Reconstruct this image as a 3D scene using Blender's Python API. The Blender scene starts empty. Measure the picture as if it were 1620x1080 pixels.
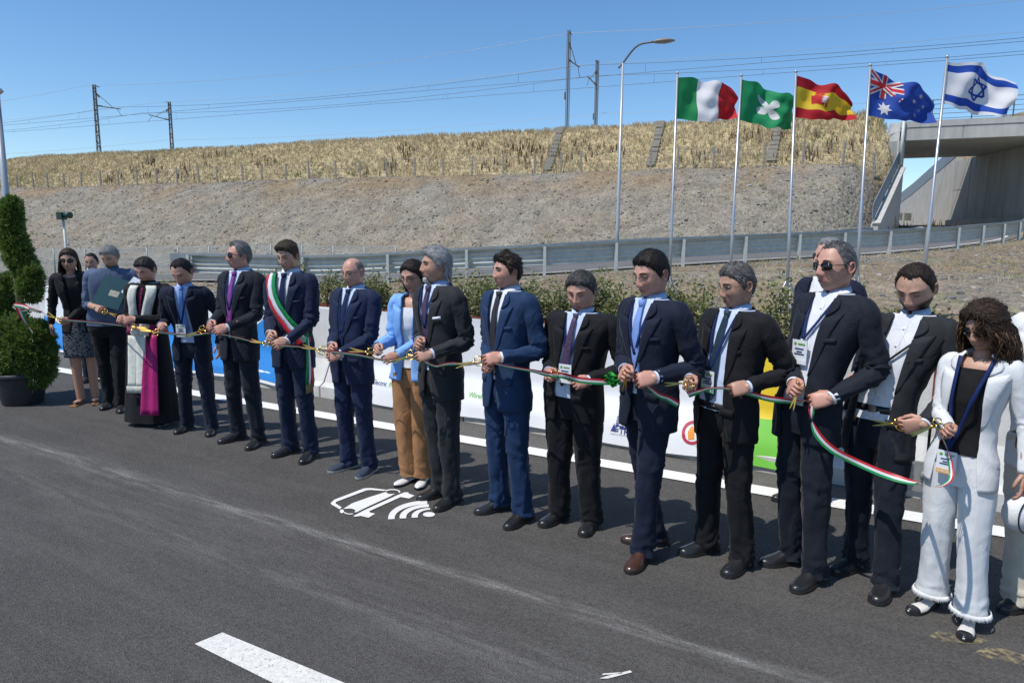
import bpy, bmesh, math, random
import numpy as np
from mathutils import Vector, Matrix, noise
random.seed(7); rng = np.random.default_rng(7)
PI = math.pi; R = math.radians
scene = bpy.context.scene
C = scene.collection
# ---------------------------------------------------------------- camera, sky, sun, exposure
EYE = Vector((0, 0, 1.80))
cam_d = bpy.data.cameras.new('camera'); cam = bpy.data.objects.new('camera', cam_d); C.objects.link(cam)
cam_d.sensor_width = 36; cam_d.lens = 24.0; cam_d.clip_end = 9000; cam_d.clip_start = 0.05
CR = (Matrix.Rotation(R(90 - 8.3), 3, 'X') @ Matrix.Rotation(R(0.6), 3, 'Z'))
cam.matrix_world = Matrix.Translation(EYE) @ CR.to_4x4()
scene.camera = cam
SUN_EL, SH = 60.0, Vector((0.84, 0.54, 0)).normalized()      # SH: the way shadows fall on the ground
sdir = Vector((SH.x * math.cos(R(SUN_EL)), SH.y * math.cos(R(SUN_EL)), -math.sin(R(SUN_EL))))
sun_d = bpy.data.lights.new('sun', 'SUN'); sun = bpy.data.objects.new('sun', sun_d); C.objects.link(sun)
sun_d.energy = 4.3; sun_d.angle = R(0.5); sun_d.color = (1.0, 0.955, 0.89)
sun.rotation_euler = sdir.to_track_quat('-Z', 'Y').to_euler()
world = bpy.data.worlds.new('World'); scene.world = world; world.use_nodes = True
wn = world.node_tree.nodes; wl = world.node_tree.links
sky = wn.new('ShaderNodeTexSky'); sky.sky_type = 'NISHITA'; sky.sun_disc = False
sky.sun_elevation = R(SUN_EL); sky.sun_rotation = math.atan2(-SH.x, -SH.y)
sky.air_density = 1.0; sky.dust_density = 0.0; sky.ozone_density = 4.0; sky.altitude = 0
bg = wn['Background']; bg.inputs['Strength'].default_value = 0.15
hsv = wn.new('ShaderNodeHueSaturation'); hsv.inputs['Saturation'].default_value = 1.16; wl.new(sky.outputs[0], hsv.inputs['Color']); wl.new(hsv.outputs[0], bg.inputs['Color'])
scene.view_settings.view_transform = 'Standard'; scene.view_settings.look = 'None'
scene.view_settings.gamma = 1; scene.view_settings.use_curve_mapping = False
scene.view_settings.exposure = 0.0

# ---------------------------------------------------------------- pixels of the 1620x1080 photo -> points of the place
def ray(px, py): return CR @ Vector(((px - 810) / 1080, -(py - 540) / 1080, -1))
def at(px, py, Y):
    d = ray(px, py); return EYE + d * (Y / d.y)
def gr(px, py, z=0.0):
    d = ray(px, py); return EYE + d * ((z - EYE.z) / d.z)

# ---------------------------------------------------------------- materials
MATS = {}
def mat(name, col, rough=0.7, metal=0.0, var=0.0, vscale=5.0, bump=0.0, bscale=80.0, col2=None, sheen=0.0,
        attr=None, spec=0.5, stretch=None, detail=4.0, trans=0.0, coat=0.0, bdist=0.01):
    if name in MATS: return MATS[name]
    m = bpy.data.materials.new(name); m.use_nodes = True; MATS[name] = m
    n = m.node_tree.nodes; l = m.node_tree.links; b = n['Principled BSDF']
    b.inputs['Roughness'].default_value = rough; b.inputs['Metallic'].default_value = metal
    b.inputs['Specular IOR Level'].default_value = spec
    if sheen: b.inputs['Sheen Weight'].default_value = sheen; b.inputs['Sheen Roughness'].default_value = 0.45
    if coat: b.inputs['Coat Weight'].default_value = coat; b.inputs['Coat Roughness'].default_value = 0.12
    b.inputs['Base Color'].default_value = (*col, 1)
    tc = n.new('ShaderNodeTexCoord'); src = tc.outputs['Object']
    if stretch:
        mp = n.new('ShaderNodeMapping'); mp.inputs['Scale'].default_value = stretch
        l.new(src, mp.inputs['Vector']); src = mp.outputs[0]
    base = None
    if attr:
        a = n.new('ShaderNodeAttribute'); a.attribute_name = attr; base = a.outputs['Color']
    if var or col2:
        t = n.new('ShaderNodeTexNoise'); t.inputs['Scale'].default_value = vscale; t.inputs['Detail'].default_value = detail
        t.inputs['Roughness'].default_value = 0.65
        l.new(src, t.inputs['Vector'])
        rp = n.new('ShaderNodeMapRange'); rp.inputs['From Min'].default_value = 0.32; rp.inputs['From Max'].default_value = 0.68
        l.new(t.outputs['Fac'], rp.inputs['Value'])
        mx = n.new('ShaderNodeMix'); mx.data_type = 'RGBA'
        if base is not None:
            mx.blend_type = 'MULTIPLY'; mx.inputs['Factor'].default_value = 1.0
            cr = n.new('ShaderNodeMapRange'); cr.inputs['To Min'].default_value = 1 - var; cr.inputs['To Max'].default_value = 1 + var
            l.new(rp.outputs[0], cr.inputs['Value']); l.new(base, mx.inputs['A'])
            l.new(cr.outputs[0], mx.inputs['B'])
        else:
            c2 = col2 if col2 else tuple(min(1, c * (1 + var)) for c in col)
            c1 = col if col2 else tuple(c * (1 - var) for c in col)
            mx.inputs['A'].default_value = (*c1, 1); mx.inputs['B'].default_value = (*c2, 1)
            l.new(rp.outputs[0], mx.inputs['Factor'])
        base = mx.outputs['Result']
    if base is not None: l.new(base, b.inputs['Base Color'])
    if bump:
        t2 = n.new('ShaderNodeTexNoise'); t2.inputs['Scale'].default_value = bscale; t2.inputs['Detail'].default_value = 3
        l.new(src, t2.inputs['Vector'])
        bp = n.new('ShaderNodeBump'); bp.inputs['Strength'].default_value = bump; bp.inputs['Distance'].default_value = bdist
        l.new(t2.outputs['Fac'], bp.inputs['Height']); l.new(bp.outputs[0], b.inputs['Normal'])
    if trans:
        tr = n.new('ShaderNodeBsdfTranslucent'); ms = n.new('ShaderNodeMixShader'); ms.inputs[0].default_value = trans
        if base is not None: l.new(base, tr.inputs['Color'])
        else: tr.inputs['Color'].default_value = (*col, 1)
        l.new(b.outputs[0], ms.inputs[1]); l.new(tr.outputs[0], ms.inputs[2]); l.new(ms.outputs[0], n['Material Output'].inputs[0])
    return m

# ---------------------------------------------------------------- mesh collecting
def V3(a): return np.array(a, dtype=float)
def unit(v):
    v = V3(v); n_ = np.linalg.norm(v); return v / n_ if n_ > 1e-9 else v
def crv(pts, n):
    """Catmull-Rom through pts (any width), n samples."""
    P = np.array(pts, dtype=float)
    if len(P) == 2:
        t = np.linspace(0, 1, n)[:, None]; return P[0] * (1 - t) + P[1] * t
    P = np.vstack([2 * P[0] - P[1], P, 2 * P[-1] - P[-2]])
    k = len(P) - 3; out = []
    for t in np.linspace(0, k, n):
        i = min(int(t), k - 1); u = t - i
        a, b, c, d = P[i:i + 4]
        out.append(0.5 * ((2 * b) + (-a + c) * u + (2 * a - 5 * b + 4 * c - d) * u * u + (-a + 3 * b - 3 * c + d) * u ** 3))
    return np.array(out)
class MB:
    def __init__(s): s.V = []; s.F = []; s.M = []; s.S = []; s.Cc = []; s.n = 0
    def add(s, v, f, mi=0, smooth=True, col=None):
        v = np.array(v, dtype=float).reshape(-1, 3); s.V.append(v)
        o = s.n; s.F += [tuple(int(i) + o for i in q) for q in f]
        s.M += (mi if isinstance(mi, (list, np.ndarray)) else [mi] * len(f)); s.S += [smooth] * len(f)
        c = np.ones((len(v), 4))
        if col is not None: c[:, :3] = np.array(col)
        s.Cc.append(c); s.n += len(v); return s
    def box(s, c, size, mi=0, rot=None, col=None):
        h = V3(size) / 2
        v = np.array([[x, y, z] for z in (-1, 1) for y in (-1, 1) for x in (-1, 1)]) * h
        if rot is not None: v = v @ np.array(rot).T
        v = v + V3(c)
        return s.add(v, [(0, 2, 3, 1), (4, 5, 7, 6), (0, 1, 5, 4), (2, 6, 7, 3), (0, 4, 6, 2), (1, 3, 7, 5)], mi, False, col)
    def beam(s, p, q, w, h, mi=0, up=(0, 0, 1), col=None):
        p = V3(p); q = V3(q); d = unit(q - p); u = V3(up)
        sd = np.cross(d, u)
        if np.linalg.norm(sd) < 1e-4: sd = np.cross(d, V3((1, 0, 0)))
        sd = unit(sd); u = np.cross(sd, d)
        rot = np.stack([d, sd, u], axis=1)
        return s.box((p + q) / 2, (np.linalg.norm(q - p), w, h), mi, rot, col)
    def loft(s, rings, mi=0, closed=True, caps=True, smooth=True, col=None):
        rings = [np.array(r, dtype=float) for r in rings]; k = len(rings[0]); v = np.vstack(rings); f = []
        kk = k if closed else k - 1
        for i in range(len(rings) - 1):
            for j in range(kk):
                a = i * k + j; b = i * k + (j + 1) % k
                f.append((a, b, b + k, a + k))
        if caps and closed:
            f.append(tuple(range(k - 1, -1, -1))); o = (len(rings) - 1) * k; f.append(tuple(range(o, o + k)))
        return s.add(v, f, mi, smooth, col)
    def tube(s, pts, r, n=8, mi=0, caps=True, up=(0, 0, 1), flat=1.0, disp=None, col=None, closed=False):
        P = np.array(pts, dtype=float); k = len(P)
        rr = np.full(k, r, dtype=float) if np.isscalar(r) else np.array(r, dtype=float)
        T = np.gradient(P, axis=0) if not closed else (np.roll(P, -1, 0) - np.roll(P, 1, 0))
        T = T / np.maximum(np.linalg.norm(T, axis=1), 1e-9)[:, None]
        x = np.cross(V3(up), T[0])
        if np.linalg.norm(x) < 1e-3: x = np.cross(V3((0, 1, 0)), T[0])
        x = unit(x); ang = np.linspace(0, 2 * PI, n, endpoint=False); rings = []
        for i in range(k):
            x = unit(x - T[i] * np.dot(x, T[i])); y = np.cross(T[i], x)
            ring = P[i] + rr[i] * (np.cos(ang)[:, None] * x + flat * np.sin(ang)[:, None] * y)
            if disp is not None: ring = disp(ring, P[i], i / (k - 1))
            rings.append(ring)
        if closed: rings.append(rings[0])
        return s.loft(rings, mi, True, caps and not closed, True, col)
    def ball(s, c, r, nu=12, nv=8, mi=0, rot=None, col=None):
        r = V3(r) if not np.isscalar(r) else V3((r, r, r)); rings = []
        for i in range(nv + 1):
            t = PI * i / nv; a = np.linspace(0, 2 * PI, nu, endpoint=False)
            rg = np.stack([np.cos(a) * math.sin(t) * r[0], np.sin(a) * math.sin(t) * r[1], np.full(nu, math.cos(t) * r[2])], 1)
            if rot is not None: rg = rg @ np.array(rot).T
            rings.append(rg + V3(c))
        return s.loft(rings, mi, True, False, True, col)
    def mesh(s, name, mats, vcol=False):
        me = bpy.data.meshes.new(name)
        me.from_pydata(np.vstack(s.V).tolist() if s.V else [], [], s.F)
        for m in (mats if isinstance(mats, (list, tuple)) else [mats]): me.materials.append(m)
        me.polygons.foreach_set('material_index', s.M); me.polygons.foreach_set('use_smooth', s.S)
        if vcol:
            ca = me.color_attributes.new('Col', 'FLOAT_COLOR', 'POINT')
            ca.data.foreach_set('color', np.vstack(s.Cc).ravel())
        me.update(); return me
    def build(s, name, mats, parent=None, vcol=False, thick=0):
        o = bpy.data.objects.new(name, s.mesh(name, mats, vcol)); C.objects.link(o)
        if parent is not None: o.parent = parent
        if thick:
            md = o.modifiers.new('Solidify', 'SOLIDIFY'); md.thickness = thick; md.offset = -1
        return o
def tag(o, label, cat, group=None):
    o['label'] = label; o['category'] = cat
    if group: o['group'] = group
    return o
def struct(o): o['kind'] = 'structure'; return o
def stuff(o, label=None, cat=None):
    o['kind'] = 'stuff'
    if label: o['label'] = label; o['category'] = cat
    return o
def empty(name, loc=(0, 0, 0), rz=0.0):
    o = bpy.data.objects.new(name, None); C.objects.link(o); o.location = loc; o.rotation_euler = (0, 0, rz)
    o.empty_display_size = 0.1; return o
def nz(p, sc=1.0): return noise.noise(Vector((p[0] * sc, p[1] * sc, p[2] * sc)))
def fastmesh(name, verts, faces, mats, cols=None, parent=None, smooth=False, midx=None):
    """verts (N,3), faces (M,k) numpy, quick."""
    me = bpy.data.meshes.new(name); me.vertices.add(len(verts)); me.vertices.foreach_set('co', np.ascontiguousarray(verts, dtype=np.float32).ravel())
    k = faces.shape[1]; me.loops.add(faces.size); me.loops.foreach_set('vertex_index', faces.ravel().astype(np.int32))
    me.polygons.add(len(faces)); me.polygons.foreach_set('loop_start', np.arange(0, faces.size, k, dtype=np.int32))
    me.polygons.foreach_set('use_smooth', [smooth] * len(faces))
    for m in (mats if isinstance(mats, (list, tuple)) else [mats]): me.materials.append(m)
    if midx is not None: me.polygons.foreach_set('material_index', midx)
    if cols is not None:
        ca = me.color_attributes.new('Col', 'FLOAT_COLOR', 'POINT')
        cc = np.ones((len(verts), 4), dtype=np.float32); cc[:, :3] = cols; ca.data.foreach_set('color', cc.ravel())
    me.update(calc_edges=True); me.validate()
    o = bpy.data.objects.new(name, me); C.objects.link(o)
    if parent is not None: o.parent = parent
    return o

# vectorised value noise for terrain
_T = rng.random((64, 64, 4))
def vnoise(x, y, ch=0):
    xi = np.floor(x).astype(int); yi = np.floor(y).astype(int); fx = x - xi; fy = y - yi
    fx = fx * fx * (3 - 2 * fx); fy = fy * fy * (3 - 2 * fy); T = _T[:, :, ch]
    g = lambda a, b: T[a % 64, b % 64]
    return (g(xi, yi) * (1 - fx) + g(xi + 1, yi) * fx) * (1 - fy) + (g(xi, yi + 1) * (1 - fx) + g(xi + 1, yi + 1) * fx) * fy
def fnoise(x, y, ch=0, o=4):
    r = 0; a = 1; tot = 0
    for i in range(o): r = r + a * vnoise(x * 2 ** i + 13.7 * i, y * 2 ** i + 5.1 * i, ch); tot += a; a *= 0.55
    return r / tot

# ================================================================ THE GROUND
# barrier line (foot of the concrete barriers) and near edge line, on the flat main road
B0 = gr(325, 597); B1 = gr(1480, 792)
bdir = Vector((B1.x - B0.x, B1.y - B0.y, 0)).normalized(); bnor = Vector((-bdir.y, bdir.x, 0))     # bnor points away from the camera
def bline(x): return B0.y + (x - B0.x) * bdir.y / bdir.x
# guardrail posts of the ramp: pixel x, pixel y of the foot, depth
GP = [(300, 446, 21.0), (480, 451, 20.6), (614, 447, 20.3), (738, 440, 20.1), (861, 435, 20.1), (974, 428, 20.7), (1080, 421, 21.4), (1178, 415, 22.2),
      (1263, 410, 23.2), (1334, 406, 24.2), (1406, 402, 25.2), (1463, 397, 26.4), (1514, 393, 27.8), (1553, 388, 29.2),
      (1586, 384, 30.8), (1611, 380, 32.2)]
G = [tuple(at(*g)) for g in GP]
G = [(-130, 30, 0.15), (-70, 25, 0.15), (-35, 22.5, 0.2), (-18, 21.5, 0.22)] + G + [(25.3, 34.2, 2.25), (27.3, 36.8, 2.5), (29.0, 40, 2.85), (30.4, 45, 3.1), (31.5, 51, 3.3), (34, 64, 3.4), (40, 95, 3.4)]
G = np.array(G); GR0, GR1 = 4, 4 + len(GP) - 1
def gproj(x, y):
    """nearest point on the ramp's guardrail line: signed distance (+ beyond it), height"""
    best = np.full(x.shape, 1e9); sd = np.zeros(x.shape); hz = np.zeros(x.shape)
    for a, b in zip(G[:-1], G[1:]):
        d = b[:2] - a[:2]; L2 = d @ d
        t = np.clip(((x - a[0]) * d[0] + (y - a[1]) * d[1]) / L2, 0, 1)
        qx = a[0] + t * d[0]; qy = a[1] + t * d[1]; ds = np.hypot(x - qx, y - qy)
        s = np.sign(d[0] * (y - qy) - d[1] * (x - qx)); s[s == 0] = 1
        m = ds < best; best = np.where(m, ds, best); sd = np.where(m, ds * s, sd); hz = np.where(m, a[2] + t * (b[2] - a[2]), hz)
    return sd, hz
ES = np.array([0.927, -0.375]); ED = np.array([0.375, 0.927])       # along / across the railway embankment
ROADW = 7.2
def rw(x): return np.interp(x, [6, 17, 60], [7.2, 5.3, 5.3])
def prof(d, s):
    w = 0.5 * (fnoise(s * 0.06 + 5, d * 0.02, 1) - 0.5)
    return np.interp(d + w * 2.0, [0, 31.0, 33.0, 36.0, 40.0, 42.4, 43.2, 44.2, 46.0, 50.2, 51.0, 53, 61.5, 63, 64], [0, 0, 0.55, 2.35, 4.9, 6.05, 6.25, 6.35, 7.3, 10.0, 10.25, 10.35, 10.35, 9.0, 3.0])
WL0 = np.array([23.3, 41.9]); WL1 = np.array([24.9, 51.3]); WR0 = np.array([30.9, 40.2]); WR1 = np.array([32.3, 51.3])
_wb = at(1387, 361, 35.6); WB = np.array([_wb.x, _wb.y])
def height(x, y):
    x = np.asarray(x, float); y = np.asarray(y, float)
    sd, gz = gproj(x, y); s = x * ES[0] + y * ES[1]; d = x * ED[0] + y * ED[1]
    p = prof(d, s)
    rough = 0.14 * (fnoise(x * 0.8, y * 0.8, 0) - 0.5) + 0.05 * (fnoise(x * 4, y * 4, 2, 3) - 0.5)
    far = np.maximum(gz - 0.05 + 0.25 * rough, p + rough * np.clip((p - gz) / 1.0, 0.2, 1.6))
    RW = rw(x); far = np.where(sd < RW + 0.5, gz - 0.02, far)
    t = np.clip((sd - RW - 0.4) / 1.2, 0, 1); far = (gz - 0.02) * (1 - t) + far * t
    wd = (WL0 - WB) / np.linalg.norm(WL0 - WB); wt = (x - WB[0]) * wd[0] + (y - WB[1]) * wd[1]; dl = -(x - WB[0]) * wd[1] + (y - WB[1]) * wd[0]
    bound = np.maximum(gz + 0.72 * np.clip(sd - RW - 0.5, 0, 99), np.where(dl > 0.2, 2.6 + 0.47 * wt + 1.3 * np.clip(dl, 0, 99) + 20 * np.clip(wt - 6.6, 0, 1), -9))
    far = np.where((x > 4) & (y < 52), np.minimum(far, bound + rough * .6), far)
    bd = y - bline(x); bd = bd * bdir.x
    q = np.clip(bd / np.maximum(bd - sd, 0.01), 0, 1)
    near = 0.42 + (gz - 0.42) * q ** 0.85 + rough * np.clip(q * (1 - q) * 4, 0, 1) * 1.1 + 0.25 * np.clip(x - 2, 0, 6) / 6 * np.sin(PI * q)
    h = np.where(sd >= 0, far, near)
    xr = WR0[0] + (y - WR0[1]) * (WR1[0] - WR0[0]) / (WR1[1] - WR0[1]); xr = np.where(y < WR0[1], WR0[0] + .3, xr) + .55; xl = WL0[0] + (y - WL0[1]) * (WL1[0] - WL0[0]) / (WL1[1] - WL0[1]) - .4; corr = (y > 40.6) & (x < xr) & (x > xl); h = np.where(corr, gz - 0.02, h)
    left = (y > 35) & (dl < 0.05) & (sd < 9) & (sd > 0); h = np.where(left, gz - 0.02, h)
    right = (x >= xr) & (y > 41); h = np.where(right, np.maximum(p, gz), h)
    h = np.where(bd < 0.25, -0.3, h)
    return h, sd, d, s
def ground_z(x, y): return float(height(np.array([x]), np.array([y]))[0][0])

def gravel_mat():
    m = bpy.data.materials.new('gravel_earth'); m.use_nodes = True; n = m.node_tree.nodes; l = m.node_tree.links; b = n['Principled BSDF']; b.inputs['Roughness'].default_value = .95; b.inputs['Specular IOR Level'].default_value = .2
    tc = n.new('ShaderNodeTexCoord'); a = n.new('ShaderNodeAttribute'); a.attribute_name = 'Col'
    f = None; hgt = None
    for sc, lo, hi in ((4.5, .90, 1.10), (15, .74, 1.27), (42, .75, 1.26)):
        v = n.new('ShaderNodeTexVoronoi'); v.inputs['Scale'].default_value = sc; l.new(tc.outputs['Object'], v.inputs['Vector']); sp = n.new('ShaderNodeSeparateColor'); l.new(v.outputs['Color'], sp.inputs[0])
        mr = n.new('ShaderNodeMapRange'); mr.inputs[3].default_value = lo; mr.inputs[4].default_value = hi; l.new(sp.outputs[0], mr.inputs[0])
        if f is None: f = mr.outputs[0]
        else: q = n.new('ShaderNodeMath'); q.operation = 'MULTIPLY'; l.new(f, q.inputs[0]); l.new(mr.outputs[0], q.inputs[1]); f = q.outputs[0]
        d = n.new('ShaderNodeMath'); d.operation = 'MULTIPLY'; l.new(v.outputs['Distance'], d.inputs[0]); d.inputs[1].default_value = 1.6 / sc
        if hgt is None: hgt = d.outputs[0]
        else: q = n.new('ShaderNodeMath'); q.operation = 'ADD'; l.new(hgt, q.inputs[0]); l.new(d.outputs[0], q.inputs[1]); hgt = q.outputs[0]
    t = n.new('ShaderNodeTexNoise'); t.inputs['Scale'].default_value = .9; t.inputs['Detail'].default_value = 6; l.new(tc.outputs['Object'], t.inputs['Vector']); mr = n.new('ShaderNodeMapRange'); mr.inputs[1].default_value = .3; mr.inputs[2].default_value = .7; mr.inputs[3].default_value = .8; mr.inputs[4].default_value = 1.2; l.new(t.outputs['Fac'], mr.inputs[0])
    q = n.new('ShaderNodeMath'); q.operation = 'MULTIPLY'; l.new(f, q.inputs[0]); l.new(mr.outputs[0], q.inputs[1])
    sc_ = n.new('ShaderNodeVectorMath'); sc_.operation = 'SCALE'; l.new(a.outputs['Color'], sc_.inputs[0]); l.new(q.outputs[0], sc_.inputs['Scale']); l.new(sc_.outputs[0], b.inputs['Base Color'])
    bp = n.new('ShaderNodeBump'); bp.invert = True; bp.inputs['Strength'].default_value = 1; bp.inputs['Distance'].default_value = .20; l.new(hgt, bp.inputs['Height']); l.new(bp.outputs[0], b.inputs['Normal'])
    return m
m_terrain = gravel_mat()
def terrain_col(x, y, h, sd, d):
    n1 = fnoise(x * 0.35, y * 0.35, 1); n2 = fnoise(x * 1.7 + 9, y * 1.7, 3)
    grey = np.array([.235, .210, .168]); earth = np.array([.25, .185, .115]); straw = np.array([.40, .32, .18]); green = np.array([.14, .16, .06])
    up = np.clip((h - 4.2) / 1.6, 0, 1) * np.clip((n1 - 0.38) * 6, 0, 1) * 0.8
    e = np.clip((n1 - 0.5) * 6, 0, 1) * 0.30 + up
    nearz = (sd < -0.5)
    e = np.where(nearz, np.clip(0.8 + (n1 - 0.5) * 4, 0.3, 1), e)
    col = grey * (1 - e[..., None]) + earth * e[..., None]
    g = np.clip((d - 43.6) / 1.0, 0, 1) * (sd > 0); col = col * (1 - g[..., None]) + straw * g[..., None]
    w = np.where(nearz, np.clip((n2 - 0.56) * 7, 0, 1) * 0.5, np.clip((n2 - 0.68) * 6, 0, 1) * 0.3)
    col = col * (1 - w[..., None]) + green * w[..., None]
    return col * (0.9 + 0.25 * n2[..., None])
def terrain(name, x0, x1, y0, y1, st):
    xs = np.arange(x0, x1 + st / 2, st); ys = np.arange(y0, y1 + st / 2, st); X, Y = np.meshgrid(xs, ys)
    h, sd, d, s = height(X, Y); col = terrain_col(X, Y, h, sd, d)
    nx, ny = len(xs), len(ys); v = np.stack([X, Y, h], -1).reshape(-1, 3)
    idx = np.arange(nx * ny).reshape(ny, nx)
    f = np.stack([idx[:-1, :-1], idx[:-1, 1:], idx[1:, 1:], idx[1:, :-1]], -1).reshape(-1, 4)
    keep = (h[:-1, :-1] > -0.29) | (h[1:, 1:] > -0.29) | (h[:-1, 1:] > -0.29) | (h[1:, :-1] > -0.29)
    f = f[keep.reshape(-1)]
    return fastmesh(name, v, f, m_terrain, col.reshape(-1, 3), smooth=True)
struct(terrain('railway_embankment', -120, 64, 22.0, 100, 0.5))
struct(terrain('earth_bank', -40, 24, 2.4, 22.0, 0.16))
struct(terrain('earth_bank', 24, 64, 2, 22.0, 1.0))

# asphalt of the main road
def asphalt(name, base, dusty):
    m = bpy.data.materials.new(name); m.use_nodes = True; n = m.node_tree.nodes; l = m.node_tree.links; b = n['Principled BSDF']
    tc = n.new('ShaderNodeTexCoord')
    def N(sc, det=2, vec=None, rough=.6):
        t = n.new('ShaderNodeTexNoise'); t.inputs['Scale'].default_value = sc; t.inputs['Detail'].default_value = det; t.inputs['Roughness'].default_value = rough
        l.new(vec if vec else tc.outputs['Object'], t.inputs['Vector']); return t.outputs['Fac']
    def mr(v, a, b_, c, d):
        t = n.new('ShaderNodeMapRange'); t.inputs[1].default_value = a; t.inputs[2].default_value = b_; t.inputs[3].default_value = c; t.inputs[4].default_value = d
        l.new(v, t.inputs[0]); return t.outputs[0]
    def mth(op, a, b_=None, c=None):
        t = n.new('ShaderNodeMath'); t.operation = op
        for i, q in enumerate((a, b_, c)):
            if q is None: continue
            if isinstance(q, (int, float)): t.inputs[i].default_value = q
            else: l.new(q, t.inputs[i])
        return t.outputs[0]
    def mix(f, a, b_):
        t = n.new('ShaderNodeMix'); t.data_type = 'RGBA'
        if isinstance(f, (int, float)): t.inputs[0].default_value = f
        else: l.new(f, t.inputs[0])
        for s_, q in (('A', a), ('B', b_)):
            if isinstance(q, tuple): t.inputs[s_].default_value = (*q, 1)
            else: l.new(q, t.inputs[s_])
        return t.outputs['Result']
    vor = n.new('ShaderNodeTexVoronoi'); vor.inputs['Scale'].default_value = 130; l.new(tc.outputs['Object'], vor.inputs['Vector'])
    sep = n.new('ShaderNodeSeparateColor'); l.new(vor.outputs['Color'], sep.inputs[0])
    stone = mr(sep.outputs[0], 0, 1, 0.68, 1.36)
    big = mr(N(0.9, 5), .3, .7, 0.9, 1.12)
    f = mth('MULTIPLY', stone, big)
    c0 = n.new('ShaderNodeVectorMath'); c0.operation = 'SCALE'; c0.inputs[0].default_value = base; l.new(f, c0.inputs['Scale'])
    col = c0.outputs[0]
    if dusty:
        mp = n.new('ShaderNodeMapping'); mp.inputs['Rotation'].default_value = (0, 0, math.atan2(-bdir.y, bdir.x)); l.new(tc.outputs['Object'], mp.inputs['Vector'])
        sp = n.new('ShaderNodeSeparateXYZ'); l.new(mp.outputs[0], sp.inputs[0])
        st = n.new('ShaderNodeMapping'); st.inputs['Scale'].default_value = (0.35, 2.6, 1); l.new(mp.outputs[0], st.inputs['Vector'])
        def streak(P, Q, w, power, k):
            # dusty scuff along the ground line P-Q
            P = V3(P)[:2]; Q = V3(Q)[:2]; dd = (Q - P) / np.linalg.norm(Q - P); nn = np.array([-dd[1], dd[0]])
            sx = n.new('ShaderNodeSeparateXYZ'); l.new(tc.outputs['Object'], sx.inputs[0])
            dist = mth('ADD', mth('ADD', mth('MULTIPLY', sx.outputs[0], float(nn[0])), mth('MULTIPLY', sx.outputs[1], float(nn[1]))), float(-(P @ nn)))
            wob = mr(N(0.8, 3, st.outputs[0]), .3, .7, -w * .5, w * .5)
            a = mth('ABSOLUTE', mth('ADD', dist, wob))
            fall = mr(a, 0, w, 1, 0)
            br = mr(N(7, 6, st.outputs[0], .75), .42, .62, 0.08, 1)
            gr_ = mr(N(70, 2), .35, .6, 0.35, 1)
            return mth('MULTIPLY', mth('MULTIPLY', mth('MULTIPLY', mth('POWER', fall, power), br), gr_), k)
        s1 = streak(gr(0, 693), gr(1290, 1079), 0.09, 1.1, 0.62)
        s1b = streak(gr(0, 700), gr(1230, 1079), 0.45, 1.6, 0.16)
        s2 = streak(gr(90, 780), gr(420, 900), 0.18, 1.3, 0.26)
        s4 = streak(gr(0, 830), gr(900, 1079), 0.5, 1.6, 0.06)
        tot = mth('ADD', mth('ADD', s1, s4), mth('ADD', s2, s1b))
        # far lane: smoother new asphalt beyond the scuff, older lane nearer with more pale specks
        spk = mr(N(30, 3), .62, .72, 0, 0.5)
        blot = mr(N(2.3, 5, st.outputs[0]), .45, .75, 0, 0.34)
        tot = mth('ADD', tot, mth('ADD', mth('MULTIPLY', spk, blot), mth('MULTIPLY', blot, 0.22)))
        mn = mth('MINIMUM', tot, 0.8)
        col = mix(mn, col, (.34, .325, .30))
    l.new(col, b.inputs['Base Color']); b.inputs['Roughness'].default_value = 0.88; b.inputs['Specular IOR Level'].default_value = 0.35
    bp = n.new('ShaderNodeBump'); bp.inputs['Strength'].default_value = 0.85; bp.inputs['Distance'].default_value = 0.006
    l.new(mth('ADD', vor.outputs['Distance'], mth('MULTIPLY', N(220, 2), .5)), bp.inputs['Height']); l.new(bp.outputs[0], b.inputs['Normal'])
    return m
m_asph = asphalt('asphalt', (.074, .069, .063), True)
m_asph2 = asphalt('ramp_asphalt', (.15, .145, .138), False)
# strip between the edge line and the barriers is older, greyer asphalt
m_asph3 = asphalt('shoulder_asphalt', (.125, .118, .108), False)
L0 = gr(600, 672.5); L1 = gr(1440, 817)           # centre of the white edge line
ldir = Vector((L1.x - L0.x, L1.y - L0.y, 0)).normalized(); lnor = Vector((-ldir.y, ldir.x, 0))
def lpt(t, o, z): p = L0 + ldir * t + lnor * o; return (p.x, p.y, z)
mb = MB(); mb.add([lpt(-160, -60, 0), lpt(60, -60, 0), lpt(60, 1.3, 0), lpt(-160, 1.3, 0)], [(0, 1, 2, 3)], 0, False)
struct(mb.build('main_road', m_asph))
mb = MB(); mb.add([lpt(-160, .04, .004), lpt(60, .04, .004), lpt(60, 1.28, .004), lpt(-160, 1.28, .004)], [(0, 1, 2, 3)], 0, False)
struct(mb.build('road_shoulder', m_asph3))
mb = MB(); mb.add([(-4000, -1500, -.36), (4000, -1500, -.36), (4000, 6000, -.36), (-4000, 6000, -.36)], [(0, 1, 2, 3)], 0, False)
struct(mb.build('ground', mat('far_ground', (.16, .15, .08), .95, var=.3, vscale=.05)))
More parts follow.
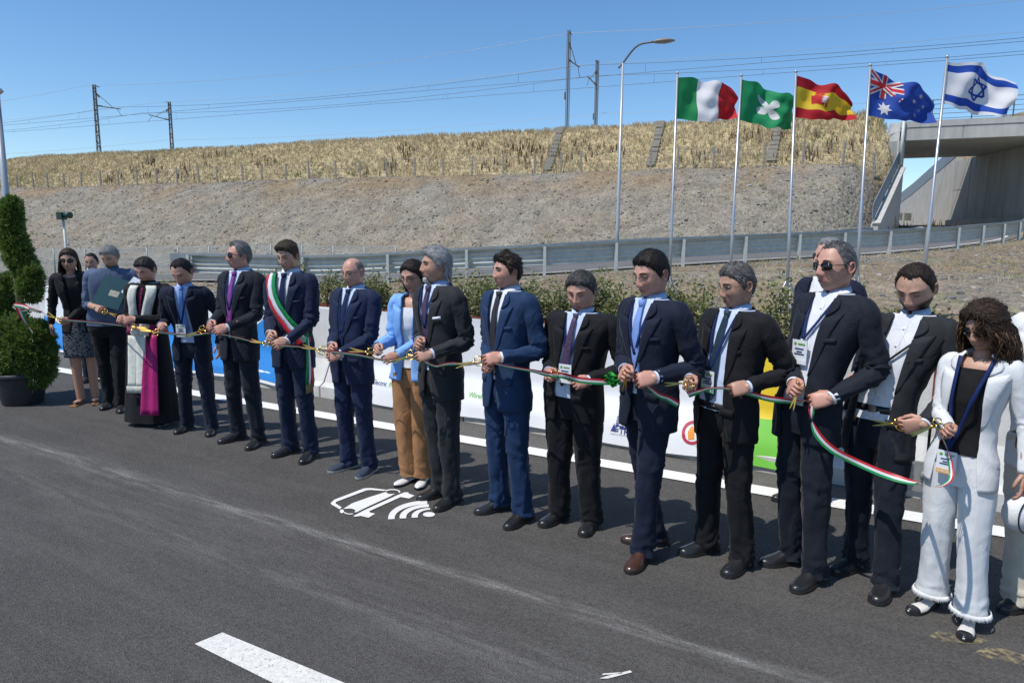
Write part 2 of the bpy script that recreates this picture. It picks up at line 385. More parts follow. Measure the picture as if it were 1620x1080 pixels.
# ---- painted markings
m_paint = mat('road_paint', (.74, .73, .70), 0.8, var=0.07, vscale=60, bump=0.4, bscale=260, bdist=.004)
m_paint_worn = mat('worn_road_paint', (.68, .66, .60), 0.85, var=0.14, vscale=40, bump=0.5, bscale=200, bdist=.004)
def wear(m, sc, lo, hi, amax=1.0, det=4):
    n = m.node_tree.nodes; l = m.node_tree.links; tc = n.new('ShaderNodeTexCoord'); t = n.new('ShaderNodeTexNoise'); t.inputs['Scale'].default_value = sc; t.inputs['Detail'].default_value = det; l.new(tc.outputs['Object'], t.inputs['Vector'])
    mr = n.new('ShaderNodeMapRange'); mr.inputs[1].default_value = lo; mr.inputs[2].default_value = hi; mr.inputs[4].default_value = amax; l.new(t.outputs['Fac'], mr.inputs[0]); l.new(mr.outputs[0], n['Principled BSDF'].inputs['Alpha'])
wear(m_paint, 120, .26, .33); wear(m_paint_worn, 110, .28, .38)
def tess_poly(pts, cuts=0):
    bm = bmesh.new(); vs = [bm.verts.new(p) for p in pts]; bm.faces.new(vs); bmesh.ops.triangulate(bm, faces=bm.faces[:])
    bm.verts.index_update(); v = [tuple(q.co) for q in bm.verts]; f = [tuple(q.index for q in fc.verts) for fc in bm.faces]; bm.free(); return v, f
mb = MB(); mb.add([lpt(-80, -.095, .008), lpt(30, -.095, .008), lpt(30, .095, .008), lpt(-80, .095, .008)], [(0, 1, 2, 3)], 0, False)
struct(mb.build('edge_line', m_paint))
def mark(name, polys, z, m):
    mb = MB()
    for poly in polys:
        P = [gr(x, y) for x, y in poly]; v, f = tess_poly([(p.x, p.y, z) for p in P]); mb.add(v, f, 0, False)
        # make all normals face up is not needed for a sheet
    return struct(mb.build(name, m))
def sy(x, y): return (500 + x / 7.364, 740 + y / 7.364)
S = lambda *a: [sy(*q) for q in a]
def arcband(c, r0, r1, a0, a1, asp=0.50, n=14):
    o = []
    for i in range(n + 1):
        a = R(a0 + (a1 - a0) * i / n); o.append((c[0] + r1[0] * math.cos(a), c[1] - r1[1] * math.sin(a)))
    for i in range(n, -1, -1):
        a = R(a0 + (a1 - a0) * i / n); o.append((c[0] + r0[0] * math.cos(a), c[1] - r0[1] * math.sin(a)))
    return [sy(*q) for q in o]
def ellp(c, rx, ry, n=20): return [sy(c[0] + rx * math.cos(2 * PI * i / n), c[1] + ry * math.sin(2 * PI * i / n)) for i in range(n)]
mark('road_symbol', [
    S((170, 415), (215, 375), (560, 243), (640, 240), (830, 262), (790, 274), (640, 262), (590, 266), (232, 402), (228, 420), (300, 465), (275, 487), (180, 432)),
    S((318, 482), (420, 418), (640, 340), (800, 290), (826, 288), (822, 300), (850, 308), (890, 310), (925, 304), (860, 340), (640, 440), (475, 520), (445, 524), (462, 500), (440, 486), (400, 478), (360, 482)),
    ellp((301, 511), 24, 22),
    arcband((395, 512), (62, 26), (78, 36), 195, 300),
    arcband((892, 284), (70, 20), (90, 32), -20, 160),
    S((435, 566), (560, 500), (960, 318), (1030, 290), (1075, 290), (1080, 305), (1148, 328), (1085, 362), (985, 345), (620, 510), (628, 525), (688, 540), (612, 586), (520, 565), (455, 574)),
    arcband((1310, 590), (395, 160), (470, 205), 92, 184),
    arcband((1325, 580), (275, 118), (352, 150), 92, 186),
    arcband((1335, 570), (150, 78), (222, 98), 92, 190),
    ellp((1315, 548), 70, 28)], .0055, m_paint)
mark('lane_dash', [[(308, 1019), (352, 1001), (640, 1120), (510, 1120)]], .0045, m_paint_worn)
mark('chalk_tick', [[(948, 1074), (960, 1070), (997, 1061), (1000, 1064), (962, 1074)], [(953, 1066), (984, 1064), (984, 1066), (953, 1068.5)]], .0045, m_paint_worn)
m_yel = mat('yellowish_smear', (.30, .25, .14), .9, var=.35, vscale=14); wear(m_yel, 34, .40, .62, .75, 6)
mark('paint_smear', [[(1470, 1006), (1484, 999), (1506, 1002), (1530, 1005), (1566, 1014), (1548, 1020), (1512, 1017), (1488, 1016)], [(1540, 1032), (1562, 1024), (1590, 1027), (1650, 1046), (1640, 1056), (1596, 1049), (1562, 1042)]], .0045, m_yel)

# ---- ramp road ribbon
mb = MB(); mbw = MB(); GG = crv(G, 140)
T = np.gradient(GG[:, :2], axis=0); T /= np.linalg.norm(T, axis=1)[:, None]; NN = np.stack([-T[:, 1], T[:, 0]], 1)
def off(o, dz): return np.column_stack([GG[:, :2] + NN * o, GG[:, 2] + dz])
mb.loft([off(0.35, .02), off(rw(GG[:, :1]) - .2, .02)], 0, closed=False, caps=False, smooth=False)
struct(mb.build('ramp_road', m_asph2))
for o in (0.75, rw(GG[:, :1]) - .8): mbw.loft([off(o, .026), off(o + .13, .026)], 0, closed=False, caps=False, smooth=False)
struct(mbw.build('ramp_edge_line', m_paint))
# ================================================================ STONES, GRASS (nobody could count them)
ICO = None
def ico():
    global ICO
    if ICO is None:
        bm = bmesh.new(); bmesh.ops.create_icosphere(bm, subdivisions=1, radius=1)
        ICO = (np.array([v.co[:] for v in bm.verts]), np.array([[v.index for v in f.verts] for f in bm.faces])); bm.free()
    return ICO
def rocks(name, x, y, size, cols, label):
    iv, jf = ico(); n = len(x); h, sd, d, s = height(x, y)
    ok = (h > -.2); x, y, h, size, cols = x[ok], y[ok], h[ok], size[ok], cols[ok]; n = len(x)
    v = iv[None] * (0.65 + 0.7 * rng.random((n, len(iv), 1))) * size[:, None, None] * np.stack([0.8 + .6 * rng.random(n), 0.8 + .6 * rng.random(n), 0.45 + .4 * rng.random(n)], 1)[:, None, :]
    a = rng.random(n) * 6.28; c, s_ = np.cos(a), np.sin(a)
    vx = v[..., 0] * c[:, None] - v[..., 1] * s_[:, None]; vy = v[..., 0] * s_[:, None] + v[..., 1] * c[:, None]
    v = np.stack([vx + x[:, None], vy + y[:, None], v[..., 2] + h[:, None]], -1).reshape(-1, 3)
    f = (jf[None] + (np.arange(n) * len(iv))[:, None, None]).reshape(-1, 3)
    o = fastmesh(name, v, f, mat('stone', (.35, .33, .3), .9, attr='Col', var=.2, vscale=9), np.repeat(cols, len(iv), 0))
    return stuff(o, label, 'stones')
def stonecol(n, k=1.0):
    b = 0.165 + 0.22 * rng.random(n) ** 2.4; w = rng.random(n)
    return np.stack([b * 1.04, b * 0.99, b * (0.84 + .1 * w)], 1) * k
def in_sd(x0, x1, y0, y1, n, lo, hi):
    x = rng.uniform(x0, x1, n); y = rng.uniform(y0, y1, n); sd, _ = gproj(x, y); d = x * ED[0] + y * ED[1]
    return x, y, sd, d
# embankment face: loose stone
s = rng.uniform(-75, 24, 34000); d = rng.uniform(28.5, 43.8, 34000)
x = s * ES[0] + d * ED[0]; y = s * ES[1] + d * ED[1]; sd, _ = gproj(x, y)
ok = (sd > rw(x) + .6) & (x < 23) & (rng.random(34000) < 1.15 - (d - 28.5) / 26); x, y = x[ok], y[ok]
rocks('loose_stones', x, y, 0.028 + 0.075 * rng.random(len(x)) ** 6, stonecol(len(x)), 'grey loose stones covering the embankment slope below the dry grass')
# near bank
x = rng.uniform(-14, 22, 26000); y = rng.uniform(3, 30, 26000); sd, _ = gproj(x, y); ok = (sd < -0.3); x, y = x[ok], y[ok]
rocks('bank_stones', x, y, 0.012 + 0.055 * rng.random(len(x)) ** 4, stonecol(len(x), .85), 'pale stones scattered on the earth bank behind the barriers')

def blades(name, x, y, hgt, wid, cols, label, cat='grass', lean=0.35, nb=3, parent=None, hz=None):
    n = len(x); h = height(x, y)[0] if hz is None else hz
    X = np.repeat(x, nb) + rng.normal(0, .06, n * nb); Y = np.repeat(y, nb) + rng.normal(0, .06, n * nb); H = np.repeat(h, nb)
    hh = np.repeat(hgt, nb) * rng.uniform(.55, 1.15, n * nb); w = np.repeat(wid, nb); a = rng.random(n * nb) * 6.28
    lx = rng.normal(0, lean, n * nb) * hh; ly = rng.normal(0, lean, n * nb) * hh
    dx, dy = np.cos(a) * w / 2, np.sin(a) * w / 2; B = H - .03
    v = np.stack([np.stack([X - dx, Y - dy, B], -1), np.stack([X + dx, Y + dy, B], -1),
                  np.stack([X + lx * .4 + dx * .8, Y + ly * .4 + dy * .8, B + hh * .55], -1), np.stack([X + lx * .4 - dx * .8, Y + ly * .4 - dy * .8, B + hh * .55], -1),
                  np.stack([X + lx, Y + ly, B + hh], -1)], 1)
    nn_ = n * nb; base = (np.arange(nn_) * 5)[:, None]
    f = np.vstack([base + np.array([0, 1, 2]), base + np.array([0, 2, 3]), base + np.array([3, 2, 4])])
    c = np.repeat(np.repeat(cols, nb, 0) * rng.uniform(.75, 1.2, (nn_, 1)), 5, 0)
    o = fastmesh(name, v.reshape(-1, 3), f, mat('grass_blades', (.3, .3, .1), .85, attr='Col', var=.1, vscale=3, trans=.4), c)
    return stuff(o, label, cat)
def grasscol(n, x, y, green=.2):
    g = fnoise(x * .25, y * .25, 2) + rng.normal(0, .12, n)
    straw = np.array([.60, .51, .33]); olive = np.array([.24, .25, .09]); tan = np.array([.48, .38, .23])
    t = np.clip((g - .62 + green) * 5, 0, 1)[:, None]; u = (rng.random(n) < .25)[:, None]
    return (straw * (1 - t) + olive * t) * (1 - u) + tan * u
n = 21000; s = rng.uniform(-80, 26, n); d = 43.9 + 7.2 * rng.random(n) ** .8
x = s * ES[0] + d * ED[0]; y = s * ES[1] + d * ED[1]; ok = ~((x > 23.0 + (y - 42) * .15) & (y < 60)); x, y, d = x[ok], y[ok], d[ok]
hg = .17 + .34 * fnoise(x * .3, y * .3, 3); col = grasscol(len(x), x, y, .0)
low = (d < 45.0); col[low] = grasscol(low.sum(), x[low], y[low], .12)
blades('dry_grass', x, y, hg, np.full(len(x), .05), col, 'tall dry straw coloured grass on the top of the railway embankment')
# brown dock stalks
n = 420; cs = rng.uniform(-62, 12, 34); s = np.repeat(cs, 13)[:n] + rng.normal(0, .9, n); d = np.repeat(rng.uniform(45.0, 48.6, 34), 13)[:n] + rng.normal(0, .5, n)
x = s * ES[0] + d * ED[0]; y = s * ES[1] + d * ED[1]
blades('dock_stalks', x, y, np.full(n, .6), np.full(n, .08), np.tile([.13, .08, .045], (n, 1)), 'dark brown seed stalks standing in the dry grass', 'weeds', .1, 2)
# crest fringe, tufts on the gravel, weeds by the ramp and on the near bank
x = rng.uniform(-30, 22, 9000); y = rng.uniform(4, 34, 9000); sd, _ = gproj(x, y); bd = (y - bline(x))
k = fnoise(x * .45, y * .45, 1); ok = (sd < -.25) & (bd > .5) & (k > .46); x, y = x[ok], y[ok]
blades('bank_weeds', x, y, .07 + .14 * rng.random(len(x)), np.full(len(x), .014), grasscol(len(x), x, y, .16), 'thin dry weeds and low grass on the earth bank', 'weeds', .5, 4)
x = rng.uniform(-45, 24, 9000); y = rng.uniform(18, 40, 9000); sd, _ = gproj(x, y); k = fnoise(x * .6, y * .6, 0)
ok = (sd > ROADW + .2) & (sd < ROADW + 2.6) & (k > .45) | ((sd < -.05) & (sd > -.6)); ok = ok & ((x < 19) | (y < 33)); x, y = x[ok], y[ok]
blades('verge_weeds', x, y, .10 + .2 * rng.random(len(x)), np.full(len(x), .025), grasscol(len(x), x, y, .25), 'green and yellow weeds along both edges of the ramp road', 'weeds', .4, 4)
s = rng.uniform(-70, 22, 1500); d = rng.uniform(34, 43.5, 1500); x = s * ES[0] + d * ED[0]; y = s * ES[1] + d * ED[1]; k = fnoise(x * .3, y * .3, 3); ok = (k > .55) & (x < 21); x, y = x[ok], y[ok]
blades('slope_tufts', x, y, .12 + .2 * rng.random(len(x)), np.full(len(x), .04), grasscol(len(x), x, y, .1), 'sparse dry tufts growing on the stony slope', 'weeds', .5, 4)

# ================================================================ MATERIALS FOR STRUCTURES
m_conc = mat('concrete', (.40, .385, .35), .85, col2=(.52, .505, .47), vscale=2.2, bump=.25, bscale=30, detail=7, stretch=(1.2, 1.2, .35))
m_conc_w = mat('barrier_concrete', (.50, .49, .46), .8, col2=(.66, .65, .62), vscale=3.5, bump=.2, bscale=60, detail=7)
m_galv = mat('galvanised_steel', (.52, .54, .51), .6, .15, var=.12, vscale=6, bump=.05, bscale=40)
m_galv_d = mat('dark_galvanised_steel', (.27, .31, .33), .5, .3, var=.14, vscale=4)
m_steel_d = mat('dark_steel', (.12, .13, .13), .55, .4, var=.1, vscale=8)
m_pole = mat('pole_grey', (.42, .44, .45), .4, .35, var=.06, vscale=3)
m_rub = mat('black_rubber', (.02, .02, .02), .8)

# ---- W-beam guardrail: posts on our side, beams face the ramp
def offset_line(P, o, dz=0.0):
    P = np.array(P); t = np.gradient(P[:, :2], axis=0); t /= np.linalg.norm(t, axis=1)[:, None]; nn = np.stack([-t[:, 1], t[:, 0]], 1)
    return np.column_stack([P[:, :2] + nn * o, P[:, 2] + dz])
def wbeam(P, z, h=.31, side=1):
    """corrugated rail along polyline P, its centre at height z above P"""
    prof_ = [(-.5, 0.02), (-.42, .0), (-.30, .075), (-.18, .075), (-.06, .01), (.06, .01), (.18, .075), (.30, .075), (.42, .0), (.5, .02)]
    return [offset_line(P, side * q[1], z + q[0] * h) for q in prof_]
def guardrail(P, label, side=1, end=False, posts=None, cap=True, name='guardrail', hz=(.42, .69), ph=.85):
    r = empty(name, tuple(P[0])); tag(r, label, 'guardrail'); P = np.array(P) - P[0]
    for zc in hz:
        mb = MB(); mb.loft(wbeam(offset_line(P, side * .10), zc, .30, side), 0, closed=False, caps=False); mb.build('beam', m_galv, r, thick=.004)
    if cap:
        mb = MB(); Q = offset_line(P, side * .09, ph)
        for a, b in zip(Q[:-1], Q[1:]): mb.beam(a, b + (b - a) * .002, .13, .075)
        mb.build('top_rail', m_galv_d, r)  # darker steel colour stands in for shade on the cap's front face
    pm = None
    for p in (P if posts is None else posts):
        if pm is None:
            mb = MB(); mb.box((0, 0, ph / 2 - .1), (.012, .12, ph + .16)); mb.box((0, -.06, ph / 2 - .1), (.08, .006, ph + .16)); mb.box((0, .06, ph / 2 - .1), (.08, .006, ph + .16))
            pm = mb.mesh('post', m_galv)
        o = bpy.data.objects.new('post', pm); C.objects.link(o); o.parent = r; o.location = p
    if end:
        mb = MB(); mb.box((-.3, side * .12, .56), (.62, .012, .62)); mb.build('end_plate', m_galv_d, r)
    return r
Pn = crv(G[GR0:GR1 + 3], 3 * (GR1 + 2 - GR0) + 1)
gp_local = [np.array(p) - G[GR0] for p in G[GR0:GR1 + 3]]
guardrail(Pn, 'long double W-beam guardrail on the near side of the rising ramp', posts=gp_local, end=True)
far = crv(G[GR0 + 1:GR1 + 1], 26); far = offset_line(far, rw(far[:, :1]) + .35, 0)
far = far[far[:, 0] < 18.3]
guardrail(far, 'far guardrail beyond the ramp, mostly hidden by the near one', side=-1, posts=[far[i] - far[0] for i in range(0, len(far), 1)], hz=(.55,), ph=.70)

# ================================================================ BRIDGE
m_conc_d = mat('bridge_concrete', (.33, .325, .30), .85, col2=(.47, .46, .43), vscale=1.4, bump=.3, bscale=20, detail=8, stretch=(1.4, 1.4, .22))
br = empty('railway_bridge', (23.3, 41.9, 3)); tag(br, 'grey concrete railway bridge crossing the ramp at the right', 'bridge')
def bb(p): return (p[0] - 23.3, p[1] - 41.9, p[2] - 3)
def prism(mb, foot, z0, z1, mi=0):
    n = len(foot); z1 = z1 if hasattr(z1, '__len__') else [z1] * n; z0 = z0 if hasattr(z0, '__len__') else [z0] * n
    v = [bb((*p, a)) for p, a in zip(foot, z0)] + [bb((*p, a)) for p, a in zip(foot, z1)]
    f = [tuple(range(n - 1, -1, -1)), tuple(range(n, 2 * n))] + [(i, (i + 1) % n, n + (i + 1) % n, n + i) for i in range(n)]
    mb.add(v, f, mi, False)
fd = ES; fn = ED
F0 = WL0 - fd * .25; F1 = F0 + fd * 26
def pt(p, along, back): q = p + fd * along + fn * back; return (q[0], q[1])
DZ0, DZ1, PZ = 7.97, 8.72, 9.07
mb = MB(); prism(mb, [pt(F0, 0, 0), pt(F0, 26, 0), pt(F0, 26, 9.4), pt(F0, 0, 9.4)], DZ0, DZ1); mb.build('deck', m_conc_d, br)
# soffit step
mb = MB(); prism(mb, [pt(F0, -.1, -.07), pt(F0, 26, -.07), pt(F0, 26, .5), pt(F0, -.1, .5)], DZ1 + .003, PZ); mb.build('parapet', m_conc_d, br)
mb = MB(); prism(mb, [pt(F0, 0, 9.0), pt(F0, 26, 9.0), pt(F0, 26, 9.45), pt(F0, 0, 9.45)], DZ1 + .003, PZ); mb.build('parapet', m_conc_d, br)
wn_ = np.array([-.985, .17])
def wall_foot(a, b, t):
    d_ = (b - a) / np.linalg.norm(b - a); n_ = np.array([d_[1], -d_[0]])
    return [tuple(a), tuple(b), tuple(b + n_ * t), tuple(a + n_ * t)]
mb = MB(); prism(mb, wall_foot(WR0, WR1, 1.0), 2.4, DZ0 - .003); mb.build('abutment_wall', m_conc_d, br)
mb = MB(); prism(mb, [(p[0], p[1]) for p in wall_foot(WL0 + np.array([-.02, .05]), WL1, -.9)], 2.0, DZ0 - .003); mb.build('abutment_wall', m_conc_d, br)
# right wing wall toward us, and footing kerb
W2 = WR0 + np.array([.3, -5.8]); mb = MB(); prism(mb, wall_foot(W2, WR0 - np.array([0, .004]), .6), 2.0, [6.6, PZ - .2, PZ - .2, 6.6]); mb.build('wing_wall', m_conc_d, br)
mb = MB(); prism(mb, wall_foot(W2 - np.array([.4, 0]), WR1 - np.array([.35, 0]), .33), 2.4, 3.72); mb.build('footing', m_conc, br)
# far wing wall falling away
W3 = WR1 + np.array([1.9, 8.5]); W4 = W3 + np.array([3.4, 14]); mb = MB(); prism(mb, wall_foot(WR1 + np.array([0, .004]), W3, .5), 2.4, [8.3, 6.2, 6.2, 8.3]); mb.build('wing_wall', m_conc, br)
mb = MB(); prism(mb, wall_foot(W3, W4, .5), 2.4, [6.2, 3.6, 3.6, 6.2]); mb.build('wing_wall', m_conc, br)
mb = MB(); a = V3(bb((*WR1, 8.3))); b = V3(bb((*W3, 6.2))); c = V3(bb((*W4, 3.6)))
m_mesh = mat('grey_fence_panel', (.20, .25, .29), .6, var=.1, vscale=9)
for p, q in ((a, b), (b, c)): mb.add([p, q, q + V3((0, 0, .9)), p + V3((0, 0, .9))], [(0, 1, 2, 3)], 0, False)
mb.build('guard_panel', m_mesh, br, thick=.03)
# left wing wall: sloping, with a dark guard panel on its coping
A = WL0 + np.array([-.05, -.1]); A_ = at(1389, 361, 35.6); Bp = np.array([A_.x, A_.y])
mb = MB(); prism(mb, wall_foot(Bp, A, -.35), 1.6, [2.85, 6.35, 6.35, 2.85]); mb.build('wing_wall', m_conc, br)
mb = MB(); p = V3(bb((*Bp, 2.85))); q = V3(bb((*A, 6.35))); u = V3((0, 0, .16)); mb.beam(p + V3((-.1, 0, .05)), q + V3((-.1, 0, .05)), .36, .10); mb.build('coping', m_conc, br)
mb = MB(); o_ = V3((-.28, .1, .1)); mb.add([p + o_, q + o_, q + o_ + V3((0, 0, .95)), p + o_ + V3((0, 0, .95))], [(0, 1, 2, 3)], 0, False); mb.build('guard_panel', m_mesh, br, thick=.03)
# end block and pipe at the left end of the fascia
mb = MB(); prism(mb, [pt(F0, -.62, -.05), pt(F0, -.12, -.05), pt(F0, -.12, .8), pt(F0, -.62, .8)], 5.6, PZ - .05); mb.build('end_pillar', m_conc_w, br)
mb = MB(); e = V3(bb((*pt(F0, .02, -.2), 6.6))); mb.tube([e, e + V3((0, 0, 2.6))], .09, 10); mb.build('downpipe', m_galv, br)
# formwork joints as recessed grooves: thin panels proud of the right wall
d_ = (WR1 - WR0) / np.linalg.norm(WR1 - WR0); n_ = np.array([-d_[1], d_[0]])
for i in range(5):
    for j in range(2):
        a = WR0 + d_ * (i * 2.24 + .03) + n_ * .002; b = WR0 + d_ * ((i + 1) * 2.24 - .03) + n_ * .002
        mb = MB(); prism(mb, [tuple(a), tuple(b), tuple(b + n_ * .02), tuple(a + n_ * .02)], 3.75 + j * 2.12, 3.72 + (j + 1) * 2.1); mb.build('wall_panel', m_conc_d, br)
# fascia panels
for i in range(8):
    mb = MB(); prism(mb, [pt(F0, i * 3.1 + .03, -.03), pt(F0, (i + 1) * 3.1 - .03, -.03), pt(F0, (i + 1) * 3.1 - .03, -.003), pt(F0, i * 3.1 + .03, -.003)], DZ0 + .02, DZ1 - .02); mb.build('fascia_panel', m_conc_d, br)
# railing on the bridge
rl = empty('bridge_railing', (*pt(F0, 0, .3), PZ)); tag(rl, 'thin wire railing on top of the bridge parapet', 'railing')
pm = None
for i in range(10):
    if pm is None: mb = MB(); mb.box((0, 0, .6), (.05, .05, 1.2)); pm = mb.mesh('post', m_steel_d)
    o = bpy.data.objects.new('post', pm); C.objects.link(o); o.parent = rl; o.location = (fd[0] * (i * 2 + 1.5), fd[1] * (i * 2 + 1.5), 0)
for z in (.15, .42, .69, .96, 1.2):
    mb = MB(); mb.tube([(fd[0] * .5, fd[1] * .5, z), (fd[0] * 20, fd[1] * 20, z)], .018, 5); mb.build('rail', m_steel_d, rl)
# guardrail on the far side of the underpass
q0 = at(1412, 352, 54); q1 = at(1444, 351, 55.5)
guardrail([V3((q0.x, q0.y, q0.z - .1)), V3(((q0.x + q1.x) / 2, (q0.y + q1.y) / 2, q0.z - .1)), V3((q1.x, q1.y, q0.z - .1))], 'short guardrail seen through the bridge opening', hz=(.45, .75), ph=.95, cap=False)

# ================================================================ FENCE AND DRAINS ON THE BANK
m_fpost = mat('pale_concrete_post', (.33, .30, .25), .8, var=.1)
m_wire = mat('fence_wire', (.22, .22, .20), .6, .3)
def bank_pt(px, d0):
    """point on the embankment line d=d0 seen at pixel column px"""
    k = (px - 810) / 1112; Y = d0 / (ED[1] + k * ED[0]); return np.array([k * Y, Y])
fr = empty('wire_fence', (0, 0, 0)); tag(fr, 'wire fence on pale posts at the foot of the dry grass', 'fence')
fpx = [18, 44, 67, 93, 121, 152, 180, 210, 241, 274, 309, 338, 379, 409, 448, 484, 527, 566, 608, 653, 698, 744, 793, 843, 885, 917, 976, 1027, 1070, 1126, 1165, 1206, 1268, 1331, 1380]
fpp = [bank_pt(a, 43.7) for a in fpx]; pm = None; tops = []
for p in fpp:
    if pm is None: mb = MB(); mb.box((0, 0, .62), (.11, .11, 1.4)); pm = mb.mesh('post', m_fpost)
    o = bpy.data.objects.new('post', pm); C.objects.link(o); o.parent = fr; z = ground_z(*p); o.location = (*p, z); o.rotation_euler = (R(random.uniform(-2, 2)), R(random.uniform(-2, 2)), 0); tops.append((*p, z))
for i in (9, 29):
    for sg in (-1, 1):
        mb = MB(); p = V3(tops[i]); e = V3((ES[0] * sg * 1.35, ES[1] * sg * 1.35, 0)); mb.beam(p + V3((0, 0, 1.15)), p + e, .07, .07); mb.build('brace', m_fpost, fr)
for z in (.25, .5, .75, 1.0, 1.2):
    mb = MB(); mb.tube([V3(t) + V3((0, -.07, z)) for t in tops], .010, 4); mb.build('wire', m_wire, fr)
for k, (px_t, px_b, lab) in enumerate([(884, 862, 'stepped concrete drain on the grass bank below the first catenary mast'), (1041, 1026, 'stepped concrete drain on the grass bank just right of the street lamp'), (1227, 1217, 'stepped concrete drain on the grass bank behind the third flag')]):
    p0 = bank_pt(px_t, 50.6); p1 = bank_pt(px_b, 44.4); r = empty('drain_steps', (*p1, ground_z(*p1))); tag(r, lab, 'drain', 'stepped drains on the grass bank')
    pm = None; dd = p0 - p1; ang = math.atan2(dd[1], dd[0])
    for i in range(12):
        if pm is None: mb = MB(); mb.box((0, 0, 0), (.42, .52, .22)); pm = mb.mesh('step', m_fpost)
        t = (i + .5) / 12; q = p1 + dd * t; o = bpy.data.objects.new('step', pm); C.objects.link(o); o.parent = r
        o.location = (q[0] - p1[0], q[1] - p1[1], ground_z(*q) + .16 - ground_z(*p1)); o.rotation_euler = (0, 0, ang)
# chain link fence at the foot of the slope, left
fr = empty('chain_link_fence', (0, 0, 0)); tag(fr, 'thin grey chain link fence at the foot of the stony slope', 'fence')
cp = [at(px, 424, 27.5) for px in range(-60, 640, 49)]; prev = None; mbl = MB()
for c in cp:
    z = ground_z(c.x, c.y); mb = MB(); mb.tube([(c.x, c.y, z - .1), (c.x, c.y, z + 1.15)], .026, 6); mb.build('post', m_galv_d, fr)
    q = V3((c.x, c.y, z))
    if prev is not None:
        for zz in (.05, .6, 1.1): mbl.beam(prev + V3((0, 0, zz)), q + V3((0, 0, zz)), .012, .012)
        for i in range(13):
            a = prev + (q - prev) * i / 13; b = prev + (q - prev) * (i + 1) / 13
            for j in range(11):
                mbl.beam(a + V3((0, 0, .05 + j * .1)), b + V3((0, 0, .15 + j * .1)), .007, .007); mbl.beam(b + V3((0, 0, .05 + j * .1)), a + V3((0, 0, .15 + j * .1)), .007, .007)
    prev = q
o = mbl.build('wire_netting', m_galv, fr)

# ================================================================ CATENARY MASTS AND WIRES
m_mast = mat('mast_steel', (.16, .155, .14), .6, .3, var=.15, vscale=5)
m_ins = mat('insulator', (.18, .12, .09), .3)
def mast(px, d0, side, label, h=7.7, lattice=True):
    p = bank_pt(px, d0); z = 9.8; r = empty('catenary_mast', (*p, z)); tag(r, label, 'mast', 'catenary masts along the railway')
    mb = MB()
    if lattice:
        w = .34; cs_ = [(-w / 2, -w / 3), (w / 2, -w / 3), (w / 2, w / 3), (-w / 2, w / 3)]
        for a in cs_: mb.beam((*a, 0), (a[0] * .7, a[1] * .7, h), .07, .07)
        k = 14
        for i in range(k):
            z0, z1 = h * i / k, h * (i + 1) / k
            for j in range(4):
                a, b = cs_[j], cs_[(j + 1) % 4]; f0 = 1 - .3 * z0 / h; f1 = 1 - .3 * z1 / h
                if (i + j) % 2: a, b = b, a
                mb.beam((a[0] * f0, a[1] * f0, z0), (b[0] * f1, b[1] * f1, z1), .035, .035)
        mb.box((0, 0, .2), (.6, .6, .5))
    else:
        mb.box((0, 0, h / 2), (.10, .30, h)); mb.box((-.13, 0, h / 2), (.03, .36, h)); mb.box((.13, 0, h / 2), (.03, .36, h)); mb.box((-.2, 0, 3.0), (.12, .3, .5))
    mb.build('mast', m_mast, r)
    sx, sy_ = ED * side; sx *= 1; L = 2.9
    arm = MB(); arm.tube([(0, 0, 5.6), (sx * L, sy_ * L, 5.75)], .05, 6); arm.tube([(0, 0, 7.0), (sx * L * .66, sy_ * L * .66, 5.8)], .03, 5)
    arm.tube([(sx * L * .85, sy_ * L * .85, 5.7), (sx * L * 1.05, sy_ * L * 1.05, 5.0)], .025, 5); arm.beam((0, 0, h - .08), (sx * .6, sy_ * .6, h - .14), .07, .07); arm.build('cantilever', m_mast, r)
    ins = MB(); ins.tube([(sx * .25, sy_ * .25, 5.62), (sx * .75, sy_ * .75, 5.66)], .08, 8); ins.tube([(sx * .2, sy_ * .2, 6.85), (sx * .5, sy_ * .5, 6.5)], .07, 8); ins.build('insulator', m_ins, r)
    return p
lm = [mast(153, 52.2, 1, 'near lattice catenary mast at the left, arm to the right'), mast(269, 61.5, -1, 'far lattice catenary mast at the left, arm to the left'),
      mast(893, 51.6, 1, 'tall near catenary mast at the centre, left of the street lamp', lattice=False), mast(938, 60.6, -1, 'far catenary mast at the centre just left of the lamp post', lattice=False)]
mb = MB(); q = bank_pt(1114, 56); mb.box((q[0], q[1], 11.4), (.3, .3, 3.4)); mb.box((q[0], q[1], 13.2), (.5, .4, .5)); tag(mb.build('signal_post', m_mast), 'short dark railway post on the crest behind the Italian flag', 'post')
m_cable = mat('cable', (.10, .10, .11), .5, .4); m_cable_l = mat('pale_cable', (.40, .42, .45), .5, .2)
def wire(d0, z, label, sag=0.0, pale=False, s_sup=(-51.5, -.6 - 16), drop=None, r_=.016):
    rt = MB(); S0 = []
    sp = 52.4; s0 = lm[2] @ ES
    pts = []
    for i in range(-3, 2):
        for t in np.linspace(0, 1, 9)[:-1]:
            s_ = s0 + (i + t) * sp; zz = z - sag * 4 * t * (1 - t); pts.append((*(s_ * ES + d0 * ED), zz))
    rt.tube(pts, r_, 5)
    if drop:
        for i in range(-3, 2):
            for t in np.linspace(.1, .9, 6):
                s_ = s0 + (i + t) * sp; zz = z - sag * 4 * t * (1 - t); a = s_ * ES + d0 * ED
                if zz - drop > .15: rt.tube([(*a, zz), (*a, drop)], .010, 4)
    o = rt.build('overhead_wire', m_cable_l if pale else m_cable); tag(o, label, 'cable', 'overhead railway wires'); return o
wire(54.6, 15.7, 'sagging messenger wire over the near track', .75, drop=14.75)
wire(54.6, 14.75, 'contact wire over the near track', 0)
wire(58.2, 15.7, 'sagging messenger wire over the far track', .75, drop=14.75)
wire(58.2, 14.75, 'contact wire over the far track', 0, False)
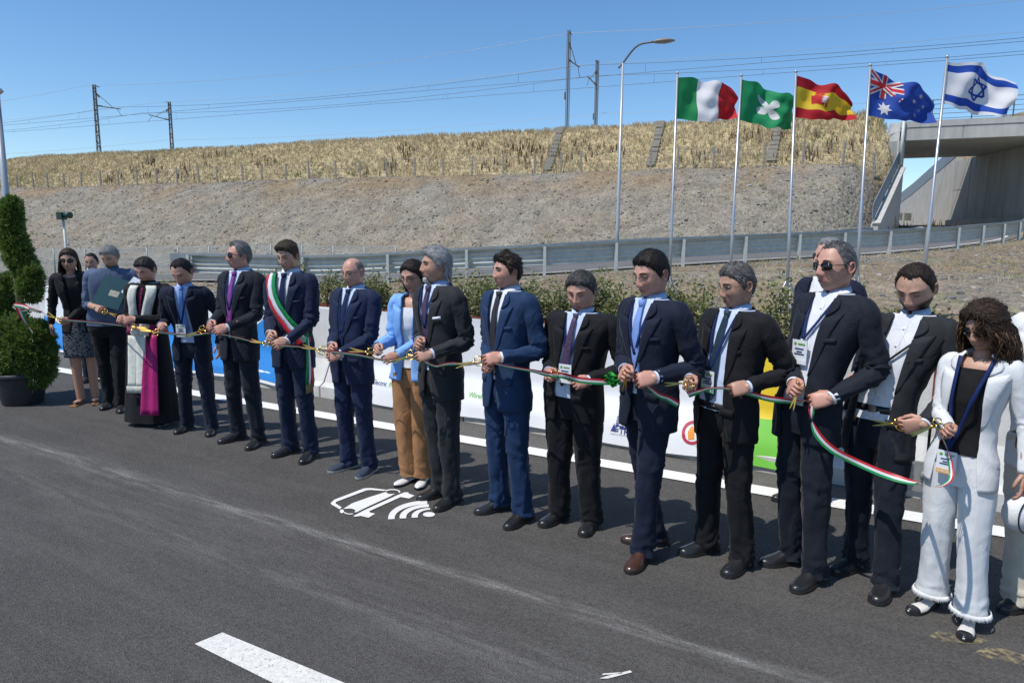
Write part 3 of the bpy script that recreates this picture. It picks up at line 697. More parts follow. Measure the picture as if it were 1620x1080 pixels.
wire(51.9, 17.4, 'pale wire along the tops of the near masts', .9, True, r_=.014)
wire(60.6, 17.3, 'pale wire along the tops of the far masts', .5, True, r_=.013)
wire(61.4, 13.2, 'lowest pale wire behind the far masts', .5, True, r_=.013)

# ================================================================ LAMP, SIGNAL, LEFT POLE
lp = at(975, 421, 27.5); z0 = ground_z(lp.x, lp.y); r = empty('street_lamp', (lp.x, lp.y, z0)); tag(r, 'tall grey street lamp with a curved arm and a flat head', 'lamp')
top = at(977, 100, 27.5).z - z0
mb = MB(); mb.tube([(0, 0, -.2), (0, 0, 1.2), (0, 0, top)], [.085, .075, .045], 12); mb.build('pole', m_pole, r)
tipw = at(1036, 66, 27.0); tip = V3((tipw.x - lp.x, tipw.y - lp.y, tipw.z - z0)); mb = MB(); mb.tube(crv([(-.16, 0, top - .18), (0, 0, top), tip * .45 + V3((0, 0, top * .55)) + V3((0, 0, .28)), tip], 14), .038, 8); mb.build('arm', m_steel_d, r)
mb = MB(); dv = unit(V3((1, 0, .06)))
rings = []
for t, w, h in ((0, .05, .05), (.12, .16, .07), (.45, .2, .09), (.65, .16, .06), (.8, .03, .03)):
    c = tip + dv * (t - .05); rings.append([(c[0], c[1] + w * math.cos(a), c[2] + h * math.sin(a)) for a in np.linspace(0, 2 * PI, 12, endpoint=False)])
mb.loft(rings); mb.build('lamp_head', mat('lamp_head_grey', (.25, .23, .19), .5), r)
sp = at(107, 408, 16); z0 = ground_z(sp.x, sp.y); tp = at(104, 346, 16).z - z0
r = empty('traffic_camera', (sp.x, sp.y, z0)); tag(r, 'dark green boxed traffic signal on a thin pole at the left', 'signal')
mb = MB(); mb.tube([(0, 0, -.1), (-.03, 0, tp)], .028, 8); mb.build('pole', m_galv, r)
mb = MB(); mb.box((-.06, 0, tp + .06), (.12, .2, .17)); mb.tube([(0, 0, tp + .09), (.17, -.03, tp + .08)], [.07, .075], 12); mb.build('housing', mat('dark_green_plastic', (.02, .06, .05), .4), r)
pp = gr(4, 640, 0); pp = at(4, 250, 11.5); r = empty('sign_post', (pp.x, pp.y, .2)); tag(r, 'pale steel post with a dark panel behind the topiary at the left edge', 'post')
mb = MB(); hh_ = at(1, 150, 11.5).z - .2; mb.tube([(0, 0, 0), (0, 0, hh_)], [.06, .045], 10); mb.build('pole', m_pole, r)
mb = MB(); mb.box((.03, -.12, hh_ - .03), (.30, .12, .06), rot=Matrix.Rotation(R(-35), 3, 'Y')); mb.build('lamp_head', m_pole, r)
pz = at(17, 345, 11.5).z - .2; mb = MB(); mb.box((.12, -.09, pz), (.42, .05, .62)); mb.build('panel', mat('dark_panel', (.035, .045, .055), .5), r)

# ================================================================ BARRIERS, BANNERS
bt = math.atan2(bdir.y, bdir.x)
proto = None; bcount = 0
def barrier_mesh():
    mb = MB(); L = 1.98; pr = [(-.02, 0), (-.02, .13), (.05, .17), (.17, .42), (.215, 1.0), (.385, 1.0), (.43, .42), (.55, .17), (.62, .13), (.62, 0)]
    rings = []
    for xx in (-L / 2, -L / 2 + .02, L / 2 - .02, L / 2):
        sc = 1 if abs(xx) < L / 2 - .01 else .98
        rings.append([(xx, .3 + (a - .3) * sc, .0 + b * (sc if b > 0 else 1)) for a, b in pr])
    mb.loft(rings, smooth=False); return mb.mesh('block', m_conc_w)
bm_ = barrier_mesh(); brk = MB(); brk.box((0, -.03, .17), (.34, .03, .22)); brk.tube([(0, -.045, .19), (0, -.075, .19)], .035, 10); brk = brk.mesh('bracket', mat('bracket_steel', (.33, .34, .33), .5, .4, var=.2))
org = B0 + bdir * 0.0
places = ['behind the bearded man', 'right of the bearded man', 'behind the woman in white']
jL = (gr(1462, 790) - B0).dot(bdir)
BLAB = {-6: 'pale concrete barrier block behind the spiral topiary', -5: 'pale concrete barrier block behind the woman in the leopard print skirt', -4: 'pale concrete barrier block behind the bishop and the man bowing his head', -3: 'pale concrete barrier block behind the sash wearer, left part under the blue banner', -2: 'pale concrete barrier block behind the bald man, right part under the white banner',
        -1: 'concrete barrier block under the white banner behind the bright blue suit', 0: 'concrete barrier block from the round logo to the bolted steel bracket', 1: 'pale concrete barrier block right of the bracket, behind the woman in white', 2: 'pale concrete barrier block beyond the right edge of the picture'}
for i in range(-9, 3):
    t = jL + (i - .5) * 2.0; p = B0 + bdir * t; r = empty('concrete_barrier', (p.x, p.y, 0), bt); o = bpy.data.objects.new('block', bm_); C.objects.link(o); o.parent = r
    if i == 0: o = bpy.data.objects.new('bracket', brk); C.objects.link(o); o.parent = r; o.location = (.99, 0, 0)
    tag(r, BLAB.get(i, 'pale concrete barrier block left of the topiary, beyond the left edge'), 'barrier', 'concrete barriers behind the people')
FACE = 0.0
def banner(px0, px1, cols_fn, label, name='banner'):
    """printed cloth hanging on the road side of the barriers; returns (root, width, fn(u,z)->local point)"""
    def tpos(px):
        # barrier parameter seen at pixel column px
        d = ray(px, 620); n2 = Vector((bnor.x, bnor.y)); dd = Vector((d.x, d.y)); b0 = Vector((B0.x, B0.y)) - n2 * .05
        k = (b0 - Vector((EYE.x, EYE.y))).dot(n2) / dd.dot(n2); q = Vector((EYE.x, EYE.y)) + dd * k; return (q - b0).dot(Vector((bdir.x, bdir.y)))
    t0, t1 = tpos(px0), tpos(px1); p = B0 + bdir * t0 - bnor * .05; r = empty(name, (p.x, p.y, 0), bt); tag(r, label, 'banner'); W = t1 - t0
    def surf(u, z, off_=0.0):
        y = np.interp(z, [.055, .2, .45, .95, 1.02], [0, .045, .18, .235, .235]) - off_
        y += .008 * math.sin(u * 5 + z * 3) + .006 * math.sin(u * 11 - z * 6)
        zz = z - (.02 * math.sin(u * 2.2) if z < .2 else 0) + (.006 if z > .95 else 0)
        return (u, y, zz)
    NU = max(6, int(W / .12)); NZ = 22; mb = MB(); vs = []; fs = []; ms = []
    for j in range(NZ + 1):
        for i in range(NU + 1): vs.append(surf(W * i / NU, .055 + .965 * j / NZ))
    for j in range(NZ):
        for i in range(NU):
            fs.append((j * (NU + 1) + i, j * (NU + 1) + i + 1, (j + 1) * (NU + 1) + i + 1, (j + 1) * (NU + 1) + i)); ms.append(cols_fn((i + .5) / NU, (j + .5) / NZ))
    mb.add(vs, fs, ms, True); mb.build('cloth', BM, r)
    return r, W, surf, tpos
def cloth(name, c, r=.55): return mat(name, c, r, bump=.1, bscale=25)
m_bw = cloth('banner_white', (.74, .76, .78)); m_bb = cloth('banner_blue', (.02, .22, .62)); m_bc = cloth('banner_cyan', (.02, .50, .78)); m_bg = cloth('banner_green', (.16, .52, .05)); m_by = cloth('banner_yellow', (.80, .58, .03)); m_bo = cloth('banner_orange', (.80, .30, .03)); m_bn = cloth('logo_navy', (.03, .05, .20)); m_br = cloth('logo_red', (.45, .03, .07)); m_bt = cloth('text_green', (.22, .55, .10))
BM = [m_bw, m_bb, m_bc, m_bg, m_by, m_bo]
b1, W1, s1, tp = banner(60, 436, lambda u, v: 0, 'white and blue printed banner on the barriers at the left')
b2, W2_, s2, _ = banner(545, 880, lambda u, v: 0, 'white banner with green lettering behind the woman in the blue blazer')
b3, W3_, s3, _ = banner(884, 1180, lambda u, v: 0, 'white banner with university and round red logos')
b4, W4_, s4, _ = banner(1184, 1262, lambda u, v: 3 if v < .40 - .06 * u else (5 if (v < .47 and u > .55) else (4 if v < .90 else 2)), 'yellow and green banner with a cyan top edge')
def patch(r, name, polys, surf, m, off_=.004, cuts=2):
    mb = MB()
    for poly in polys:
        bm = bmesh.new(); bm.faces.new([bm.verts.new((a, b, 0)) for a, b in poly]); bmesh.ops.triangulate(bm, faces=bm.faces[:])
        if cuts: bmesh.ops.subdivide_edges(bm, edges=bm.edges[:], cuts=cuts, use_grid_fill=True); bmesh.ops.triangulate(bm, faces=bm.faces[:])
        bm.verts.index_update(); mb.add([surf(v.co.x, v.co.y, off_) for v in bm.verts], [[q.index for q in f.verts] for f in bm.faces], 0, False); bm.free()
    return mb.build(name, m, r)
def text(r, s, size, u, z, surf, m, name='lettering', off_=.005, align='LEFT', bold=0.0):
    cu = bpy.data.curves.new(name, 'FONT'); cu.body = s; cu.size = size; cu.align_x = align; cu.offset = bold; cu.resolution_u = 3
    o = bpy.data.objects.new(name, cu); C.objects.link(o); bpy.context.view_layer.update()
    me = bpy.data.meshes.new_from_object(o.evaluated_get(bpy.context.evaluated_depsgraph_get())); bpy.data.objects.remove(o)
    for v in me.vertices: v.co = surf(u + v.co.x, z + v.co.y, off_)
    me.materials.clear(); me.materials.append(m); t = bpy.data.objects.new(name, me); C.objects.link(t); t.parent = r; return t
uu = lambda px, px0: tp(px) - tp(px0)
mbq = MB(); rws = []
for k in range(81): u_ = W1 * k / 80; zt_ = min(1.0, .62 - .20 * math.sin(k / 80 * 8 + .4) + max(0, k - 66) * .05); rws.append([s1(u_, .09 + (zt_ - .09) * j / 14, .004) for j in range(15)])
mbq.loft(rws, 0, closed=False, caps=False); mbq.build('blue_print', m_bb, b1)
text(b2, 'Electric', .072, uu(606, 545), .24, s2, m_bn, align='RIGHT'); text(b2, 'Road', .072, uu(609, 545), .24, s2, m_bt); text(b2, 'Wireless', .070, uu(768, 545), .255, s2, m_bt, align='RIGHT')
patch(b2, 'emblem', [[(uu(610, 545), .47), (uu(621, 545), .41), (uu(621, 545), .66), (uu(610, 545), .66)]], s2, m_bc)
ul = uu(966, 884)
text(b3, 'ROMA', .050, uu(979.5, 884), .222, s3, m_bn); text(b3, 'TRE', .072, uu(979.5, 884), .155, s3, m_bn, bold=.001)
patch(b3, 'emblem', [[(ul, .165), (ul + .055, .165), (ul + .028, .215)]] + [[(uu(973, 884), .165 + k * .017), (uu(978.5, 884), .170 + k * .018), (uu(978.5, 884), .179 + k * .018), (uu(973, 884), .174 + k * .017)] for k in range(7)], s3, m_bn, cuts=0)
text(b3, "UNIVERSITÀ DEGLI STUDI", .014, ul, .140, s3, m_bn)
uc = uu(1096, 884); zc = .235
def ringp(c, r0, r1, n=28): return [[(c[0] + r * math.cos(a), c[1] + r * math.sin(a)) for r, a in ((r0, R(k * 360 / n)), (r1, R(k * 360 / n)), (r1, R((k + 1) * 360 / n)), (r0, R((k + 1) * 360 / n)))] for k in range(n)]
patch(b3, 'emblem_ring', ringp((uc, zc), .066, .090), s3, m_br, cuts=0)
patch(b3, 'emblem_figure', [[(uc - .03, zc - .05), (uc + .02, zc - .045), (uc + .012, zc), (uc + .04, zc + .04), (uc, zc + .032), (uc - .014, zc + .055), (uc - .02, zc + .007), (uc - .04, zc + .0)]], s3, m_bo, cuts=0)
patch(b3, 'emblem', [[(uu(970, 884), .40), (uu(980, 884), .38), (uu(984, 884), .53), (uu(970, 884), .53)]], s3, m_bc)

# ================================================================ PLANTERS AND SHRUBS BEHIND THE BARRIERS
m_terra = mat('terracotta', (.22, .06, .035), .6, var=.15, vscale=4)
m_soil = mat('soil', (.05, .035, .025), .95)
m_leaf = mat('shrub_leaf', (.1, .12, .03), .5, attr='Col', var=.15, vscale=8, trans=.3)
m_bark = mat('bark', (.10, .07, .045), .9, var=.2, vscale=20)
def leafcloud(P, size, cols, name, parent, m=None, aspect=.45, bent=.25):
    """many small folded leaves at points P"""
    n = len(P); a = rng.normal(size=(n, 3)); a[:, 2] = np.abs(a[:, 2]) * .8; a /= np.linalg.norm(a, axis=1)[:, None]
    b = np.cross(a, rng.normal(size=(n, 3))); b /= np.linalg.norm(b, axis=1)[:, None]; c = np.cross(a, b)
    L = (size * rng.uniform(.7, 1.3, n))[:, None]; W = L * aspect
    v = np.stack([P, P + a * L * .5 + b * W * .5 + c * L * bent * .3, P + a * L, P + a * L * .5 - b * W * .5 + c * L * bent * .3], 1).reshape(-1, 3)
    base = (np.arange(n) * 4)[:, None]; f = np.vstack([base + np.array([0, 1, 2]), base + np.array([0, 2, 3])])
    return fastmesh(name, v, f, m or m_leaf, np.repeat(cols, 4, 0), parent)
def leafcol(n, kind):
    if kind == 'shrub':
        g = rng.random(n)[:, None]; c = np.array([.10, .13, .035]) * (1 - g) + np.array([.30, .31, .12]) * g
        w = (rng.random(n) < .12)[:, None]; return c * (1 - w) + np.array([.36, .30, .17]) * w
    g = rng.random(n)[:, None]; return np.array([.065, .12, .022]) * (1 - g) + np.array([.19, .27, .06]) * g
plab = {0: 'bushy shrub', }
px_list = [(455, .55), (505, .62), (560, .60), (612, .66), (760, .66), (860, .72), (905, .8), (965, .74), (1075, .62), (1120, .5), (1215, .66), (1262, .72)]
spots = [(250, 'left end of the planter row'), (455, 'between the sash wearer and his neighbour'), (505, 'between sash wearer and bald man'), (608, 'between the bald man and the woman in blue blazer'), (760, 'between the grey-bearded man and the man in bright blue suit'), (862, 'right of the man in the bright blue suit'), (962, 'between the stout man and the man with brown shoes'), (1090, 'right of the man with brown shoes'), (1225, 'left of the man in sunglasses')]
def tpx(px, back):
    d = ray(px, 480); n2 = bnor; b0 = B0 + n2 * back; k = (b0 - EYE).dot(n2) / d.dot(n2); q = EYE + d * k; return (q - b0).dot(bdir)
pl_t = [tpx(p, 1.0) for p, _ in spots]
k_pl = 0
tt = tpx(395, 1.0); plant_i = 0
wheres = ['leftmost of the planter row, behind the man with the sash', 'second of the row, left of the bald man', 'third of the row, between the bald man and the light blue blazer',
          'fourth of the row, behind the grey bearded man', 'fifth of the row, behind the bright blue suit', 'sixth of the row, behind the stout man',
          'seventh of the row, left of the man with brown shoes', 'eighth of the row, right of the man with brown shoes', 'last of the row, left of the man in sunglasses', 'hidden end of the row behind the man in sunglasses']
for i in range(10):
    t = tt + i * 0.88; p = B0 + bdir * (t + .4) + bnor * 1.0
    r = empty('planter_box', (p.x, p.y, .40), bt); tag(r, 'terracotta planter, ' + wheres[i], 'planter', 'terracotta planters behind the barriers')
    mb = MB(); w, d_, h = .40, .15, .56
    for (c, s_) in (((0, -d_, h / 2), (2 * w, .02, h)), ((0, d_, h / 2), (2 * w, .02, h)), ((-w, 0, h / 2), (.02, 2 * d_ - .03, h)), ((w, 0, h / 2), (.02, 2 * d_ - .03, h))): mb.box(c, s_)
    mb.box((0, -d_ - .013, h - .02), (2 * w + .05, .02, .05)); mb.build('box', m_terra, r)
    mb = MB(); mb.box((0, 0, h - .06), (2 * w - .03, 2 * d_ - .03, .02)); mb.build('soil', m_soil, r)
    px_here = 810 + 1090 * (p.x / p.y)
    hgt = .33 + .13 * random.random()
    sr = empty('shrub', (p.x, p.y, .40 + h - .05), bt); tag(sr, 'olive green shrub, ' + wheres[i], 'shrub', 'shrubs in the planters')
    mb = MB(); P = []
    for k in range(9):
        bx = random.uniform(-w * .95, w * .95); tx = bx + random.uniform(-.12, .12); ty = random.uniform(-.14, .12); tz = hgt * random.uniform(.6, 1.25)
        c_ = crv([(bx, 0, 0), ((bx + tx) / 2 + random.uniform(-.05, .05), ty / 2, tz * .5), (tx, ty, tz)], 8); mb.tube(c_, [.010] + [.006] * 6 + [.002], 5)
        for q in c_[1:]:
            m_ = 42; off_ = rng.normal(size=(m_, 3)) * np.array([.075, .085, .06]); P.append(q + off_)
    mb.build('stems', m_bark, sr); P = np.vstack(P); P = P[P[:, 2] > .0]
    leafcloud(P, np.full(len(P), .050), leafcol(len(P), 'shrub'), 'foliage', sr)
    plant_i += 1

# ================================================================ SPIRAL TOPIARY IN A BLACK POT
m_pot = mat('black_plastic_pot', (.022, .024, .027), .45, var=.2, vscale=6)
tg = gr(37, 637); tr_ = empty('plant_pot', (tg.x, tg.y, 0)); tr_.scale = (.93, .93, .93); tag(tr_, 'large black plastic pot at the left end of the ribbon', 'pot')
mb = MB(); rings = []
for r_, z in ((.20, 0), (.205, .01), (.262, .31), (.262, .315), (.282, .32), (.284, .375), (.268, .38), (.262, .36), (.25, .33)):
    rings.append([(r_ * math.cos(a), r_ * math.sin(a), z) for a in np.linspace(0, 2 * PI, 40, endpoint=False)])
mb.loft(rings, caps=False); mb.build('body', m_pot, tr_)
mb = MB(); mb.ball((0, 0, .30), (.255, .255, .04), 24, 6); mb.build('soil', m_soil, tr_)
tz0 = .32; Yt = tg.y
def tl(px, py, Y=None): q = at(px, py, Y or Yt); return V3((q.x - tg.x, q.y - Yt, q.z - tz0))
tp_ = empty('topiary_tree', (tg.x, Yt, tz0)); tag(tp_, 'spiral clipped dark green conifer rising from the black pot', 'tree')
mb = MB(); mb.tube(crv([(0, 0, -.05), tl(35, 560), tl(30, 480), tl(20, 400), tl(12, 330)], 20), [.03] * 6 + [.026] * 8 + [.012] * 6, 8); mb.build('trunk', m_bark, tp_)
clumps = [(42, 552, .0, 42, 44), (28, 570, .05, 42, 42), (60, 575, -.05, 26, 36), (25, 535, .0, 34, 36), (55, 530, .0, 26, 24), (34, 598, .02, 24, 20), (50, 598, 0, 24, 18), (12, 556, .08, 26, 36), (10, 500, .18, 28, 34), (0, 470, .2, 24, 34), (15, 455, .15, 22, 22), (-2, 520, .15, 24, 40),
          (48, 458, -.05, 17, 20), (50, 440, -.05, 16, 20), (40, 424, 0, 18, 22), (30, 405, 0, 20, 24), (22, 385, 0, 19, 24), (15, 362, 0, 17, 24), (18, 340, 0, 15, 22), (20, 325, 0, 11, 12)]
P = []; D = []
for (px, py, dy, rx, rz) in clumps:
    c = tl(px, py, Yt + dy); k = Yt / 1080; a, b = rx * k * .88, rz * k * .95; n = int(2600 * (a * b) / .06)
    v = rng.normal(size=(n, 3)); v /= np.linalg.norm(v, axis=1)[:, None]; rad = .55 + .5 * rng.random(n) ** .5
    rad *= 1 + .22 * np.array([nz(q * 3.1 + c * 5) for q in v])
    P.append(c + v * rad[:, None] * np.array([a, a, b])); D.append(v)
P = np.vstack(P); D = np.vstack(D)
# sprays: 5 narrow needles fanning from each point, pointing outward/upward
n = len(P); nd = 5; dirs = np.repeat(D, nd, 0) * .8 + rng.normal(0, .45, (n * nd, 3)) + np.array([0, 0, .35]); dirs /= np.linalg.norm(dirs, axis=1)[:, None]
PP = np.repeat(P, nd, 0); sd_ = np.cross(dirs, rng.normal(size=dirs.shape)); sd_ /= np.linalg.norm(sd_, axis=1)[:, None]; L = rng.uniform(.03, .065, n * nd)[:, None]
v = np.stack([PP, PP + dirs * L * .5 + sd_ * .006, PP + dirs * L, PP + dirs * L * .5 - sd_ * .006], 1).reshape(-1, 3); base = (np.arange(n * nd) * 4)[:, None]
f = np.vstack([base + np.array([0, 1, 2]), base + np.array([0, 2, 3])]); cc = np.repeat(np.repeat(leafcol(n, 'cyp'), nd, 0), 4, 0) * np.tile([[.7], [1], [1.25], [1]], (n * nd, 1))
fastmesh('foliage', v, f, m_leaf, cc, tp_)

# ================================================================ FLAGS
m_alu = mat('flagpole_metal', (.42, .44, .47), .35, .5)
def flagmat(n_, c): return mat(n_, c, .75, bump=.08, bscale=120, trans=.35)
fW = flagmat('flag_white', (.78, .78, .80)); fG = flagmat('flag_green', (.01, .26, .08)); fR = flagmat('flag_red', (.62, .02, .03)); fY = flagmat('flag_yellow', (.80, .55, .03)); fB = flagmat('flag_blue', (.02, .075, .40)); fIB = flagmat('flag_israel_blue', (.01, .07, .42)); fLG = flagmat('flag_lombardy_green', (.01, .30, .11)); fRR = flagmat('flag_spain_red', (.50, .01, .02))
def flag(Y, hoist, fly, pole, cells, mats, emblems, label, seed, foldy=1.0, topcurve=.0, fold_mask=None):
    """hoist/fly: pixel corners (top,bottom); pole: (top px, foot px)"""
    A0, A1 = at(*hoist[0], Y), at(*hoist[1], Y); C0, C1 = at(*fly[0], Y + .12), at(*fly[1], Y + .05)
    root = empty('flag', tuple(A1)); tag(root, label, 'flag'); A0, A1, C0, C1 = [V3(q - A1) for q in (A0, A1, C0, C1)]
    rnd = random.Random(seed); ph = rnd.uniform(0, 6)
    def surf(u, v, off_=0.0):
        t = (A0 * v + A1 * (1 - v)) * (1 - u) + (C0 * v + C1 * (1 - v)) * u
        w = min(1, u * 2.2); y = .085 * foldy * w * math.sin(u * 8.5 + ph - v * 2.0) + .022 * w * math.sin(u * 17 - v * 6.5 + ph) + .014 * w * math.sin(v * 15 + u * 5)
        z = topcurve * math.sin(u * PI) * (v - .3) + .02 * w * math.sin(u * 9 + ph) + .012 * math.sin(u * 20 + v * 3) * w
        x = .012 * w * math.sin(v * 7 + ph) 
        return (t[0] + x, t[1] + y - off_, t[2] + z)
    us, vs_, fn_ = cells; mb = MB(); V_ = [surf(u, v) for v in vs_ for u in us]; F_ = []; M_ = []
    for j in range(len(vs_) - 1):
        for i in range(len(us) - 1):
            a = j * len(us) + i; F_.append((a, a + 1, a + 1 + len(us), a + len(us))); M_.append(fn_((us[i] + us[i + 1]) / 2, (vs_[j] + vs_[j + 1]) / 2))
    mb.add(V_, F_, M_, True); mb.build('cloth', mats, root)
    for nm, polys, m in emblems: patch(root, nm, polys, surf, m, .006, 3); patch(root, nm, polys, surf, m, -.006, 3)
    # pole
    top, foot = pole; T0 = at(*top, Y); Fx = at(*foot, Y); gz = max(ground_z(Fx.x, Fx.y), .35)
    return T0, Fx, gz
def gridu(br_, n=34):
    s_ = set(np.round(np.linspace(0, 1, n), 4)) | set(br_); return sorted(s_)
def pole(T0, Fx, gz, label):
    dz = (T0.z - gz); slope = (T0 - Fx) / (T0.z - Fx.z); base = T0 - slope * dz
    r = empty('flagpole', tuple(base)); tag(r, label, 'flagpole'); tv = V3(T0 - base)
    mb = MB(); mb.tube([V3((0, 0, 0)), tv * .5, tv * .502, tv + V3((0, 0, .02))], [.021, .021, .017, .016], 10); mb.build('mast', m_alu, r)
    mb = MB(); mb.ball(tv + V3((0, 0, .035)), .022, 10, 6); mb.build('finial', m_alu, r)
    mb = MB()
    for k in range(3):
        a = k * 2.09 + .4; mb.tube([(0, 0, .75), (math.cos(a) * .32, math.sin(a) * .32, .0)], .011, 6); mb.tube([(0, 0, .25), (math.cos(a) * .2, math.sin(a) * .2, .28)], .008, 5)
    mb.build('tripod', m_alu, r)
def star(cx, cy, r, k=7, inner=.45, asp=1.0, rot=90):
    return [(cx + (r if i % 2 == 0 else r * inner) * math.cos(R(rot + i * 180 / k)) * asp, cy + (r if i % 2 == 0 else r * inner) * math.sin(R(rot + i * 180 / k))) for i in range(2 * k)]
a = flag(9.9, ((1072.5, 123), (1070.5, 188)), ((1169, 151), (1165, 187)), ((1071.5, 120), (1061, 400)), (gridu([1 / 3, 2 / 3]), gridu([], 16), lambda u, v: 0 if u < 1 / 3 else (1 if u < 2 / 3 else 2)), [fG, fW, fR], [], 'green white and red vertical tricolour flag, leftmost of the row', 1, .9, .12)
pole(*a, 'leftmost flagpole, carrying the green white red tricolour')
# four-petalled white rose on green
rose = []
for k in range(72):
    an = k * 2 * PI / 72; rr = .155 + .085 * math.cos(4 * (an - .62)) + .012 * math.sin(8 * an + .6); rose.append((.52 + rr * 1.05 * math.cos(an), .50 + rr * 1.55 * math.sin(an)))
a = flag(9.6, ((1173.5, 126), (1169.5, 190)), ((1257, 157), (1254, 207)), ((1172.5, 124), (1157, 400)), (gridu([]), gridu([], 16), lambda u, v: 0), [fLG], [('emblem', [[(.52, .50), rose[i - 1], rose[i]] for i in range(72)], fW)], 'green flag with a white four-petalled rose, second from left', 2, .9, .03)
pole(*a, 'second flagpole from left, carrying the green rose flag')
fine = lambda: None
arms = [[(.31, .42), (.45, .42), (.46, .60), (.42, .68), (.34, .68), (.30, .60)]]; arms2 = [[(.41, .48), (.50, .48), (.50, .64), (.45, .68), (.41, .64)]]; arms3 = [[(.28, .40), (.31, .40), (.31, .62), (.28, .62)], [(.48, .36), (.51, .36), (.51, .60), (.48, .60)], [(.33, .70), (.37, .78), (.40, .73), (.43, .78), (.45, .70)]]
a = flag(9.3, ((1260.5, 120), (1257.5, 186)), ((1352.5, 157), (1351, 189)), ((1259, 118), (1246, 440)), (gridu([.25, .75]), gridu([.25, .75], 16), lambda u, v: 0 if (v < .25 or v > .75) else 1), [fRR, fY], [('emblem', arms, fR), ('emblem', arms2, fW), ('emblem', arms3, fR)], 'red and yellow striped flag with a coat of arms, middle of the row', 3, 1.0, .05)
pole(*a, 'middle flagpole, carrying the red and yellow flag')
def barp(x0, y0, x1, y1, w, asp):  # a bar of width w (in v units), u scaled
    dx, dy = (x1 - x0) / asp, (y1 - y0); L_ = math.hypot(dx, dy); nx_, ny_ = -dy / L_ * w / 2 * asp, dx / L_ * w / 2
    return [(x0 + nx_, y0 + ny_), (x1 + nx_, y1 + ny_), (x1 - nx_, y1 - ny_), (x0 - nx_, y0 - ny_)]
cu_, cv_ = .46, .48; asp = .55
jackW = [barp(.01, .98, cu_ - .02, cv_ + .03, .12, asp), barp(.01, cv_ + .03, cu_ - .02, .98, .12, asp), barp(0, .75, cu_, .75, .17, asp), barp(.23, cv_, .23, 1, .17, asp)]
jackR = [barp(0, .75, cu_, .75, .09, asp), barp(.23, cv_, .23, 1, .09, asp), barp(.01, .98, cu_ - .02, cv_ + .03, .04, asp), barp(.01, cv_ + .03, cu_ - .02, .98, .04, asp)]
a = flag(9.0, ((1377.5, 110), (1371, 183)), ((1484, 160), (1476, 195)), ((1376.5, 108), (1358, 400)), (gridu([]), gridu([], 16), lambda u, v: 0), [fB], [], 'blue flag with a small union jack and white stars, fourth of the row', 4, 1.0, .04)
fl4 = [o for o in bpy.data.objects if o.get('label', '').startswith('blue flag with a small')][0]
def surf4_factory(hoist, fly, Y, seed, foldy, topcurve):
    A0, A1 = at(*hoist[0], Y), at(*hoist[1], Y); C0, C1 = at(*fly[0], Y + .12), at(*fly[1], Y + .05); A0, A1, C0, C1 = [V3(q - A1) for q in (A0, A1, C0, C1)]; ph = random.Random(seed).uniform(0, 6)
    def surf(u, v, off_=0.0):
        t = (A0 * v + A1 * (1 - v)) * (1 - u) + (C0 * v + C1 * (1 - v)) * u
        w = min(1, u * 2.2); y = .085 * foldy * w * math.sin(u * 8.5 + ph - v * 2.0) + .022 * w * math.sin(u * 17 - v * 6.5 + ph) + .014 * w * math.sin(v * 15 + u * 5)
        z = topcurve * math.sin(u * PI) * (v - .3) + .02 * w * math.sin(u * 9 + ph) + .012 * math.sin(u * 20 + v * 3) * w
        return (t[0] + .012 * w * math.sin(v * 7 + ph), t[1] + y - off_, t[2] + z)
    return surf
s4f = surf4_factory(((1377.5, 110), (1371, 183)), ((1484, 160), (1476, 195)), 9.0, 4, 1.0, .04)
def fan(cx, cy, rr):
    p = star(cx, cy, rr, 7, .5, .55); return [[(cx, cy), p[i - 1], p[i]] for i in range(14)]
for sg in (1, -1):
    patch(fl4, 'union_jack', jackW, s4f, fW, .004 * sg, 3); patch(fl4, 'union_jack', jackR, s4f, fR, .008 * sg, 3)
    patch(fl4, 'star', fan(.24, .23, .17), s4f, fW, .006 * sg, 1)
    for (cx, cy, rr) in ((.74, .80, .07), (.66, .52, .07), (.86, .60, .07), (.76, .22, .07), (.80, .42, .04)): patch(fl4, 'star', fan(cx, cy, rr), s4f, fW, .006 * sg, 0)
pole(*a, 'fourth flagpole from left, carrying the blue starred flag')
def tri(cx, cy, r, up, asp): return [(cx + r * math.cos(R(a_)) * asp, cy + r * math.sin(R(a_))) for a_ in ((90, 210, 330) if up else (270, 30, 150))]
sgn = []
for up in (True, False):
    t3 = tri(.50, .51, .25, up, .62)
    for i in range(3): sgn.append(barp(*t3[i], *t3[(i + 1) % 3], .042, .62))
a = flag(8.7, ((1499, 98), (1492, 163)), ((1606, 131), (1592, 186)), ((1498, 95), (1465, 405)), (gridu([]), gridu([.07, .23, .77, .93], 16), lambda u, v: 1 if (.07 < v < .23 or .77 < v < .93) else 0), [fW, fIB], [('emblem', sgn, fIB)], 'white flag with blue stripes and a blue star, rightmost of the row', 5, .9, .10)
pole(*a, 'rightmost flagpole, carrying the white and blue flag')
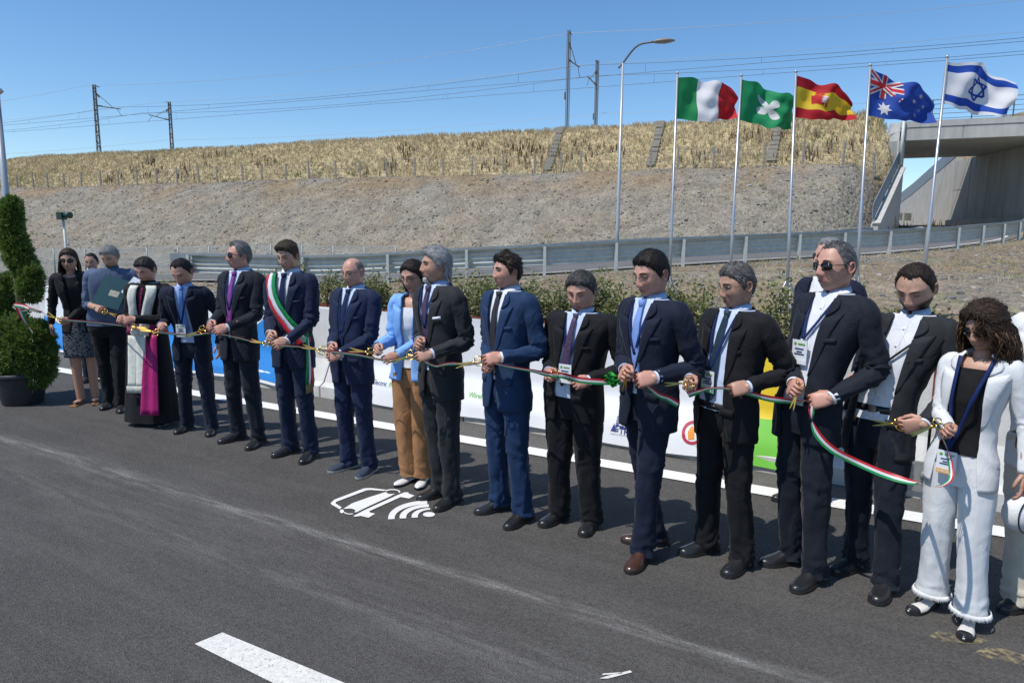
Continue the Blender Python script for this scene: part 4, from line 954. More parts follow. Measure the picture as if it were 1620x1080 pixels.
# distant trees seen through the bridge
m_tree = mat('far_tree_leaf', (.05, .07, .025), .8, attr='Col', var=.2, vscale=1)
for k, (px, Yd, h) in enumerate([(1428, 150, 8), (1436, 170, 7), (1420, 160, 9)]):
    q = at(px, 300, Yd); r = empty('tree', (q.x, q.y, 3.5)); tag(r, ['green far tree seen through the bridge opening', 'small far tree beyond the bridge opening', 'far tree at the left of the bridge opening'][k], 'tree')
    mb = MB(); mb.tube([(0, 0, -1), (0, 0, h * .6)], [.3, .12], 7); mb.build('trunk', m_bark, r)
    P = rng.normal(size=(1800, 3)); P /= np.linalg.norm(P, axis=1)[:, None]; P = P * (rng.random((1800, 1)) ** .4) * np.array([3.4, 3.4, h * .38]) + np.array([0, 0, h * .68]); leafcloud(P, np.full(1800, .7), leafcol(1800, 'cyp') * 1.6, 'crown', r, m_tree)
# ================================================================ PEOPLE
def ridg(x, y, z): n_ = noise.noise(Vector((x, y, z))); return (1 - min(1, abs(n_) * 3.0)) ** 1.6
def sm(a, b, x): t = min(1, max(0, (x - a) / (b - a))); return t * t * (3 - 2 * t)
def foldbump(m, sc=8, dist=.014, st=.5):
    if m.get('fb'): return m
    m['fb'] = 1; n = m.node_tree.nodes; l = m.node_tree.links; b = n['Principled BSDF']; tc = n.new('ShaderNodeTexCoord'); mp = n.new('ShaderNodeMapping'); mp.inputs['Scale'].default_value = (1, 1, .55); mp.inputs['Rotation'].default_value = (.3, .5, 0)
    t = n.new('ShaderNodeTexNoise'); t.inputs['Scale'].default_value = sc; t.inputs['Detail'].default_value = 2.5; t.inputs['Distortion'].default_value = .8; l.new(tc.outputs['Object'], mp.inputs['Vector']); l.new(mp.outputs[0], t.inputs['Vector'])
    a1 = n.new('ShaderNodeMath'); a1.operation = 'SUBTRACT'; l.new(t.outputs['Fac'], a1.inputs[0]); a1.inputs[1].default_value = .5; a2 = n.new('ShaderNodeMath'); a2.operation = 'ABSOLUTE'; l.new(a1.outputs[0], a2.inputs[0])
    a3 = n.new('ShaderNodeMath'); a3.operation = 'POWER'; l.new(a2.outputs[0], a3.inputs[0]); a3.inputs[1].default_value = .6
    bp = n.new('ShaderNodeBump'); bp.invert = True; bp.inputs['Strength'].default_value = st; bp.inputs['Distance'].default_value = dist; l.new(a3.outputs[0], bp.inputs['Height'])
    old = b.inputs['Normal'].links
    if old: l.new(old[0].from_socket, bp.inputs['Normal'])
    l.new(bp.outputs[0], b.inputs['Normal']); return m
def clothm(name, c, rough=.8, sheen=.25, bs=260, b=.25, **k): return foldbump(dist=.007 if 'linen' in name else .014, m=mat(name, tuple(v * .98 for v in c) if max(c) < .13 else c, rough, sheen=sheen * .18, bump=b, bscale=bs, bdist=.002, var=k.pop('var', .10), vscale=k.pop('vscale', 9), spec=.22, **k))
M_NAVY = clothm('navy_suit_wool', (.012, .020, .055)); M_NAVY2 = clothm('dark_navy_suit_wool', (.010, .014, .030)); M_BLUE = clothm('bright_blue_suit_wool', (.014, .036, .092))
M_BLK = clothm('black_suit_wool', (.010, .010, .012)); M_CHAR = clothm('charcoal_suit_wool', (.024, .026, .029)); M_INK = clothm('ink_suit_wool', (.012, .015, .024)); M_MID = clothm('midnight_suit_wool', (.011, .018, .046))
M_SHW = clothm('white_shirt_cotton', (.72, .73, .78), .8, .1, var=.03); M_SHB = clothm('pale_blue_shirt_cotton', (.42, .52, .78), .8, .1, var=.04); M_SHL = clothm('light_blue_shirt_cotton', (.55, .64, .82), .8, .1, var=.04)
M_LBL = clothm('light_blue_blazer', (.20, .40, .78), .8, .3, var=.05); M_TAN = clothm('tan_trousers', (.34, .17, .075), .85, .2); M_LIN = clothm('white_linen', (.70, .70, .70), .85, .2, bs=140, b=.5, var=.04)
M_CRM = clothm('cream_trousers', (.60, .55, .45), .85, .2); M_GRB = clothm('grey_blue_shirt', (.085, .115, .19), .8, .2); M_MAG = clothm('magenta_silk', (.33, .012, .12), .45, .3); M_STOLE = clothm('ivory_stole', (.62, .62, .55), .8, .2)
M_BLKTOP = clothm('black_top', (.012, .012, .013), .8, .2)
M_LEATHER = mat('black_shoe_leather', (.016, .016, .017), .36, spec=.5, coat=.15, bump=.05, bscale=60); M_BROWNL = mat('brown_shoe_leather', (.060, .026, .016), .28, spec=.6, coat=.35); M_BLUESH = mat('blue_suede', (.022, .036, .065), .7)
M_WSH = mat('white_shoe_leather', (.72, .70, .66), .4); M_SOLE = mat('shoe_sole', (.02, .018, .016), .7); M_SOLEW = mat('pale_sole', (.35, .34, .33), .6)
M_GOLD = mat('gold_metal', (.72, .44, .10), .22, 1.0); M_LENS = mat('dark_lens', (.006, .006, .007), .06, spec=.8); M_FRAME = mat('glasses_frame', (.02, .016, .014), .3); M_WIRE = mat('thin_metal_frame', (.18, .16, .14), .3, .7)
M_EYEW = mat('eye_white', (.62, .60, .56), .25); M_IRIS = mat('iris_dark', (.02, .014, .01), .1)
M_LAN = clothm('navy_lanyard', (.010, .025, .11), .6, .1); M_CARD = mat('badge_card', (.74, .76, .80), .35); M_CGREEN = mat('badge_green', (.05, .32, .14), .4); M_CORG = mat('badge_orange', (.75, .36, .06), .4); M_CINK = mat('badge_ink', (.02, .04, .12), .5); M_CLOGO = mat('badge_logo_green', (.15, .35, .05), .5)
M_STEELW = mat('watch_steel', (.5, .5, .5), .2, 1.0)
def skinm(name, c):
    m = mat(name, c, .47, attr='Col', var=.07, vscale=30, bump=.12, bscale=220, bdist=.002, spec=.45)
    b = m.node_tree.nodes['Principled BSDF']; b.inputs['Subsurface Weight'].default_value = .12; b.inputs['Subsurface Radius'].default_value = (.012, .005, .003); b.inputs['Subsurface Scale'].default_value = 1.0
    return m
M_SKIN = skinm('skin', (.5, .3, .2))
SK = {'fair': (.52, .30, .215), 'rosy': (.53, .285, .21), 'tan': (.46, .265, .185), 'olive': (.48, .285, .20), 'dark': (.20, .095, .055)}
M_HAIR = mat('hair', (.05, .04, .03), .58, attr='Col', var=.3, vscale=60, bump=.5, bscale=150, bdist=.004, spec=.25)

# ---------- head
NT, NL = 54, 72
def head_grid(P):
    rr_ = random.Random(P['seed'] * 7 + 1); jw = P.get('jaw', rr_.uniform(.8, 1.25)); fat = P.get('fat', 0.0); ns = P.get('nose', rr_.uniform(.72, .95)); nw = rr_.uniform(.9, 1.25); fw = rr_.uniform(.97, 1.04); ch = rr_.uniform(.6, 1.3); brw = rr_.uniform(.7, 1.3)
    pts = np.zeros((NT + 1, NL, 3)); AA = np.zeros((NT + 1, NL))
    for i in range(NT + 1):
        th = PI * i / NT; ct, st = math.cos(th), math.sin(th)
        for j in range(NL):
            t = 2 * PI * j / NL - PI; a = t - .42 * math.sin(t)        # denser at the face
            z = .1165 * ct; up = ct > 0; ca, sa = math.cos(a), math.sin(a)
            r = st ** (.88 if up else (.62 if ca > 0 else .8))
            x = (.0785 + .006 * fat) * r * sa; y = -.094 * r * ca
            if ca < 0: y *= 1.08
            if not up:
                q = min(1, -z / .115); x *= 1 - (.27 * jw - .16 * fat) * q ** 1.7
                if ca < 0: y *= 1 - .45 * q
            else: x *= 1 + .03 * math.sin(PI * ct)
            if ca > 0:
                front = ca ** 2
                y += .004 * front * math.exp(-((z - .05) / .05) ** 2) * 0
                ex = (abs(x) - .032) / .0165; ez = (z - .012) / .0125
                y += .0130 * math.exp(-ex * ex - ez * ez)
                y -= brw * .0062 * math.exp(-((z - .034) / .009) ** 2) * math.exp(-((abs(x) - .028) / .026) ** 2)
                y -= .0045 * math.exp(-((abs(x) - .044) / .016) ** 2 - ((z + .022) / .017) ** 2)
                if -.048 < z < .032:
                    A = np.interp(z, [-.047, -.040, -.030, -.022, 0, .018, .032], [0.002, .015, .029, .028, .017, .008, .002])
                    y -= ns * A * math.exp(-(x / (nw * (.0105 + .004 * (z < -.02)))) ** 2)
                y -= .0095 * math.exp(-((abs(x) - .0155) / .0065) ** 2 - ((z + .034) / .0085) ** 2)
                mw = math.exp(-(x / .027) ** 4); sml = P.get('smile', 0) * abs(x) * .18
                y -= .0058 * mw * (math.exp(-((z + .0570 - sml) / .0042) ** 2) + 1.1 * math.exp(-((z + .0685 - sml) / .0050) ** 2)) + .004 * mw * math.exp(-((z + .062) / .018) ** 2)
                y += .0040 * mw * math.exp(-((z + .0625 - sml) / .0022) ** 2)
                y += .0042 * math.exp(-((abs(x) - (.026 + .25 * max(0, -.035 - z))) / .0035) ** 2) * sm(-.075, -.05, z) * sm(-.02, -.035, z) * (.5 + P.get('smile', 0))
                y -= ch * .011 * math.exp(-(x / .021) ** 2 - ((z + .097) / .016) ** 2)
                y -= .004 * fat * math.exp(-((abs(x) - .04) / .02) ** 2 - ((z + .06) / .03) ** 2)
            pts[i, j] = (x * fw, y, z); AA[i, j] = a
    return pts, AA
HL_A = [0, 25, 50, 68, 82, 92, 104, 125, 150, 180]
HAIRLINES = {
    'std':   [.074, .072, .056, .030, -.020, .018, .022, -.045, -.070, -.076],
    'low':   [.060, .058, .046, .020, -.030, .010, .016, -.050, -.075, -.080],
    'recede': [.086, .092, .090, .040, -.015, .020, .022, -.045, -.070, -.076],
    'high':  [.098, .104, .096, .055, -.010, .020, .022, -.045, -.070, -.076],
    'bald':  [.30, .30, .30, .085, .010, .030, .024, -.040, -.065, -.070],
    'long':  [.078, .070, .050, .020, -.020, -.040, -.060, -.080, -.085, -.09]}
def xf(M, v): v = np.array(v, float).reshape(-1, 3); A = np.array(M.to_3x3()); t = np.array(M.translation); return v @ A.T + t
def build_head(root, body, P, HM):
    """adds face and ears to the body mesh; hair, eyes, brows, glasses become parts"""
    r_ = random.Random(P['seed']); g, AA = head_grid(P); sk = np.array(SK[P.get('skin', 'fair')]); hc = np.array(P.get('hair_col', (.03, .02, .014)))
    # tints, and crease shade painted into the skin colour
    col = np.ones((NT + 1, NL, 3)) * sk
    X, Y, Z = g[..., 0], g[..., 1], g[..., 2]; fr = Y < 0
    lips = np.exp(-(X / .024) ** 4) * (np.exp(-((Z + .0575) / .0048) ** 2) + np.exp(-((Z + .068) / .0055) ** 2)) * fr
    ls = P.get('lips', .75); lc = np.array(P.get('lip_col', (.40, .14, .12)))
    red = .35 * (np.exp(-((np.abs(X) - .045) / .02) ** 2 - ((Z + .02) / .025) ** 2) + np.exp(-(X / .015) ** 2 - ((Z + .03) / .014) ** 2)) * fr
    col = col * (1 - np.clip(red, 0, 1)[..., None] * np.array([0, .28, .28]))
    col = col * (1 - np.clip(lips * ls, 0, 1)[..., None]) + lc * np.clip(lips * ls, 0, 1)[..., None]
    mouth_shade = np.exp(-(X / .026) ** 6) * np.exp(-((Z + .0625) / .0018) ** 2) * fr * .8; col = col * (1 - mouth_shade[..., None])  # shade between the lips, painted as a dark line
    socket_shade = np.exp(-((np.abs(X) - .032) / .016) ** 2 - ((Z - .010) / .012) ** 2) * fr * .30 + .35 * np.exp(-((np.abs(X) - (.028 + .2 * np.clip(-.035 - Z, 0, 1))) / .003) ** 2) * (Z < -.028) * (Z > -.062) * fr * (.4 + P.get('smile', 0)); col = col * (1 - np.clip(socket_shade, 0, 1)[..., None] * np.array([.55, .75, .75]))  # occlusion in eye sockets and cheek folds, painted into the skin
    nz_ = np.array([[noise.noise(Vector((g[i, j, 0] * 60 + P['seed'], g[i, j, 1] * 60, g[i, j, 2] * 60))) + .6 * noise.noise(Vector((g[i, j, 0] * 24, g[i, j, 1] * 24, g[i, j, 2] * 24 + P['seed']))) for j in range(NL)] for i in range(NT + 1)]); col = col * (1 + nz_[..., None] * np.array([.10, .17, .17]))
    nostril_shade = np.exp(-((np.abs(X) - .009) / .0035) ** 2 - ((Z + .0415) / .003) ** 2) * fr * .7; col = col * (1 - nostril_shade[..., None])  # nostril shade painted dark under the nose
    sb = P.get('stubble', .10)
    if sb: w = (1 / (1 + np.exp((Z + .046) / .004))) * fr * np.clip((np.abs(np.arctan2(X, -Y)) < 1.5), 0, 1) * (1 - np.clip(lips, 0, 1)); col = col * (1 - sb * w[..., None] * np.array([.8, .75, .65]))
    if P.get('beard') == 'full':
        w = np.maximum(1 / (1 + np.exp((Z + .030 + .40 * np.clip(.050 - np.abs(X), 0, .05)) / .004)), np.exp(-((Z + .0475) / .0065) ** 2) * (np.abs(X) < .03) * .8) * (1 + .5 * np.sin(X * 900) * np.sin(Z * 700) * .3) * fr * (1 - np.clip(lips, 0, 1)); col = col * (1 - .72 * w[..., None]) + hc * .72 * w[..., None]
    hl = np.interp(np.degrees(np.abs(AA)), HL_A, HAIRLINES[P.get('hairline', 'std')]) + np.array([[.007 * noise.noise(Vector((g[i, j, 0] * 110 + P['seed'], g[i, j, 1] * 110, 3.3))) for j in range(NL)] for i in range(NT + 1)])
    m = np.clip((Z - hl) / .016, 0, 1); m[0] = 1 if P.get('hairline') != 'bald' else 0
    if P.get('hairline') == 'bald': m = m * (Z < .088)
    col = col * (1 - .5 * m[..., None]) + hc * .5 * m[..., None]
    faces = []
    for i in range(NT):
        for j in range(NL):
            a, b = i * NL + j, i * NL + (j + 1) % NL; faces.append((a, b, b + NL, a + NL))
    body.add(xf(HM, g.reshape(-1, 3)), faces, 0, True, col.reshape(-1, 3))
    for s_ in (-1, 1):
        e = MB(); e.ball((0, 0, 0), (.006, .016, .029), 10, 8); e.tube(crv([(s_ * .006, -.006, -.022), (s_ * .010, .010, -.012), (s_ * .013, .016, .006), (s_ * .012, .006, .026), (s_ * .006, -.010, .024), (s_ * .003, -.012, .008)], 14), .0045, 6)
        Mr = Matrix.Translation((s_ * .0775, .012, -.006)) @ Matrix.Rotation(R(s_ * 18), 4, 'Z') @ Matrix.Rotation(R(-12), 4, 'X')
        body.add(xf(HM @ Mr, np.vstack(e.V)), e.F, 0, True, sk * np.array([1.0, .84, .82]))
        # eyelids
        if not P.get('lens'):
            dn = P.get('closed', 0.0); body.ball(xf(HM, [(s_ * .032, -.0685, .0155 - .002 * dn)])[0], (.0142, .0135, .0125), 12, 8, 0, np.array(HM.to_3x3()), sk * np.array([.86, .80, .78]))
            body.ball(xf(HM, [(s_ * .032, -.0675, .004)])[0], (.0135, .0115, .0062), 10, 6, 0, np.array(HM.to_3x3()), sk * .95)
            if dn < .9:
                e = MB(); e.ball((s_ * .032, -.0678, .0095), (.0125, .0128, .0090), 12, 8, 0); e.ball((s_ * .032 + P.get('gaze', -.002), -.0790, .0090), (.0052, .0020, .0048), 10, 6, 1); e.V = [xf(HM, q) for q in e.V]; e.build('eye', [M_EYEW, M_IRIS], root)
            e = MB(); e.tube(xf(HM, crv([(s_ * .019, -.0790, .0090), (s_ * .032, -.0835, .0090 - .004 * dn), (s_ * .045, -.0760, .0085)], 7)), .0011, 5); e.build('eyelashes', M_FRAME, root)
        e = MB(); Pn_ = crv([(s_ * .014, -.0945, .030), (s_ * .026, -.0945, .0355), (s_ * .038, -.088, .035), (s_ * .050, -.076, .029)], 9)
        e.tube(xf(HM, Pn_), [.0022, .0034, .0038, .0038, .0036, .0032, .0028, .002, .0010], 6, up=(0, 1, 0), col=hc * P.get('brow', .8)); e.build('eyebrow', M_HAIR, root, vcol=True)
    # glasses
    gl = P.get('glasses')
    if gl:
        lens = gl.startswith('sun'); big = 1.12 if lens else 1.0; ym = -.0985; fm = M_WIRE if gl == 'wire' else M_FRAME; rt = None
        e = MB(); rr = .0021 if lens else (.0012 if gl == 'wire' else .0018)
        for s_ in (-1, 1):
            loop = []
            for k in range(20):
                a = 2 * PI * k / 20; cx, cz = math.cos(a), math.sin(a); ux = abs(cx) ** .7 * np.sign(cx) * .0235 * big; uz = abs(cz) ** .75 * np.sign(cz) * (.0165 if lens else .0135) * big
                xx = s_ * .033 + ux; loop.append((xx, ym + .018 * (abs(xx) / .058) ** 2, .007 + uz))
            e.tube(xf(HM, loop), rr, 5, closed=True)
            e.tube(xf(HM, [(s_ * .057, ym + .018, .013), (s_ * .070, ym + .03, .014), (s_ * .0795, -.02, .012), (s_ * .0805, .012, .008)]), .0022 if lens else .0014, 5)
            if lens:
                q = MB(); n0 = len(loop); cen = np.mean(loop, 0); q.add(xf(HM, np.vstack([np.array(loop), cen - V3((0, .0035, 0))])), [(i, (i + 1) % n0, n0) for i in range(n0)], 0, True); q.build('lens', M_LENS, root, thick=.0015)
        e.tube(xf(HM, crv([(-.011, ym + .001, .011), (0, ym - .003, .014), (.011, ym + .001, .011)], 5)), rr, 5); e.build('glasses', fm, root)
    # hair shell
    st = P.get('style', 'short')
    if st != 'none':
        tt, ts = P.get('top', .016), P.get('side', .007); off_ = np.zeros_like(Z); V_ = np.zeros_like(g); cl = np.zeros_like(g)
        nrm = g / np.array([.076 ** 2, .094 ** 2, .12 ** 2]); nrm /= np.linalg.norm(nrm, axis=2)[..., None]
        cz = P['seed'] * 3.7; gr_ = P.get('grey', 0.0); kink = P.get('curl', 0.0)
        for i in range(NT + 1):
            for j in range(NL):
                x, y, z = g[i, j]; mm = m[i, j]; w = sm(.02, .09, z); th = ts * (1 - w) + tt * w
                th *= 1 + P.get('quiff', .35) * sm(-.02, -.08, y) * w - .0
                s1_ = noise.noise(Vector((x * 150 + cz, y * (30 + 90 * kink), z * (40 + 60 * kink)))); s2_ = noise.noise(Vector((x * 45, y * 30 + cz, z * 45)))
                th *= 1 + .22 * s1_ + .16 * s2_ * (1 + 4 * kink)
                V_[i, j] = g[i, j] + nrm[i, j] * (th * mm ** .5 - .003 * (1 - mm))
                s3 = noise.noise(Vector((x * 220 + cz, y * 18, z * 30)))
                c = hc * (1 + .45 * s3 + .25 * s1_); gm = min(1, max(0, gr_ + .35 * s3 * (gr_ > 0) + P.get('grey_side', 0) * (1 - w))); cl[i, j] = c * (1 - gm) + np.array([.26, .26, .265]) * gm * (1 + .25 * s3) * P.get('gb', 1)
        keep = m > 0.001; f = []
        for i in range(NT):
            for j in range(NL):
                j2 = (j + 1) % NL
                if keep[i, j] or keep[i + 1, j] or keep[i, j2] or keep[i + 1, j2]: f.append((i * NL + j, i * NL + j2, (i + 1) * NL + j2, (i + 1) * NL + j))
        hb = MB(); hb.add(xf(HM, V_.reshape(-1, 3)), f, 0, True, np.clip(cl.reshape(-1, 3), .002, 1))
        # strands breaking the outline
        idx = np.argwhere(m > .3); ns = P.get('strands', 420) * 2
        for k in range(ns if len(idx) else 0):
            i, j = idx[r_.randrange(len(idx))]; p = V_[i, j]; n_ = nrm[i, j]
            flow = V3((.25 * np.sign(p[0]) * (abs(p[0]) / .05) + r_.gauss(0, .25 + kink), .8 if P.get('back', False) else (.35 + r_.gauss(0, .4)), -.5 * (1 - sm(.05, .11, p[2])) - .1))
            if p[1] < -.05 and p[2] > .06: flow = V3((P.get('part', .6) * .9 + r_.gauss(0, .5), .6 if P.get('back') else r_.gauss(-.1, .4), .2))
            flow = flow - n_ * np.dot(flow, n_); flow = unit(flow); L = P.get('slen', .026) * r_.uniform(.6, 1.3)
            sd_ = unit(np.cross(flow, n_)) * .0009
            p0 = p - n_ * .003; p1 = p + flow * L * .5 + n_ * (.0035 + .004 * kink * r_.random()); p2 = p + flow * L + n_ * r_.uniform(-.004, .005 + .006 * kink)
            gg = gr_ + P.get('grey_side', 0) * (1 - sm(.02, .09, p[2])); c = hc * r_.uniform(.6, 1.7) if r_.random() > gg else np.array([.28, .28, .285]) * r_.uniform(.6, 1.3) * P.get('gb', 1)
            hb.add(xf(HM, [p0 - sd_, p0 + sd_, p1 + sd_, p1 - sd_, p2]), [(0, 1, 2, 3), (3, 2, 4)], 0, True, c)
        for lk in P.get('locks', []):
            # lock: (azimuth deg from front, start z, fall length, spread, wave, radius)
            az, z0, L, spread, wave, rad, cnt = lk
            for k in range(int(cnt * P.get('lc', 1.8))):
                a = R(az + r_.uniform(-16, 16)); zz = z0 + r_.uniform(-.03, .025); rr = math.sqrt(max(0, 1 - (zz / .12) ** 2))
                p = V3((.086 * rr * math.sin(a), -.100 * rr * math.cos(a), zz)); out = unit(V3((math.sin(a), -math.cos(a) * .8, 0)))
                ln = L * r_.uniform(.8, 1.15); ph = r_.uniform(0, 6); pts = []
                for q in np.linspace(0, 1, 13):
                    o_ = out * (spread * (1 - (1 - min(1, q * 1.6)) ** 2) + wave * .25 * math.sin(q * 9 + ph)); o_ = o_ + V3((-out[1], out[0], 0)) * wave * math.sin(q * 8 + ph * 2)
                    pts.append(p + o_ + V3((0, 0, .012 * math.sin(q * PI) - ln * q ** 1.15 + wave * .2 * math.sin(q * 12 + ph))))
                c = hc * r_.uniform(.6, 1.6)
                if r_.random() < P.get('hilite', 0): c = np.array([.16, .085, .04]) * r_.uniform(.7, 1.3)
                if r_.random() < gr_: c = np.array([.36, .36, .37]) * r_.uniform(.7, 1.2)
                hb.tube(xf(HM, pts), [rad * P.get('lr', .66) * v for v in (.5, .9, 1, 1, 1, .95, .9, .85, .8, .7, .55, .35, .12)], 6, flat=.6, col=c)
        hb.build('hair', M_HAIR, root, vcol=True)
    # beard
    bd = P.get('beard')
    if bd:
        V_ = g.copy(); bc = np.array(P.get('beard_col', hc)); mk = np.zeros_like(Z); ad = np.degrees(np.abs(AA))
        if bd == 'full': mk = np.clip((-.030 - .55 * np.clip(.050 - np.abs(X), 0, .05) - Z) / .006, 0, 1) * (ad < 100); mk = np.maximum(mk, np.exp(-((Z + .047) / .005) ** 4) * (np.abs(X) < .030))
        else: mk = np.clip((-.073 - Z) / .004, 0, 1) * (np.abs(X) < .030) ; mk = np.maximum(mk, np.exp(-((Z + .047) / .004) ** 4) * (np.abs(X) < .030) * .8)
        mk = mk * fr * (1 - np.clip(lips * 1.5, 0, 1)); th = P.get('beard_t', .004)
        cl = np.zeros_like(g)
        for i in range(NT + 1):
            for j in range(NL):
                if mk[i, j] > 0:
                    n_ = unit(g[i, j] * V3((1, 1, .6))); s3 = noise.noise(Vector(g[i, j] * 190)); V_[i, j] = g[i, j] + n_ * (th * mk[i, j] * (1 + .5 * s3) - .001 * (mk[i, j] < .3)) + V3((0, 0, -th * .5 * (Z[i, j] < -.09)))
                    cl[i, j] = bc * (1 + .5 * s3)
        f = [(i * NL + j, i * NL + (j + 1) % NL, (i + 1) * NL + (j + 1) % NL, (i + 1) * NL + j) for i in range(NT) for j in range(NL) if min(mk[i, j], mk[i + 1, j], mk[i, (j + 1) % NL], mk[i + 1, (j + 1) % NL]) > (.97 if bd == 'full' else .25)]
        if f: bb_ = MB(); bb_.add(xf(HM, V_.reshape(-1, 3)), f, 0, True, np.clip(cl.reshape(-1, 3), .002, 1)); bb_.build('beard', M_HAIR, root, vcol=True)

# ---------- hands
def hand_mesh(pose, k=1.0):
    C_ = {'grip': ((58, 70, 45), .75), 'pinch': ((38, 55, 35), .9), 'relax': ((16, 26, 16), .2), 'fist': ((75, 85, 60), 1.0)}[pose]
    mb = MB(); curl, th = C_
    rings = []
    for x, w, t, zc in ((-.012, .026, .020, 0), (.0, .029, .0205, 0), (.02, .036, .018, .001), (.045, .041, .017, .002), (.07, .0415, .0150, .002), (.088, .039, .0125, .001), (.097, .034, .008, 0)):
        rings.append([(x - (.006 if False else 0), w * math.copysign(abs(math.cos(a)) ** .8, math.cos(a)), zc + t * math.copysign(abs(math.sin(a)) ** .9, math.sin(a))) for a in np.linspace(0, 2 * PI, 16, endpoint=False)])
    mb.loft(rings)
    mb.ball((.028, .024, -.010), (.028, .017, .014), 10, 6)                      # thenar pad
    for i, (by, L, r0) in enumerate(((.030, .072, .0088), (.010, .082, .0090), (-.011, .076, .0086), (-.030, .060, .0076))):
        p = V3((.088 - .004 * (i == 3) - .003 * (i == 0), by, .002)); an = 0; pts = [p - V3((.012, 0, 0)), p]; cc = curl[0] + (i - 1.5) * 6
        sp = (by / .03) * .07
        for q, fl in zip((.45, .31, .24), (cc, curl[1], curl[2])):
            an += R(fl); d = V3((math.cos(an), sp * math.cos(an), -math.sin(an))); pts.append(pts[-1] + d * L * q * .55); pts.append(pts[-1] + d * L * q * .45)
        rad = [r0 * .9, r0 * 1.08, r0, r0 * 1.04, r0 * .92, r0 * .96, r0 * .86, r0 * .62]
        mb.tube(pts, rad, 8, up=(0, 1, 0)); mb.ball(pts[-1], r0 * .62, 8, 5)
    b = V3((.018, .030, -.006)); d1 = unit(V3((.75, .62 - .35 * th, -.25 - .35 * th))); d2 = unit(V3((.92, .15 - .55 * th, -.28 - .3 * th))); d3 = unit(V3((.9, -.1 - .6 * th, -.25 - .2 * th)))
    p1 = b + d1 * .034; p2 = p1 + d2 * .030; p3 = p2 + d3 * .024; mb.tube([b - d1 * .01, b, (b + p1) / 2, p1, (p1 + p2) / 2, p2, p3], [.012, .0135, .012, .0112, .0102, .0102, .0072], 9); mb.ball(p3, .0072, 8, 5)
    return np.vstack(mb.V) * k, mb.F
HANDS = {p: hand_mesh(p) for p in ('grip', 'pinch', 'relax', 'fist')}
def put_hand(body, pose, wrist, d, thumb, right, skin, k=1.0):
    v, f = HANDS[pose]; x = unit(d); y = unit(V3(thumb) - x * np.dot(V3(thumb), x)); z = np.cross(x, y) * (1 if right else -1)
    M_ = np.stack([x, y, z], 1); vv = (v * k) @ M_.T + V3(wrist)
    if not right: f = [tuple(reversed(q)) for q in f]
    t = np.clip(v[:, 0] / .16, 0, 1)[:, None]; body.add(vv, f, 0, True, np.array(SK[skin]) * (1 - t * np.array([0, .14, .12])))
    return vv

# ---------- clothes on a torso
TZ = [.70, .80, .88, .96, 1.04, 1.12, 1.20, 1.28, 1.36, 1.42, 1.46, 1.495, 1.522, 1.542, 1.562, 1.60]
TW_M = [.182, .184, .182, .173, .163, .161, .168, .182, .198, .210, .214, .202, .148, .088, .059, .056]
TF_M = [.108, .110, .110, .108, .106, .108, .114, .122, .122, .112, .100, .086, .074, .066, .060, .058]
TB_M = [.124, .124, .120, .115, .104, .102, .108, .118, .124, .120, .110, .098, .088, .080, .070, .065]
TW_F = [.188, .188, .186, .172, .150, .138, .142, .156, .168, .172, .168, .146, .100, .066, .052, .05]
TF_F = [.118, .120, .118, .108, .098, .095, .108, .128, .122, .104, .092, .080, .070, .060, .052, .05]
class Torso:
    def __init__(s, P, D):
        s.f = P.get('sex') == 'f'; s.W = np.array(TW_F if s.f else TW_M) * P.get('wide', 1.0); s.F = np.array(TF_F if s.f else TF_M) * P.get('deep', P.get('wide', 1.0)); s.B = np.array(TB_M) * (P.get('wide', 1.0)) * (.92 if s.f else 1)
        b = P.get('belly', 0); z = np.array(TZ); bel = b * np.exp(-((z - 1.06) / .17) ** 2); s.W = s.W + bel * .55; s.F = s.F + bel
        s.e = .80; s.D = D; s.sd = P['seed'] * 5.3; s.wr = P.get('wrinkle', 1.0)
        s.neckW = s.W[14]
    def bend(s, p): p = V3(p); w = sm(.92, 1.56, p[2]) ** 1.15; return p + s.D * w
    def raw(s, a, z, o):
        W = np.interp(z, TZ, s.W) + o; F = np.interp(z, TZ, s.F) + o; B = np.interp(z, TZ, s.B) + o; sa, ca = math.sin(a), math.cos(a)
        x = W * math.copysign(abs(sa) ** s.e, sa); y = -F * abs(ca) ** s.e if ca > 0 else B * abs(ca) ** s.e
        y -= .012 * sm(1.45, 1.56, z); k = s.wr * (1 - sm(1.42, 1.5, z)) 
        n1 = noise.noise(Vector((x * 9 + s.sd, y * 9, z * 7))) * .008 + noise.noise(Vector((x * 16, y * 14 + s.sd, z * 30 + x * 18))) * .0045 * math.exp(-((z - 1.10) / .16) ** 2)
        n1 += .012 * ridg(x * 5 + s.sd, y * 3, z * 8 + abs(x) * 9) * math.exp(-((z - 1.02) / .22) ** 2) + .008 * ridg(x * 11, y * 5 + s.sd, z * 3) * sm(1.2, 1.35, z) * (abs(x) > .10); q = 1 + k * n1 / max(.05, math.hypot(x, y)); return V3((x * q, y * q, z))
    def surf(s, a, z, o=0.0): return s.bend(s.raw(a, z, o))
    def at_x(s, x, z, o=0.0):
        W = np.interp(z, TZ, s.W) + o; q = min(.985, abs(x) / W); a = math.asin(q ** (1 / s.e)); return s.surf(math.copysign(a, x), z, o)
    def strip(s, mb, rows, o, n=3, mi=0, col=None):
        """rows: (xl, xr, z_l, z_r) -> patch on the front of the torso"""
        R_ = [[s.at_x(xl + (xr - xl) * k / n, zl + (zr - zl) * k / n, o if np.isscalar(o) else o[i]) for k in range(n + 1)] for i, (xl, xr, zl, zr) in enumerate(rows)]
        mb.loft(R_, mi, closed=False, caps=False)
